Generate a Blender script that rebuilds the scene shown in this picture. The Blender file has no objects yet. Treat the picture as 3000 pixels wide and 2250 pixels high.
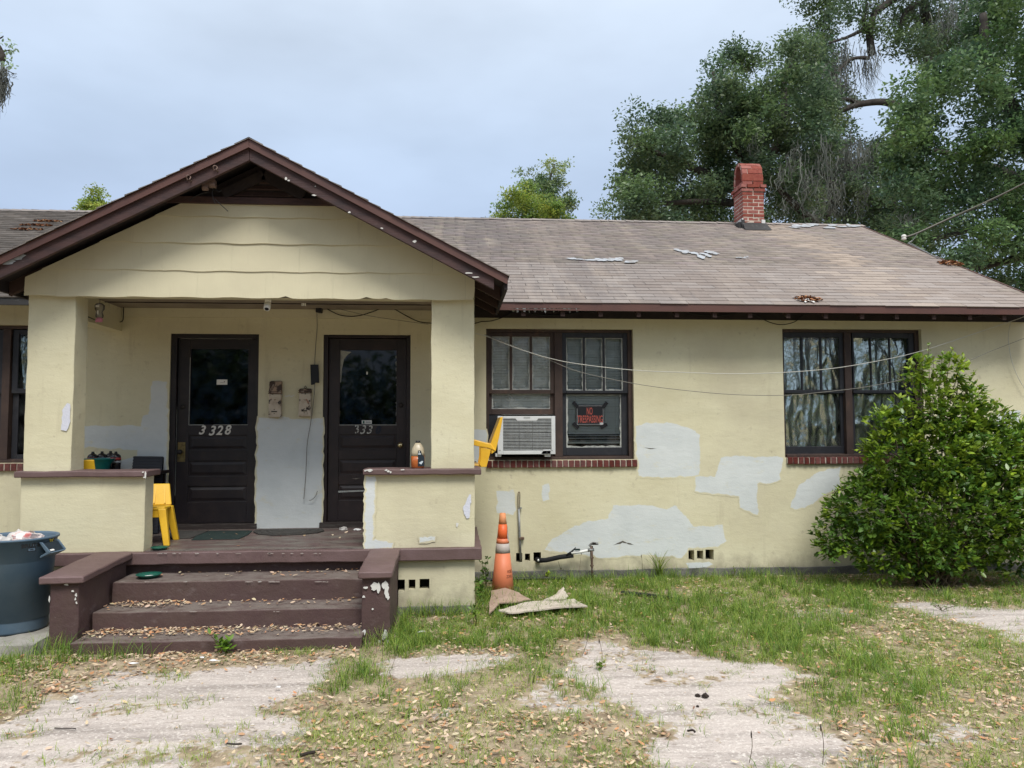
import bpy, bmesh, math, random
import numpy as np
from mathutils import Vector, Matrix, noise as mnoise

rnd = random.Random(11)
rng = np.random.default_rng(11)
SC = bpy.context.scene
COL = SC.collection
R = math.radians
PI = math.pi

# ------------------------------------------------------------------ camera
EYE = 1.66
FPX = 2254.0                      # focal length in pixels of the 3000 px wide photograph
YAW, PITCH, ROLL = R(-4.38), R(3.284), R(-0.154)
_fw = Vector((-math.sin(YAW) * math.cos(PITCH), math.cos(YAW) * math.cos(PITCH), math.sin(PITCH)))
_rt0 = Vector((math.cos(YAW), math.sin(YAW), 0))
_up0 = _rt0.cross(_fw)
_rt = _rt0 * math.cos(ROLL) + _up0 * math.sin(ROLL)
_up = -_rt0 * math.sin(ROLL) + _up0 * math.cos(ROLL)
cam = bpy.data.cameras.new('camera')
camo = bpy.data.objects.new('camera', cam)
COL.objects.link(camo)
m = Matrix((_rt, _up, -_fw)).transposed().to_4x4()
m.translation = Vector((0, 0, EYE))
camo.matrix_world = m
cam.sensor_width = 36
cam.lens = 36 * FPX / 3000
cam.clip_start = 0.05
cam.clip_end = 600
SC.camera = camo

# ------------------------------------------------------------------ sky, sun, exposure
SUN_EL, SUN_AZ = R(54), R(168)     # azimuth from +Y (north) clockwise: behind the camera, a little to the right
w = bpy.data.worlds.new('World')
SC.world = w
w.use_nodes = True
nt = w.node_tree
nt.nodes.clear()
def N(nt, t, **kw):
    n = nt.nodes.new(t)
    for k, v in kw.items(): setattr(n, k, v)
    return n
out = N(nt, 'ShaderNodeOutputWorld')
bg = N(nt, 'ShaderNodeBackground')
bg.inputs['Strength'].default_value = 0.1
sky = N(nt, 'ShaderNodeTexSky', sky_type='NISHITA')
sky.sun_disc = False
sky.sun_elevation = SUN_EL
sky.sun_rotation = SUN_AZ
sky.air_density = 1.0
sky.dust_density = 2.0
tc = N(nt, 'ShaderNodeTexCoord')
sep = N(nt, 'ShaderNodeSeparateXYZ')
nt.links.new(tc.outputs['Generated'], sep.inputs[0])
ramp = N(nt, 'ShaderNodeValToRGB')     # thin even overcast: pale blue-grey low down, whiter towards the zenith
els = ramp.color_ramp.elements
els[0].position = 0.0; els[0].color = (0.215, 0.26, 0.335, 1)
els[1].position = 1.0; els[1].color = (.86, .86, .86, 1)
for p, c in ((0.22, (0.222, 0.276, 0.372, 1)), (0.34, (0.272, 0.332, 0.424, 1)), (0.48, (0.345, 0.40, 0.475, 1)), (0.7, (0.60, 0.635, 0.68, 1))):
    e = els.new(p); e.color = c
nt.links.new(sep.outputs['Z'], ramp.inputs[0])
no = N(nt, 'ShaderNodeTexNoise')
no.inputs['Scale'].default_value = 1.9
no.inputs['Detail'].default_value = 5
mp = N(nt, 'ShaderNodeMapping')
mp.inputs['Scale'].default_value = (1, 1, 2.5)
nt.links.new(tc.outputs['Generated'], mp.inputs[0])
nt.links.new(mp.outputs[0], no.inputs[0])
mr = N(nt, 'ShaderNodeMapRange')
for i, v in ((1, 0.3), (2, 0.7), (3, 8.5), (4, 12.0)): mr.inputs[i].default_value = v
nt.links.new(no.outputs[0], mr.inputs[0])
mul = N(nt, 'ShaderNodeVectorMath', operation='SCALE')
nt.links.new(ramp.outputs[0], mul.inputs[0])
nt.links.new(mr.outputs[0], mul.inputs['Scale'])
mx = N(nt, 'ShaderNodeMix', data_type='RGBA')
mx.inputs[0].default_value = 0.93
nt.links.new(sky.outputs[0], mx.inputs[6])
nt.links.new(mul.outputs[0], mx.inputs[7])
nt.links.new(mx.outputs[2], bg.inputs[0])
nt.links.new(bg.outputs[0], out.inputs[0])

sun = bpy.data.lights.new('sun', 'SUN')
sun.energy = 1.5
sun.angle = R(22)
sun.color = (1.0, 0.965, 0.90)
suno = bpy.data.objects.new('sun', sun)
COL.objects.link(suno)
sd = Vector((math.sin(SUN_AZ) * math.cos(SUN_EL), math.cos(SUN_AZ) * math.cos(SUN_EL), math.sin(SUN_EL)))
suno.rotation_euler = sd.to_track_quat('Z', 'Y').to_euler()
suno.location = (0, -10, 20)

SC.view_settings.view_transform = 'Standard'
SC.view_settings.look = 'None'
SC.view_settings.gamma = 1
SC.view_settings.exposure = 1.06
SC.view_settings.use_curve_mapping = False
SC.render.engine = 'CYCLES'
SC.cycles.max_bounces = 8
SC.cycles.transparent_max_bounces = 16
SC.cycles.use_denoising = True

# ------------------------------------------------------------------ measuring helpers (photograph pixels -> metres on a known plane)
def _ray(x, y): return _fw + _rt * ((x - 1500) / FPX) + _up * ((1125 - y) / FPX)
def P(x, y, Y):
    v = _ray(x, y); t = Y / v.y
    return Vector((v.x * t, Y, EYE + v.z * t))
def G(x, y, z=0.0):
    v = _ray(x, y); t = (z - EYE) / v.z
    return Vector((v.x * t, v.y * t, z))

# ------------------------------------------------------------------ tagging and building
ORG = {}
def tag(o, label=None, cat=None, group=None, kind=None):
    if label: o['label'] = label
    if cat: o['category'] = cat
    if group: o['group'] = group
    if kind: o['kind'] = kind
    return o
def thing(name, loc, label, cat, group=None):
    o = bpy.data.objects.new(name, None)
    COL.objects.link(o)
    o.location = loc
    o.empty_display_size = 0.1
    ORG[o] = Vector(loc)
    return tag(o, label, cat, group)
def link(name, me, parent=None, loc=(0, 0, 0), rot=None, scale=None, label=None):
    """an object whose world position is loc (its parents are never rotated)"""
    o = bpy.data.objects.new(name, me)
    COL.objects.link(o)
    loc = Vector(loc)
    ORG[o] = loc.copy()
    if parent is not None:
        o.parent = parent
        o.location = loc - ORG[parent]
    else:
        o.location = loc
    if rot is not None: o.rotation_euler = rot
    if scale is not None: o.scale = scale
    if label: o['label'] = label
    return o

class MB:
    def __init__(s): s.v = []; s.f = []
    def add(s, vs, fs):
        n = len(s.v)
        s.v.extend([tuple(p) for p in vs])
        s.f.extend([tuple(i + n for i in f) for f in fs])
        return s
    def box(s, a, b):
        x0, y0, z0 = a; x1, y1, z1 = b
        if x0 > x1: x0, x1 = x1, x0
        if y0 > y1: y0, y1 = y1, y0
        if z0 > z1: z0, z1 = z1, z0
        return s.hexa([(x0, y0, z0), (x1, y0, z0), (x1, y1, z0), (x0, y1, z0), (x0, y0, z1), (x1, y0, z1), (x1, y1, z1), (x0, y1, z1)])
    def hexa(s, p):
        return s.add(p, [(3, 2, 1, 0), (4, 5, 6, 7), (0, 1, 5, 4), (1, 2, 6, 5), (2, 3, 7, 6), (3, 0, 4, 7)])
    def bar(s, a, b, wx, wz, side=None):
        a = Vector(a); b = Vector(b); d = (b - a).normalized()
        u = Vector(side) if side is not None else (Vector((0, 0, 1)).cross(d) if abs(d.z) < .95 else Vector((1, 0, 0)))
        u = (u - d * u.dot(d)).normalized(); v = d.cross(u)
        c = [(-1, -1), (1, -1), (1, 1), (-1, 1)]
        return s.hexa([a + u * i * wx / 2 + v * j * wz / 2 for i, j in c] + [b + u * i * wx / 2 + v * j * wz / 2 for i, j in c])
    def poly(s, pts): return s.add(pts, [tuple(range(len(pts)))])
    def prism(s, pts, d):
        """planar outline pushed along d"""
        d = Vector(d); n = len(pts); a = [Vector(p) for p in pts]
        fs = [tuple(range(n))[::-1], tuple(range(n, 2 * n))]
        fs += [(i, (i + 1) % n, n + (i + 1) % n, n + i) for i in range(n)]
        return s.add(a + [p + d for p in a], fs)
    def tube(s, pts, r, n=8, cap=True):
        pts = [Vector(p) for p in pts]; m_ = len(pts)
        rs = r if hasattr(r, '__len__') else [r] * m_
        vs = []; u = None
        for i, p in enumerate(pts):
            d = (pts[min(i + 1, m_ - 1)] - pts[max(i - 1, 0)])
            d = d.normalized() if d.length > 1e-9 else Vector((0, 0, 1))
            if u is None: u = d.orthogonal().normalized()
            u = (u - d * u.dot(d)); u = u.normalized() if u.length > 1e-6 else d.orthogonal().normalized()
            v = d.cross(u)
            for k in range(n):
                a = 2 * PI * k / n
                vs.append(p + (u * math.cos(a) + v * math.sin(a)) * rs[i])
        fs = [(i * n + k, i * n + (k + 1) % n, (i + 1) * n + (k + 1) % n, (i + 1) * n + k) for i in range(m_ - 1) for k in range(n)]
        if cap: fs += [tuple(range(n))[::-1], tuple(range((m_ - 1) * n, m_ * n))]
        return s.add(vs, fs)
    def lathe(s, c, prof, n=24, axis='z', sq=None):
        c = Vector(c); vs = []
        for r, h in prof:
            for k in range(n):
                a = 2 * PI * k / n
                ca, sa = math.cos(a), math.sin(a)
                if sq:
                    q = 1 / (abs(ca) ** sq + abs(sa) ** sq) ** (1 / sq); ca *= q; sa *= q
                p = Vector((ca * r, sa * r, h))
                if axis == 'y': p = Vector((p.x, -p.z, p.y))
                if axis == 'x': p = Vector((p.z, p.x, p.y))
                vs.append(c + p)
        m_ = len(prof)
        fs = [(i * n + k, i * n + (k + 1) % n, (i + 1) * n + (k + 1) % n, (i + 1) * n + k) for i in range(m_ - 1) for k in range(n)]
        if prof[0][0] > 1e-4: fs.append(tuple(range(n))[::-1])
        if prof[-1][0] > 1e-4: fs.append(tuple(range((m_ - 1) * n, m_ * n)))
        return s.add(vs, fs)
    def mesh(s, name, mat=None, smooth=False, org=(0, 0, 0), fix=True):
        me = bpy.data.meshes.new(name)
        o = Vector(org)
        me.from_pydata([tuple(Vector(p) - o) for p in s.v], [], s.f)
        if fix:
            bm = bmesh.new(); bm.from_mesh(me)
            bmesh.ops.recalc_face_normals(bm, faces=bm.faces)
            bm.to_mesh(me); bm.free()
        if mat: me.materials.append(mat)
        if smooth:
            me.polygons.foreach_set('use_smooth', [True] * len(me.polygons))
        me.update()
        return me
    def build(s, name, mat, parent=None, smooth=False, bevel=0, org=None, label=None, fix=True, seg=2):
        if org is None:
            if parent is not None and not s.v: org = ORG[parent]
            else:
                a = np.array(s.v); c = (a.min(0) + a.max(0)) / 2
                org = (c[0], c[1], a[:, 2].min())
        me = s.mesh(name, mat, smooth, org, fix)
        o = link(name, me, parent, org, label=label)
        if bevel:
            b = o.modifiers.new('bevel', 'BEVEL'); b.width = bevel; b.segments = seg; b.limit_method = 'ANGLE'; b.angle_limit = R(40)
        return o

def rough_box(a, b, step=0.06, jit=0.004, seed=0):
    """box cut into small faces whose corners are slightly uneven, like hand-finished concrete"""
    bm = bmesh.new()
    d = [abs(b[i] - a[i]) for i in range(3)]
    n = [max(1, min(60, int(round(x / step)))) for x in d]
    vid = {}
    def V(i, j, k):
        if (i, j, k) not in vid:
            p = Vector((a[0] + (b[0] - a[0]) * i / n[0], a[1] + (b[1] - a[1]) * j / n[1], a[2] + (b[2] - a[2]) * k / n[2]))
            q = p * 5 + Vector((seed * 7.3, seed * 3.1, 0))
            p += mnoise.noise_vector(q) * jit + mnoise.noise_vector(p * 21) * jit * .5
            vid[i, j, k] = bm.verts.new(p)
        return vid[i, j, k]
    def face(L): bm.faces.new([V(*q) for q in L])
    for i in range(n[0]):
        for j in range(n[1]):
            for k in (0, n[2]): face([(i, j, k), (i + 1, j, k), (i + 1, j + 1, k), (i, j + 1, k)])
        for k in range(n[2]):
            for j in (0, n[1]): face([(i, j, k), (i + 1, j, k), (i + 1, j, k + 1), (i, j, k + 1)])
    for j in range(n[1]):
        for k in range(n[2]):
            for i in (0, n[0]): face([(i, j, k), (i, j + 1, k), (i, j + 1, k + 1), (i, j, k + 1)])
    bmesh.ops.recalc_face_normals(bm, faces=bm.faces)
    return bm
def build_bm(bm, name, mat, parent=None, smooth=True, bevel=0, label=None, org=None):
    vs = np.array([v.co[:] for v in bm.verts])
    if org is None:
        c = (vs.min(0) + vs.max(0)) / 2; org = (c[0], c[1], vs[:, 2].min())
    bmesh.ops.translate(bm, verts=bm.verts, vec=-Vector(org))
    me = bpy.data.meshes.new(name); bm.to_mesh(me); bm.free()
    me.materials.append(mat)
    if smooth:
        me.polygons.foreach_set('use_smooth', [True] * len(me.polygons))
        try: me.set_sharp_from_angle(angle=R(40))
        except Exception: pass
    o = link(name, me, parent, org, label=label)
    if bevel:
        b = o.modifiers.new('bevel', 'BEVEL'); b.width = bevel; b.segments = 2; b.limit_method = 'ANGLE'; b.angle_limit = R(50)
    return o
def rbox(a, b, name, mat, parent=None, step=.06, jit=.004, seed=0, bevel=.008, label=None):
    return build_bm(rough_box(a, b, step, jit, seed), name, mat, parent, True, bevel, label)

def np_mesh(name, V, F, mat, attr=None, smooth=False):
    """mesh from arrays: V (n,3), F (m,k) with k constant; attr: one colour per face"""
    me = bpy.data.meshes.new(name)
    n, (m_, k) = len(V), F.shape
    me.vertices.add(n); me.vertices.foreach_set('co', np.asarray(V, np.float32).ravel())
    me.loops.add(m_ * k); me.loops.foreach_set('vertex_index', F.astype(np.int32).ravel())
    me.polygons.add(m_)
    me.polygons.foreach_set('loop_start', np.arange(0, m_ * k, k, dtype=np.int32))
    if smooth: me.polygons.foreach_set('use_smooth', np.ones(m_, bool))
    if attr is not None:
        a = me.attributes.new('tint', 'FLOAT_COLOR', 'FACE')
        c = np.ones((m_, 4), np.float32); c[:, :attr.shape[1]] = attr
        a.data.foreach_set('color', c.ravel())
    me.update(calc_edges=True)
    me.validate()
    me.materials.append(mat)
    return me

def text_mesh(s, size, mat, ext=0.0005, shear=0, bold=0.0, spacing=1.0, xscale=1.0, align='CENTER'):
    """lettering as a mesh in the XZ plane, facing -Y, centred"""
    c = bpy.data.curves.new('lettering', 'FONT')
    c.body = s; c.size = size; c.extrude = ext; c.shear = shear; c.offset = bold; c.space_character = spacing
    c.align_x = align; c.align_y = 'CENTER'; c.resolution_u = 3
    o = bpy.data.objects.new('lettering', c); COL.objects.link(o)
    bpy.context.view_layer.update()
    me = bpy.data.meshes.new_from_object(o.evaluated_get(bpy.context.evaluated_depsgraph_get()))
    COL.objects.unlink(o); bpy.data.objects.remove(o); bpy.data.curves.remove(c)
    me.transform(Matrix(((xscale, 0, 0, 0), (0, 0, -1, 0), (0, 1, 0, 0), (0, 0, 0, 1))))
    me.materials.clear(); me.materials.append(mat)
    return me
def blob(cx, cz, rx, rz, n=14, j=.3, seed=0):
    r_ = random.Random(seed)
    return [(cx + rx * math.cos(2 * PI * k / n) * (1 + r_.uniform(-j, j)), cz + rz * math.sin(2 * PI * k / n) * (1 + r_.uniform(-j, j))) for k in range(n)]
def ragged(pts, step, amp, seed=0):
    """outline with small irregularities, as a brush or roller leaves them"""
    r_ = random.Random(seed); o = []
    for i, a in enumerate(pts):
        b = pts[(i + 1) % len(pts)]
        L = math.hypot(b[0] - a[0], b[1] - a[1]); n = max(1, int(L / step))
        for k in range(n):
            t = k / n
            o.append((a[0] + (b[0] - a[0]) * t + r_.gauss(0, amp) * (k > 0), a[1] + (b[1] - a[1]) * t + r_.gauss(0, amp) * (k > 0)))
    return o
def curve(pts, n=8):
    """smooth path through points (Catmull-Rom)"""
    pts = [Vector(p) for p in pts]; o = []
    for i in range(len(pts) - 1):
        p0 = pts[max(i - 1, 0)]; p1 = pts[i]; p2 = pts[i + 1]; p3 = pts[min(i + 2, len(pts) - 1)]
        for k in range(n):
            t = k / n
            o.append(.5 * ((2 * p1) + (p2 - p0) * t + (2 * p0 - 5 * p1 + 4 * p2 - p3) * t * t + (3 * p1 - p0 - 3 * p2 + p3) * t ** 3))
    o.append(pts[-1])
    return o
# ------------------------------------------------------------------ materials
def mat(name, base, rough=.75, var=(), bump=(), spec=.3, metal=0, objr=0, attr=False, trans=0, coat=0, objhue=0, splash=None, tread=None, grad=None, fade=None):
    m = bpy.data.materials.new(name); m.use_nodes = True
    nt = m.node_tree; b = nt.nodes['Principled BSDF']; L = nt.links.new
    b.inputs['Roughness'].default_value = rough
    b.inputs['Specular IOR Level'].default_value = spec
    b.inputs['Metallic'].default_value = metal
    if coat: b.inputs['Coat Weight'].default_value = coat; b.inputs['Coat Roughness'].default_value = .15
    geo = N(nt, 'ShaderNodeNewGeometry')
    def coords(st):
        mp = N(nt, 'ShaderNodeMapping'); mp.inputs['Scale'].default_value = st
        L(geo.outputs['Position'], mp.inputs[0]); return mp.outputs[0]
    rgb = N(nt, 'ShaderNodeRGB'); rgb.outputs[0].default_value = (*base, 1)
    col = rgb.outputs[0]
    for v in var:
        sc, c2, lo, hi = v[:4]; st = v[4] if len(v) > 4 else (1, 1, 1); det = v[5] if len(v) > 5 else 5
        n = N(nt, 'ShaderNodeTexNoise'); n.inputs['Scale'].default_value = sc; n.inputs['Detail'].default_value = det
        n.inputs['Roughness'].default_value = .62
        L(coords(st), n.inputs['Vector'])
        r = N(nt, 'ShaderNodeMapRange'); r.inputs[1].default_value = lo; r.inputs[2].default_value = hi
        L(n.outputs[0], r.inputs[0])
        x = N(nt, 'ShaderNodeMix', data_type='RGBA'); x.inputs[7].default_value = (*c2, 1)
        L(r.outputs[0], x.inputs[0]); L(col, x.inputs[6]); col = x.outputs[2]
    def mixin(fac, c2):
        x = N(nt, 'ShaderNodeMix', data_type='RGBA'); x.inputs[7].default_value = (*c2, 1)
        L(fac, x.inputs[0]); L(col, x.inputs[6]); return x.outputs[2]
    def nfac(sc, st, lo, hi):
        n = N(nt, 'ShaderNodeTexNoise'); n.inputs['Scale'].default_value = sc; n.inputs['Detail'].default_value = 6; n.inputs['Roughness'].default_value = .65
        L(coords(st), n.inputs['Vector']); return n.outputs[0]
    if splash or grad:
        sx = N(nt, 'ShaderNodeSeparateXYZ'); L(geo.outputs['Position'], sx.inputs[0])
    if splash:      # mud and mildew splashed up from the ground, with a ragged upper edge
        z1, c2, amt = splash
        h = N(nt, 'ShaderNodeMapRange'); h.inputs[1].default_value = 0; h.inputs[2].default_value = z1; h.inputs[3].default_value = .62; h.inputs[4].default_value = 0
        L(sx.outputs[2], h.inputs[0])
        ad = N(nt, 'ShaderNodeMath', operation='ADD'); L(h.outputs[0], ad.inputs[0]); L(nfac(7, (1, 1, .7), 0, 1), ad.inputs[1])
        r = N(nt, 'ShaderNodeMapRange'); r.inputs[1].default_value = .66; r.inputs[2].default_value = 1.02; r.inputs[4].default_value = amt
        L(ad.outputs[0], r.inputs[0]); col = mixin(r.outputs[0], c2)
    if grad:        # paler along X: part weathering, part the glancing light painted into the colour
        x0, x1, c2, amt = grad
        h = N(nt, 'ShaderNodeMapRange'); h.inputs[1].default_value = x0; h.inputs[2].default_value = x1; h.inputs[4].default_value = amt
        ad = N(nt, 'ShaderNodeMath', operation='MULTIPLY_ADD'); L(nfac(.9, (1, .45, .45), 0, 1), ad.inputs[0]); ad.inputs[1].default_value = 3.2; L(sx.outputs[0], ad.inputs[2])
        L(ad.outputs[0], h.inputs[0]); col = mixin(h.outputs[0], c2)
    if fade:        # a second paint rolled over the first, thin and broken towards its edge
        c2, c3 = fade
        fa = N(nt, 'ShaderNodeAttribute'); fa.attribute_name = 'fade'
        n_ = nfac(11, (1, 1, 1.6), 0, 1)
        ad = N(nt, 'ShaderNodeMath', operation='MULTIPLY_ADD'); L(n_, ad.inputs[0]); ad.inputs[1].default_value = 1.3; ad.inputs[2].default_value = -.65
        a2 = N(nt, 'ShaderNodeMath', operation='ADD'); L(fa.outputs['Fac'], a2.inputs[0]); L(ad.outputs[0], a2.inputs[1])
        r = N(nt, 'ShaderNodeMapRange'); r.inputs[1].default_value = .38; r.inputs[2].default_value = .60; L(a2.outputs[0], r.inputs[0])
        base_col = col
        g = N(nt, 'ShaderNodeRGB'); g.outputs[0].default_value = (*c2, 1); col = g.outputs[0]
        n2 = N(nt, 'ShaderNodeMapRange'); n2.inputs[1].default_value = .42; n2.inputs[2].default_value = .75; L(nfac(2.2, (1, 1, 1.4), 0, 1), n2.inputs[0]); col = mixin(n2.outputs[0], c3)
        n3 = N(nt, 'ShaderNodeMapRange'); n3.inputs[1].default_value = .60; n3.inputs[2].default_value = .78; n3.inputs[4].default_value = .8; L(nfac(6, (1, 1, 2), 0, 1), n3.inputs[0])
        x = N(nt, 'ShaderNodeMix', data_type='RGBA'); L(n3.outputs[0], x.inputs[0]); L(col, x.inputs[6]); L(base_col, x.inputs[7]); col = x.outputs[2]
        x = N(nt, 'ShaderNodeMix', data_type='RGBA'); L(r.outputs[0], x.inputs[0]); L(base_col, x.inputs[6]); L(col, x.inputs[7]); col = x.outputs[2]
    if tread:       # paint walked off the upward faces
        c2, amt, lo, hi = tread
        sn = N(nt, 'ShaderNodeSeparateXYZ'); L(geo.outputs['Normal'], sn.inputs[0])
        r = N(nt, 'ShaderNodeMapRange'); r.inputs[1].default_value = .55; r.inputs[2].default_value = .95; L(sn.outputs[2], r.inputs[0])
        r2 = N(nt, 'ShaderNodeMapRange'); r2.inputs[1].default_value = lo; r2.inputs[2].default_value = hi; r2.inputs[4].default_value = amt; L(nfac(6, (1, 1.6, 1), 0, 1), r2.inputs[0])
        mm = N(nt, 'ShaderNodeMath', operation='MULTIPLY'); L(r.outputs[0], mm.inputs[0]); L(r2.outputs[0], mm.inputs[1]); col = mixin(mm.outputs[0], c2)
    if attr:
        a = N(nt, 'ShaderNodeAttribute'); a.attribute_name = 'tint'
        x = N(nt, 'ShaderNodeMix', data_type='RGBA', blend_type='MULTIPLY'); x.inputs[0].default_value = 1
        L(col, x.inputs[6]); L(a.outputs['Color'], x.inputs[7]); col = x.outputs[2]
    if objr:
        oi = N(nt, 'ShaderNodeObjectInfo')
        r = N(nt, 'ShaderNodeMapRange'); r.inputs[3].default_value = 1 - objr; r.inputs[4].default_value = 1 + objr
        L(oi.outputs['Random'], r.inputs[0])
        h = N(nt, 'ShaderNodeHueSaturation'); L(r.outputs[0], h.inputs['Value']); L(col, h.inputs['Color'])
        if objhue:
            r2 = N(nt, 'ShaderNodeMapRange'); r2.inputs[3].default_value = 1 + objhue; r2.inputs[4].default_value = 1 - objhue
            L(oi.outputs['Random'], r2.inputs[0]); L(r2.outputs[0], h.inputs['Saturation'])
        col = h.outputs[0]
    L(col, b.inputs['Base Color'])
    prev = None
    for v in bump:
        sc, dist = v[:2]; st = v[2] if len(v) > 2 else (1, 1, 1); stg = v[3] if len(v) > 3 else .6
        n = N(nt, 'ShaderNodeTexNoise'); n.inputs['Scale'].default_value = sc; n.inputs['Detail'].default_value = 4
        L(coords(st), n.inputs['Vector'])
        bp = N(nt, 'ShaderNodeBump'); bp.inputs['Strength'].default_value = stg; bp.inputs['Distance'].default_value = dist
        L(n.outputs[0], bp.inputs['Height'])
        if prev: L(prev, bp.inputs['Normal'])
        prev = bp.outputs[0]
    if prev: L(prev, b.inputs['Normal'])
    if trans:
        t = N(nt, 'ShaderNodeBsdfTranslucent'); L(col, t.inputs[0])
        mixs = N(nt, 'ShaderNodeMixShader'); mixs.inputs[0].default_value = trans
        L(b.outputs[0], mixs.inputs[1]); L(t.outputs[0], mixs.inputs[2])
        L(mixs.outputs[0], nt.nodes['Material Output'].inputs[0])
    return m
CREAM = (.605, .565, .395)
M = {}
M['cream'] = mat('cream_stucco', CREAM, .85,
    [(1.3, (.53, .485, .325), .45, .8), (.9, (.63, .595, .43), .5, .75, (1, 1, 2)), (3.0, (.47, .425, .295), .60, .85, (3, 3, .35)), (.7, (.50, .455, .325), .50, .72), (9, (.37, .325, .235), .64, .82), (26, (.50, .455, .32), .60, .8)],
    [(9, .007, (1, 1, 2.2), .4), (60, .003, (1, 1, 1.6), .4), (2.2, .014, (1, 1, 1), .4)], spec=.2, splash=(.34, (.33, .295, .215), .75))
CV = [(1.3, (.53, .485, .325), .45, .8), (.9, (.63, .595, .43), .5, .75, (1, 1, 2)), (3.0, (.47, .425, .295), .60, .85, (3, 3, .35)), (.7, (.50, .455, .325), .50, .72), (9, (.37, .325, .235), .64, .82), (26, (.50, .455, .32), .60, .8)]
M['grey_feather'] = mat('grey_roller_paint', CREAM, .83, CV, [(9, .007, (1, 1, 2.2), .4), (60, .003, (1, 1, 1.6), .4), (2.2, .014, (1, 1, 1), .4)], spec=.2, splash=(.34, (.33, .295, .215), .75), fade=((.59, .615, .605), (.51, .54, .535)))
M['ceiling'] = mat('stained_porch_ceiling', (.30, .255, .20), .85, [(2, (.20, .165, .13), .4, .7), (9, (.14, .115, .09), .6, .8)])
M['porch_cream'] = mat('porch_cream_stucco', (.50, .43, .285), .85,
    [(1.1, (.37, .31, .21), .42, .75), (7, (.28, .23, .16), .66, .85)],
    [(9, .018, (1, 1, 2), .5), (60, .004)], spec=.2)
M['grey_patch'] = mat('grey_patch_paint', (.53, .57, .565), .8,
    [(2, (.47, .505, .50), .42, .75), (5, (.545, .53, .42), .60, .74), (14, (.40, .42, .41), .66, .85)],
    [(9, .007, (1, 1, 2.2), .4), (60, .003)], spec=.25, splash=(.32, (.32, .31, .27), .7))
M['lilac_patch'] = mat('pale_lilac_paint', (.58, .59, .66), .8, bump=[(60, .004)], spec=.25)
M['siding'] = mat('siding_paint', (.575, .53, .375), .75,
    [(1.6, (.51, .465, .33), .42, .75), (5, (.45, .405, .295), .62, .85, (4, 4, .3)), (16, (.36, .32, .24), .72, .85)],
    [(90, .002, (1, 1, .08), .5), (5, .006)], spec=.25, objr=.035)
M['edge_wear'] = mat('edge_wear', (.30, .255, .235), .9, [(30, (.42, .40, .38), .55, .65)])
M['white_chip'] = mat('bare_white_plaster', (.60, .59, .56), .9, bump=[(80, .003)])
M['dark_crack'] = mat('dark_crack', (.10, .09, .075), .95)
M['hole'] = mat('dark_hollow', (.012, .011, .011), .95)
M['maroon'] = mat('maroon_floor_paint', (.084, .053, .046), .7,
    [(3, (.075, .042, .042), .4, .7), (5, (.15, .115, .11), .58, .78, (1, 1, 2)), (22, (.24, .22, .21), .68, .8), (40, (.05, .035, .033), .66, .8)],
    [(12, .012), (70, .003)], spec=.35, tread=((.165, .138, .122), .95, .30, .56))
M['maroon_cap'] = mat('maroon_cap_paint', (.118, .074, .070), .6,
    [(2.2, (.155, .10, .10), .45, .7), (26, (.27, .24, .24), .72, .8), (9, (.10, .056, .06), .6, .8)],
    [(14, .008), (80, .002)], spec=.4)
M['worn_floor'] = mat('worn_porch_floor', (.115, .075, .07), .55,
    [(3.0, (.16, .145, .125), .42, .62, (1, 2.2, 1)), (9, (.06, .047, .043), .52, .7, (1, 2.5, 1)), (30, (.34, .31, .29), .68, .76, (1, 2, 1))],
    [(16, .005), (70, .002)], spec=.45)
M['footing'] = mat('grey_footing', (.17, .165, .15), .95, [(5, (.085, .085, .078), .4, .65), (28, (.30, .29, .26), .62, .75)], [(18, .02), (80, .006)])
M['slab'] = mat('weathered_concrete', (.33, .315, .28), .9, [(4, (.20, .19, .165), .42, .7), (40, (.42, .40, .36), .6, .75)], [(30, .01), (100, .003)])
M['fascia'] = mat('brown_metal_trim', (.098, .043, .033), .45, [(1.2, (.075, .034, .028), .45, .7, (2, 2, .6)), (14, (.055, .03, .026), .66, .8)], [(4, .002, (.6, .6, 3))], spec=.45)
M['rake_wood'] = mat('peeling_brown_wood', (.066, .036, .034), .7,
    [(4, (.040, .026, .027), .4, .65, (1, 1, 3)), (26, (.13, .095, .085), .64, .78, (.6, 1, 3)), (50, (.35, .32, .29), .76, .82)],
    [(20, .006, (.5, 1, 4)), (70, .002, (.4, 1, 4))])
M['soffit'] = mat('dark_soffit_wood', (.022, .017, .018), .85, [(5, (.035, .027, .026), .5, .7)], [(30, .004, (4, 1, 1))])
M['rafter'] = mat('brown_rafter_wood', (.045, .026, .022), .8, [(12, (.085, .06, .05), .6, .78)], [(30, .004)])
M['frame'] = mat('brown_window_wood', (.054, .034, .027), .65,
    [(5, (.036, .023, .02), .4, .65), (14, (.085, .048, .034), .56, .74, (1, 1, .3)), (40, (.25, .22, .19), .735, .8, (1, 1, .45))],
    [(40, .003, (4, 4, .4))], spec=.35)
M['dark_sash'] = mat('dark_screen_frame', (.017, .018, .023), .5, [(9, (.03, .03, .034), .5, .7)], spec=.35)
M['door'] = mat('dark_door_paint', (.015, .012, .0145), .42, [(4, (.03, .022, .022), .45, .7), (60, (.07, .06, .055), .74, .82)], [(60, .0012, (6, 6, .5))], spec=.4)
M['door_brown'] = mat('dark_brown_door_paint', (.019, .0125, .0135), .42, [(4, (.036, .022, .021), .45, .7), (60, (.08, .065, .06), .75, .82)], [(60, .0012, (6, 6, .5))], spec=.4)
M['threshold'] = mat('worn_threshold_wood', (.034, .026, .024), .8, [(10, (.075, .068, .06), .5, .68, (.3, 2, 3))], [(24, .006, (.3, 2, 3))])
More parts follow.
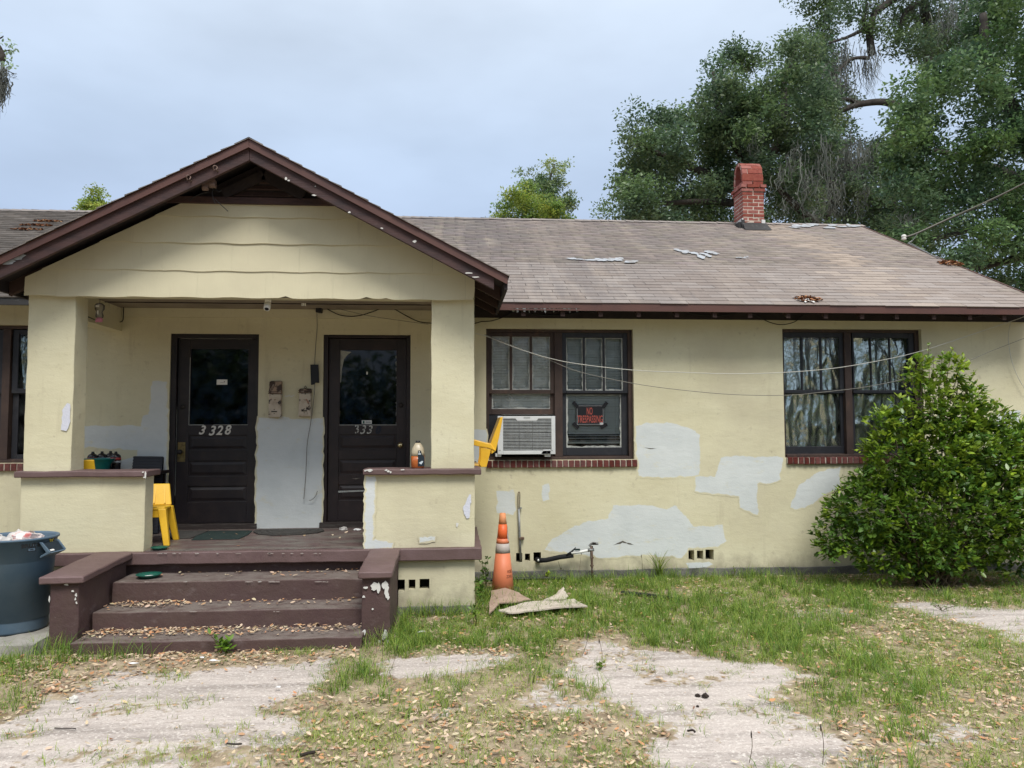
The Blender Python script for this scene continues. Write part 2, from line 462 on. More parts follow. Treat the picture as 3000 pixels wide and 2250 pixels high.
M['brass'] = mat('tarnished_brass', (.22, .17, .075), .45, [(30, (.10, .08, .045), .5, .7)], metal=.8)
M['bright_brass'] = mat('bright_brass', (.75, .62, .35), .25, metal=1)
M['iron'] = mat('dark_iron', (.035, .03, .028), .5, metal=.6)
M['black'] = mat('black_plastic', (.012, .012, .013), .5, spec=.4)
M['rubber'] = mat('black_foam_rubber', (.012, .0125, .014), .8, bump=[(40, .003)])
M['white_pvc'] = mat('white_plastic', (.72, .72, .69), .4)
M['off_white'] = mat('off_white_metal', (.60, .615, .62), .45, [(3, (.50, .51, .51), .5, .75), (30, (.33, .32, .30), .72, .82)], spec=.4)
M['ac_fin'] = mat('pale_grey_fin', (.47, .49, .49), .45, [(12, (.32, .33, .33), .5, .75)])
M['ac_core'] = mat('dark_cooling_core', (.05, .052, .053), .6, [(8, (.16, .16, .155), .4, .7, (3, 1, .4))], [(160, .002, (1, 1, .02))])
M['galv'] = mat('galvanised_steel', (.26, .27, .27), .5, [(14, (.15, .145, .14), .45, .7), (40, (.12, .07, .045), .62, .75)], metal=.5)
M['rust'] = mat('rusty_pipe', (.13, .085, .06), .8, [(20, (.22, .20, .185), .5, .65), (50, (.07, .045, .033), .5, .65)], [(60, .002)])
M['brick'] = mat('sill_brick', (.125, .036, .031), .85, [(30, (.075, .026, .024), .45, .65), (70, (.24, .13, .11), .68, .8)], [(50, .004), (160, .0015)], objr=.3, objhue=.2)
M['chimney_brick'] = mat('chimney_brick', (.275, .092, .070), .85, [(16, (.22, .062, .05), .42, .65), (45, (.40, .16, .125), .64, .8), (7, (.13, .05, .042), .66, .8)], [(50, .004), (160, .0015)], objr=.16, objhue=.12)
M['mortar'] = mat('pale_mortar', (.42, .37, .31), .95, [(40, (.30, .26, .22), .5, .7)], [(90, .003)])
M['chim_mortar'] = mat('grey_mortar', (.52, .43, .36), .95, [(5, (.32, .25, .20), .5, .7)], [(90, .003)])
SH = (.205, .175, .158)
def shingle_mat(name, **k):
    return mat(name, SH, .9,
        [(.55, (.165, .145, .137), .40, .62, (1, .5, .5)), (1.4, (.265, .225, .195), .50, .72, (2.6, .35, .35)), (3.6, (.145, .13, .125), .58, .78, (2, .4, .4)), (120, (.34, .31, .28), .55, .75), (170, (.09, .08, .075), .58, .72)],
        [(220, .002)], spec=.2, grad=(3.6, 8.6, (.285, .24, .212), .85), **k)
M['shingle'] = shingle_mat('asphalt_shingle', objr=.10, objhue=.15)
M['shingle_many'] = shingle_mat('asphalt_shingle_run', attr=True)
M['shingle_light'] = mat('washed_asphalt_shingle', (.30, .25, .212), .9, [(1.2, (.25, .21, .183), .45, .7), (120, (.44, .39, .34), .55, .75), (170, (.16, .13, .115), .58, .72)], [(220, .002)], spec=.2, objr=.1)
M['shingle_dark'] = mat('mossy_asphalt_shingle', (.105, .092, .082), .9, [(.9, (.075, .066, .06), .4, .65), (6, (.16, .145, .135), .58, .75), (120, (.2, .18, .165), .58, .75)], [(220, .002)], spec=.2, attr=True)
M['tar_patch'] = mat('grey_roof_cement', (.34, .36, .385), .8, [(11, (.24, .235, .23), .45, .6), (30, (.09, .085, .085), .62, .72)], [(40, .006)])
M['tar'] = mat('black_flashing', (.03, .029, .029), .6, [(12, (.07, .07, .07), .55, .7)], [(20, .008)])
M['white_tar'] = mat('white_sealant', (.58, .57, .55), .8, [(9, (.30, .29, .27), .55, .65), (20, (.05, .05, .05), .62, .7)], [(30, .01)])
M['needle'] = mat('rusty_leaf_pile', (.20, .085, .04), .95, attr=True)
M['blind'] = mat('white_blind_slat', (.78, .79, .77), .5)
M['paper'] = mat('white_paper', (.72, .71, .67), .7)
M['sign_black'] = mat('black_sign_face', (.012, .012, .015), .4)
M['sign_red'] = mat('faded_red_ink', (.36, .075, .055), .55, [(30, (.25, .05, .045), .5, .7)])
M['sign_grey'] = mat('pale_print', (.35, .36, .36), .6)
M['tape'] = mat('black_tape', (.01, .01, .012), .35)
M['silver_num'] = mat('silver_numeral', (.60, .58, .53), .4, [(40, (.30, .28, .25), .55, .7)], metal=.25)
M['worn_num'] = mat('worn_silver_numeral', (.46, .45, .41), .5, [(60, (.05, .045, .045), .5, .6)], metal=.2)
M['navy'] = mat('navy_plate', (.012, .014, .026), .5)
M['yellow'] = mat('yellow_plastic', (.72, .43, .022), .42, [(6, (.60, .34, .02), .5, .75), (40, (.38, .24, .05), .70, .8)], spec=.45)
M['yellow_bright'] = mat('bright_yellow_plastic', (.80, .46, .035), .35, [(5, (.70, .38, .025), .5, .75)], spec=.45)
M['teal'] = mat('teal_plastic', (.012, .17, .165), .35, spec=.45)
M['green_pl'] = mat('dark_green_plastic', (.008, .085, .06), .3, spec=.5)
M['navy_grid'] = mat('navy_black_plastic', (.011, .013, .019), .5, spec=.35)
M['bottle_dark'] = mat('dark_bottle', (.012, .010, .012), .25, spec=.5)
M['red_label'] = mat('red_label', (.38, .05, .045), .5)
M['pink'] = mat('pink_plastic', (.62, .24, .33), .4)
M['orange'] = mat('orange_cone_plastic', (.62, .19, .09), .5, [(4, (.66, .20, .10), .45, .7), (20, (.45, .15, .085), .66, .8)], [(20, .002)], spec=.4)
M['orange_dark'] = mat('bright_orange_band', (.72, .13, .035), .45, spec=.4)
M['orange_top'] = mat('faded_orange_tip', (.66, .27, .12), .6, [(18, (.5, .25, .14), .5, .7)])
M['collar'] = mat('dirty_reflective_band', (.43, .39, .355), .55, [(9, (.42, .36, .33), .45, .65), (22, (.60, .22, .11), .68, .74)], [(20, .004)])
M['cone_ink'] = mat('dark_print', (.12, .035, .02), .6)
M['board'] = mat('pale_cardboard', (.50, .44, .37), .9, [(3, (.40, .345, .29), .45, .7), (12, (.24, .17, .12), .66, .8)], [(9, .006)])
M['board_brown'] = mat('brown_cardboard', (.36, .26, .20), .9, [(4, (.27, .19, .14), .45, .7), (12, (.46, .38, .30), .6, .75)], [(9, .008)])
M['bin'] = mat('slate_blue_plastic', (.092, .138, .185), .5, [(2.5, (.055, .102, .155), .4, .7), (8, (.10, .125, .15), .64, .8, (3, 3, .4)), (50, (.22, .25, .27), .76, .82)], [(60, .001)], spec=.4)
M['bin_in'] = mat('dark_bin_inside', (.02, .025, .033), .6)
M['bag_pink'] = mat('pink_white_bag', (.70, .62, .60), .45, [(6, (.62, .20, .19), .52, .60)], [(14, .03), (40, .01)])
M['bag_grey'] = mat('crumpled_clear_bag', (.50, .48, .46), .35, [(9, (.22, .17, .15), .48, .62)], [(14, .03), (40, .01)])
M['bag_white'] = mat('white_bag', (.74, .75, .75), .4, bump=[(14, .03), (40, .01)])
M['yellow_ink'] = mat('yellow_print', (.80, .62, .05), .6)
M['blue_print'] = mat('grey_blue_print', (.18, .26, .33), .6)
M['mat_rubber'] = mat('rubber_doormat', (.045, .043, .04), .85, [(20, (.09, .085, .075), .55, .7)], [(120, .003, (.3, 1, 1))])
M['mat_green'] = mat('green_doormat', (.016, .030, .028), .9, [(30, (.04, .05, .045), .55, .7)], [(140, .004)])
M['mail'] = mat('rusty_cream_enamel', (.50, .43, .34), .55, [(7, (.36, .29, .22), .5, .7), (13, (.035, .026, .022), .56, .60), (18, (.27, .10, .055), .645, .68)], [(20, .003)])
M['mail_rust'] = mat('rusted_enamel', (.34, .24, .17), .65, [(9, (.06, .04, .032), .47, .53), (15, (.44, .36, .28), .58, .64)], [(20, .005)])
M['tree_bark'] = mat('oak_bark', (.060, .052, .045), .95, [(6, (.035, .03, .027), .4, .65), (16, (.12, .112, .10), .6, .75)], [(8, .04, (1, 1, .25))])
M['stem'] = mat('shrub_stem', (.10, .075, .045), .9)
M['moss'] = mat('spanish_moss', (.175, .185, .165), .95, attr=True, trans=.3)
M['oak_leaf'] = mat('oak_leaf', (.108, .150, .084), .40, attr=True, trans=.42, spec=.45)
M['pale_leaf'] = mat('pale_yellow_green_leaf', (.22, .31, .075), .5, attr=True, trans=.4, spec=.4)
M['shrub_leaf'] = mat('shrub_leaf', (.120, .212, .030), .33, attr=True, trans=.3, spec=.5)
M['grass'] = mat('grass_blade', (.165, .255, .048), .6, attr=True, trans=.35, spec=.3)
M['dead_leaf'] = mat('fallen_oak_leaf', (.50, .395, .285), .7, attr=True, trans=.15, spec=.25)
M['wire_black'] = mat('black_cable', (.012, .012, .012), .5)
M['wire_white'] = mat('pale_cable', (.50, .49, .44), .5)
M['wire_grey'] = mat('grey_cable', (.20, .19, .165), .6)
M['porcelain'] = mat('porcelain', (.68, .66, .62), .3)
M['fixture'] = mat('brown_lamp_holder', (.16, .105, .085), .55, [(20, (.09, .06, .05), .5, .7)])
M['litter'] = mat('white_litter', (.74, .74, .74), .7)
M['stone'] = mat('pale_stone', (.55, .53, .49), .9, bump=[(30, .004)])
M['scat'] = mat('dark_dry_lump', (.03, .022, .018), .9, bump=[(60, .004)])
M['oil'] = mat('amber_oil', (.42, .11, .022), .2, spec=.5, coat=.4)
M['jug'] = mat('cloudy_plastic', (.42, .36, .25), .35, spec=.45)
M['label_dark'] = mat('dark_bottle_label', (.018, .028, .038), .4)
M['label_pale'] = mat('pale_label_print', (.52, .58, .62), .5)

def glass_mat(name, tint, refl=1.0, murk=0, murk_col=(.3, .3, .3), ior=1.5):
    m = bpy.data.materials.new(name); m.use_nodes = True
    nt = m.node_tree; nt.nodes.clear(); L = nt.links.new
    o = N(nt, 'ShaderNodeOutputMaterial'); t = N(nt, 'ShaderNodeBsdfTransparent'); g = N(nt, 'ShaderNodeBsdfGlossy')
    t.inputs[0].default_value = (*tint, 1); g.inputs['Roughness'].default_value = .03
    f = N(nt, 'ShaderNodeFresnel'); f.inputs[0].default_value = ior
    s = N(nt, 'ShaderNodeMixShader'); L(f.outputs[0], s.inputs[0]); L(t.outputs[0], s.inputs[1]); L(g.outputs[0], s.inputs[2])
    last = s.outputs[0]
    if murk:
        d = N(nt, 'ShaderNodeBsdfDiffuse'); d.inputs[0].default_value = (*murk_col, 1)
        n = N(nt, 'ShaderNodeTexNoise'); n.inputs['Scale'].default_value = 7; n.inputs['Detail'].default_value = 6
        ge = N(nt, 'ShaderNodeNewGeometry'); L(ge.outputs['Position'], n.inputs['Vector'])
        r = N(nt, 'ShaderNodeMapRange'); r.inputs[1].default_value = .4; r.inputs[2].default_value = .75; r.inputs[4].default_value = murk
        L(n.outputs[0], r.inputs[0])
        s2 = N(nt, 'ShaderNodeMixShader'); L(r.outputs[0], s2.inputs[0]); L(last, s2.inputs[1]); L(d.outputs[0], s2.inputs[2]); last = s2.outputs[0]
    L(last, o.inputs[0])
    return m
M['pane'] = glass_mat('window_glass', (.90, .93, .92), murk=.10)
M['veiled_pane'] = glass_mat('veiled_window_glass', (.90, .93, .92), murk=.62, murk_col=(.34, .36, .345))  # dirty old glass; pale veil painted in to brighten the dim blinds
M['screen'] = glass_mat('window_screen_glass', (.66, .70, .70), murk=.14, murk_col=(.16, .17, .18))
M['door_glass'] = glass_mat('dark_door_glass', (.10, .13, .17), murk=.45, murk_col=(.022, .045, .085))  # blue diffuse tint stands in for the blue-grey reflection in the doors
M['clear'] = glass_mat('clear_plastic', (.80, .80, .80), murk=.25, murk_col=(.5, .48, .48))
foil = mat('crumpled_silver_film', (.66, .69, .66), .16, metal=.88, bump=[(34, .016, (1, 1, .5), .6)])
M['foil'] = foil
# ------------------------------------------------------------------ house
WY = 8.6
FLOOR = .575
house = thing('bungalow', (1.4, WY, 0), 'yellow stucco bungalow with brown trim, gabled porch and two dark front doors', 'house')
def Xp(px, Y, py=1150): return P(px, py, Y).x
def Zp(py, Y, px=1500): return P(px, py, Y).z
def clip(poly, a, b, c):
    """keep the side a*x + b*z <= c"""
    o = []
    for i, p in enumerate(poly):
        q = poly[(i + 1) % len(poly)]
        dp = a * p[0] + b * p[1] - c; dq = a * q[0] + b * q[1] - c
        if dp <= 0: o.append(p)
        if (dp < 0) != (dq < 0) and dp != dq:
            t = dp / (dp - dq); o.append((p[0] + (q[0] - p[0]) * t, p[1] + (q[1] - p[1]) * t))
    return o

def holed_wall(x0, x1, z0, z1, y0, y1, holes):
    xs = sorted({x0, x1, *[h[0] for h in holes], *[h[1] for h in holes]})
    zs = sorted({z0, z1, *[h[2] for h in holes], *[h[3] for h in holes]})
    def cuts(a):     # long cells are cut again so the surface stays well shaped
        o = []
        for p, q in zip(a, a[1:]):
            n = max(1, int((q - p) / 1.2)); o += [p + (q - p) * k / n for k in range(n)]
        return o + [a[-1]]
    xs, zs = cuts(xs), cuts(zs)
    def inh(x, z): return any(h[0] < x < h[1] and h[2] < z < h[3] for h in holes)
    b = MB(); vid = {}
    def V(i, k, y):
        if (i, k, y) not in vid:
            vid[i, k, y] = len(b.v); b.v.append((xs[i], y, zs[k]))
        return vid[i, k, y]
    for i in range(len(xs) - 1):
        for k in range(len(zs) - 1):
            c = lambda i, k: inh((xs[i] + xs[i + 1]) / 2, (zs[k] + zs[k + 1]) / 2) if 0 <= i < len(xs) - 1 and 0 <= k < len(zs) - 1 else True
            if c(i, k): continue
            b.f.append((V(i, k, y0), V(i + 1, k, y0), V(i + 1, k + 1, y0), V(i, k + 1, y0)))
            b.f.append((V(i, k, y1), V(i, k + 1, y1), V(i + 1, k + 1, y1), V(i + 1, k, y1)))
            if c(i - 1, k): b.f.append((V(i, k, y0), V(i, k + 1, y0), V(i, k + 1, y1), V(i, k, y1)))
            if c(i + 1, k): b.f.append((V(i + 1, k, y0), V(i + 1, k, y1), V(i + 1, k + 1, y1), V(i + 1, k + 1, y0)))
            if c(i, k - 1): b.f.append((V(i, k, y0), V(i, k, y1), V(i + 1, k, y1), V(i + 1, k, y0)))
            if c(i, k + 1): b.f.append((V(i, k + 1, y0), V(i + 1, k + 1, y0), V(i + 1, k + 1, y1), V(i, k + 1, y1)))
    return b

def pxrect(x0, x1, y0, y1, Y):
    a = P(x0, (y0 + y1) / 2, Y); b = P(x1, (y0 + y1) / 2, Y); c = P((x0 + x1) / 2, y0, Y); d = P((x0 + x1) / 2, y1, Y)
    return [a.x, b.x, d.z, c.z]
W1 = [.368, 2.045, 1.305, 2.783]
W2 = [3.80, 5.485, 1.315, 2.805]
W0 = [-5.64, -3.963, 1.305, 2.783]
D1 = [-3.07, -2.128, FLOOR, 2.70]
D2 = [-1.430, -.474, FLOOR, 2.70]
vents_main = [pxrect(1512, 1530, 1620, 1648, WY), pxrect(1538, 1553, 1622, 1644, WY), pxrect(1563, 1585, 1618, 1646, WY),
              pxrect(2017, 2034, 1612, 1642, WY), pxrect(2042, 2060, 1613, 1639, WY), pxrect(2067, 2091, 1610, 1641, WY)]
hw = holed_wall(-9.2, 6.78, .0, 3.02, WY, WY + .16, [W0, W1, W2, D1, D2] + vents_main)
hw.build('front_wall', M['cream'], house)
for b_, n_ in (((6.62, WY + .16, 0, 6.78, 16.1, 3.02), 'side_wall'), ((-9.2, WY + .16, 0, -9.04, 16.1, 3.02), 'side_wall'), ((-9.2, 16.1, 0, 6.78, 16.26, 3.02), 'back_wall')):
    MB().box(b_[:3], b_[3:]).build(n_, M['cream'], house)
for h in vents_main:
    MB().box((h[0] - .01, WY + .161, h[2] - .01), (h[1] + .01, WY + .20, h[3] + .01)).build('vent_back', M['hole'], house)
MB().box((-9.0, WY + 1.6, .0), (6.6, WY + 1.65, 3.0)).build('inner_wall', M['hole'], house)
MB().box((-9.0, WY + .17, .50), (6.6, WY + 1.6, .56)).build('inner_floor', M['hole'], house)
rbox((.22, WY - .035, -.1), (6.79, WY - .001, .078), 'footing', M['footing'], house, .09, .018, 3, 0)
rbox((-9.2, WY - .035, -.1), (-3.9, WY - .001, .052), 'footing', M['footing'], house, .12, .014, 4, 0)

# --- patches of other paint on the walls
def patch(pts, Y, m, seed, mag=1.0, org=(0, 0), step=.05, amp=.006, off=.0016, parent=house, name='paint_patch'):
    q = [P(org[0] + x * mag, org[1] + y * mag, Y) for x, y in pts]
    soft = m is M['grey_feather']
    q = ragged([(p.x, p.z) for p in q], step, amp, seed)
    if not soft:
        return MB().poly([(x, Y - off, z) for x, z in q]).build(name, m, parent, fix=False)
    # inner sheet of full paint and a rim where it thins out over the old colour
    n = len(q); A = sum(q[i][0] * q[(i + 1) % n][1] - q[(i + 1) % n][0] * q[i][1] for i in range(n)); sg = 1 if A > 0 else -1
    def offs(d):
        o = []
        for i in range(n):
            a, c = q[i - 1], q[(i + 1) % n]; tx, tz = c[0] - a[0], c[1] - a[1]; l = math.hypot(tx, tz) or 1
            o.append((q[i][0] + sg * tz / l * d, Y - off, q[i][1] - sg * tx / l * d))
        return o
    ri, ro = offs(-.012), offs(.026)
    b = MB(); b.add(ri + ro, [tuple(range(n))] + [(i, (i + 1) % n, n + (i + 1) % n, n + i) for i in range(n)])
    o = b.build(name, m, parent, fix=False)
    at = o.data.attributes.new('fade', 'FLOAT', 'POINT'); at.data.foreach_set('value', [1.0] * n + [0.0] * n)
    return o
dm = 1.3562
gp = M['grey_feather']
patch([(1375, 922), (1395, 915), (1440, 914), (1490, 926), (1510, 940), (1511, 985), (1508, 1025), (1440, 1030), (1381, 1028)], WY, gp, 1, dm)
patch([(1558, 990), (1590, 985), (1690, 990), (1685, 1035), (1635, 1045), (1637, 1112), (1600, 1095), (1598, 1070), (1503, 1060), (1503, 1031), (1545, 1031)], WY, gp, 2, dm, off=.0022)
patch([(1709, 1095), (1725, 1050), (1770, 1020), (1815, 1008), (1812, 1050), (1745, 1090), (1717, 1099)], WY, gp, 3, dm)
patch([(1178, 1188), (1195, 1165), (1260, 1130), (1315, 1120), (1325, 1092), (1400, 1093), (1440, 1102), (1458, 1093), (1476, 1112), (1500, 1140), (1560, 1134), (1568, 1168), (1550, 1180), (1486, 1182), (1481, 1192), (1472, 1204), (1400, 1198), (1300, 1204), (1250, 1195)], WY, gp, 4, dm)
patch([(1482, 1217), (1500, 1216), (1538, 1218), (1520, 1229), (1488, 1229)], WY, gp, 44, dm)
patch([(1073, 1062), (1108, 1058), (1113, 1100), (1108, 1111), (1075, 1107)], WY, gp, 5, dm)
patch([(1172, 1050), (1184, 1046), (1186, 1078), (1174, 1081)], WY, gp, 6, dm)
patch([(2148, 915), (2160, 893), (2204, 887), (2206, 1045), (2180, 1035), (2150, 1010)], WY, gp, 7, dm)
patch([(1020, 930), (1049, 930), (1051, 1006), (1020, 1006)], WY, gp, 8, dm)
patch([(560, 1242), (1145, 1240), (1165, 1160), (1208, 1150), (1228, 1000), (1240, 880), (1352, 880), (1345, 2080), (975, 2080), (975, 1530), (1118, 1480), (1118, 1425), (560, 1405)], WY, gp, 9, 1 / 2.764, (0, 800))
patch([(758, 1224), (800, 1226), (880, 1229), (944, 1227), (940, 1553), (752, 1553)], WY, gp, 10)
patch([(545, 1052), (570, 1060), (572, 1200), (540, 1280), (495, 1270), (505, 1110)], 7.126, M['lilac_patch'], 12, 1 / 2.764, (0, 800), .03, .003, .005)
kp = 1 / 5.53
patch([(297, 312), (430, 312), (405, 700), (395, 1200), (370, 1350), (720, 1390), (700, 1440), (294, 1466)], 7.126, gp, 13, kp, (1020, 1340), .03, .004, .005)
patch([(1170, 1300), (1400, 1290), (1390, 1330), (1180, 1360)], 7.126, gp, 14, kp, (1020, 1340), .02, .003, .005)
patch([(1960, 600), (1992, 600), (1962, 980), (1920, 990), (1860, 830)], 7.126, M['lilac_patch'], 15, kp, (1020, 1340), .02, .003, .005)
patch([(1745, 1062), (1790, 1062), (1785, 1100), (1765, 1140), (1748, 1105)], 7.126, M['white_chip'], 16, kp, (1020, 1340), .01, .002, .005, name='plaster_chip')
# scaled plaster and cracks on the main wall
patch([(1796, 1597), (1808, 1591), (1824, 1584), (1840, 1590), (1858, 1596), (1840, 1594), (1824, 1589), (1810, 1594)], WY, M['dark_crack'], 17, step=.02, amp=.003, off=.003, name='plaster_crack')
for k, pts in enumerate([[(1886, 1311), (1905, 1313), (1925, 1314), (1905, 1315.5)], [(1030, 1401), (1040, 1402), (1058, 1401), (1042, 1403.5)]]):
    patch(pts, WY if pts[0][0] > 1400 else 7.126, M['dark_crack'], 30 + k, step=.02, amp=.001, off=.003 if pts[0][0] > 1400 else .006, name='plaster_crack')

# --- porch masonry
for nm, a, b, sd_ in (('porch_pillar', (-3.785, 7.13, 1.285), (-3.378, 7.37, 2.87), 1), ('porch_pillar', (-.203, 7.13, 1.285), (.195, 7.37, 2.87), 2)):
    rbox(a, b, nm, M['cream'], house, .07, .006, sd_, .006)
for nm, a, b, sd_ in (('knee_wall', (-3.80, 7.13, FLOOR - .004), (-2.735, 7.33, 1.245), 3), ('knee_wall', (-.788, 7.13, FLOOR - .004), (.200, 7.33, 1.245), 4), ('knee_wall', (.0, 7.34, FLOOR - .004), (.195, 8.598, 1.245), 5)):
    rbox(a, b, nm, M['cream'], house, .08, .005, sd_, .006)
for nm, a, b, sd_ in (('wall_cap', (-3.825, 7.065, 1.238), (-2.70, 7.395, 1.292), 6), ('wall_cap', (-.812, 7.065, 1.238), (.255, 7.395, 1.292), 7), ('wall_cap', (-.05, 7.40, 1.238), (.255, 8.597, 1.292), 8)):
    rbox(a, b, nm, M['maroon_cap'], house, .06, .006, sd_, .009)
rbox((-3.86, 7.06, .468), (.262, 8.598, FLOOR), 'porch_slab', M['maroon_cap'], house, .09, .006, 9, .008)
rbox((-2.72, 7.13, FLOOR - .02), (-.80, 8.596, FLOOR + .007), 'porch_floor', M['worn_floor'], house, .10, .0025, 10, 0)
rbox((-3.6, 7.34, FLOOR - .02), (-2.73, 8.596, FLOOR + .006), 'porch_floor', M['worn_floor'], house, .15, .0025, 11, 0)
pv = [pxrect(1167, 1186, 1698, 1732, 7.13), pxrect(1197, 1217, 1698, 1727, 7.13), pxrect(1229, 1258, 1696, 1727, 7.13)]
holed_wall(-.49, .200, .045, .467, 7.13, 7.27, pv).build('porch_plinth', M['cream'], house)
for h in pv: MB().box((h[0] - .01, 7.271, h[2] - .01), (h[1] + .01, 7.31, h[3] + .01)).build('vent_back', M['hole'], house)
MB().box((.06, 7.272, .0), (.200, 8.598, .467)).build('porch_plinth', M['cream'], house)
MB().box((-3.80, 7.13, .0), (-2.99, 7.27, .467)).build('porch_plinth', M['cream'], house)
rbox((-.49, 7.10, -.1), (.215, 7.129, .048), 'footing', M['footing'], house, .07, .012, 12, 0)
rbox((-2.9, 7.14, 0), (-.6, 7.25, .467), 'stair_riser', M['maroon'], house, .1, .004, 13, 0)

# --- front steps
st = rbox((-2.83, 6.722, .20), (-.71, 7.135, .385), 'step', M['maroon'], house, .07, .006, 14, .009)
rbox((-2.83, 6.385, .06), (-.70, 6.735, .215), 'step', M['maroon'], house, .07, .006, 15, .009)
rbox((-2.83, 6.04, -.08), (-.69, 6.40, .074), 'step', M['maroon'], house, .07, .006, 16, .009)
def cheek(x0, x1, c0, c1, seed):
    w_ = rbox((x0, 6.20, -.1), (x1, 7.07, .50), 'stair_cheek_wall', M['maroon'], house, .07, .007, seed, .008)
    bm = rough_box((c0, 6.15, .488), (c1, 7.062, .543), .06, .006, seed + 1)
    for v in bm.verts: v.co.z += (v.co.y - 6.15) * .043
    build_bm(bm, 'cheek_cap', M['maroon_cap'], house, True, .010)
cheek(-3.065, -2.853, -3.125, -2.80, 20)
cheek(-.712, -.492, -.742, -.472, 22)
# peeled paint on edges
def chips(items, Y, m, off, name='paint_chip', parent=house):
    b = MB()
    for k, (x, y, rx, ry) in enumerate(items):
        c = P(x, y, Y); s = Y / FPX
        b.poly([(u, Y - off - .0006 * (k % 3), v) for u, v in blob(c.x, c.z, rx * s, ry * s, 11, .38, k * 7 + int(x))])
    o = b.build(name, m, parent, fix=False)
    if len(items) > 3: o['kind'] = 'stuff'
    return o
chips([(1098, 1718, 12, 11), (1110, 1722, 5, 14), (1126, 1713, 9, 10), (1132, 1732, 7, 16), (1137, 1750, 4, 6), (1066, 1748, 4, 3), (1072, 1721, 6, 3), (1128, 1862, 8, 14), (1135, 1880, 5, 7), (1110, 1880, 6, 5), (1067, 1852, 5, 7), (1092, 1784, 3, 3)], 6.19, M['white_chip'], .006)
chips([(224, 1742, 3, 5), (222, 1755, 2, 4), (225, 1765, 3, 3), (214, 1731, 4, 3), (196, 1712, 6, 3), (146, 1754, 2, 10)], 6.19, M['white_chip'], .006)
chips([(1084, 1378, 8, 4), (1078, 1377, 9, 2.5), (1138, 1381, 3.5, 3), (1144, 1383, 3, 3), (1132, 1377, 4, 2), (1180, 1376, 6, 1.5), (1070, 1379, 3, 2)], 7.06, M['white_chip'], .007)
chips([(427, 1391, 2.5, 9), (424, 1398, 4, 2), (420, 1383, 3, 2)], 7.06, M['white_chip'], .007)
r7 = random.Random(7)
chips([(440 + r7.uniform(0, 610), 1621 - i * .0, r7.uniform(2, 9), r7.uniform(.8, 1.8)) for i in range(18)], 7.052, M['edge_wear'], .006)
chips([(345 + r7.uniform(0, 700), 1704, r7.uniform(2, 11), r7.uniform(.8, 2.0)) for i in range(14)], 6.714, M['edge_wear'], .006)
chips([(290 + r7.uniform(0, 760), 1791, r7.uniform(2, 9), r7.uniform(.6, 1.5)) for i in range(7)], 6.377, M['edge_wear'], .006)

# --- gable over the porch
CX, APZ, GS = -1.765, 4.18, .522
EX = 2.242
def rake_z(x): return APZ - GS * abs(x - CX)
gb = MB().prism([(-3.78, 7.085, 2.86), (.19, 7.085, 2.86), (.19, 7.085, rake_z(.19) - .10), (CX, 7.085, APZ - .10), (-3.78, 7.085, rake_z(-3.78) - .10)], (0, .05, 0))
gb.build('gable_backing', M['soffit'], house)
rows = [2.842, 3.083, 3.340, 3.583, 3.728]
offs = [.32, .02, .30, .05]
for i in range(4):
    z0, z1 = rows[i], rows[i + 1]
    x = -3.79 - offs[i]
    k = 0
    while x < .2:
        xa, xb = max(x, -3.787), min(x + .603, .197)
        if xb - xa > .03:
            n = 10
            ph = rnd.uniform(0, 6.28); am = rnd.uniform(.003, .006) if i else rnd.uniform(.003, .005)
            dz = rnd.uniform(-.003, .003)
            bot = [(xa + .0004 + (xb - xa - .0008) * t / n, z0 + dz + am * math.sin(2 * PI * (xa + (xb - xa) * t / n) / .42 + i)) for t in range(n + 1)]
            if i == 0:                        # nibbled lower edge
                bot = [(p[0], p[1] + (rnd.uniform(.008, .02) if (2 < q < 9 and rnd.random() < .13 and -2.2 < p[0] < -.5) else 0)) for q, p in enumerate(bot)]
            if i == 0 and xb > .19: bot[-1] = (bot[-1][0], bot[-1][1] + .085); bot[-2] = (bot[-2][0], bot[-2][1] + .02)
            pl = bot + [(xb - .0004, z1 + .02), (xa + .0004, z1 + .02)]
            if i == 3: pl = clip(pl, 0, 1, rows[4])
            pl = clip(pl, GS, 1, APZ - .115 + GS * CX); pl = clip(pl, -GS, 1, APZ - .115 - GS * CX)
            if len(pl) > 2:
                tilt = lambda z: 7.060 + .016 * (z - z0) / (z1 + .02 - z0) + (0 if i else -.004)
                yo = rnd.uniform(-.0004, .0004)
                b = MB().prism([(p[0], tilt(p[1]) + yo, p[1]) for p in pl], (0, .007, 0))
                b.build('siding_panel', M['siding'], house)
        x += .603
# louvred vent under the ridge
MB().box((-2.75, 7.035, 3.70), (-.78, 7.07, 3.758)).build('gable_trim', M['rake_wood'], house)
for k, z in enumerate((3.775, 3.835, 3.895)):
    hw_ = (APZ - .22 - z) / GS - .03
    if hw_ > .08:
        MB().hexa([(CX - hw_ + .04, 7.065, z), (CX + hw_ + .04, 7.065, z), (CX + hw_ + .04, 7.083, z + .035), (CX - hw_ + .04, 7.083, z + .035),
                   (CX - hw_ + .04, 7.06, z + .010), (CX + hw_ + .04, 7.06, z + .010), (CX + hw_ + .04, 7.08, z + .047), (CX - hw_ + .04, 7.08, z + .047)]).build('vent_slat', M['rafter'], house)
for s in (-1, 1):
    a = Vector((CX + .04, 7.05, APZ - .21)); b_ = Vector((CX + .04 + s * .36, 7.05, APZ - .21 - .36 * GS))
    MB().bar(a, b_, .03, .09, (0, 1, 0)).build('vent_frame', M['soffit'], house)

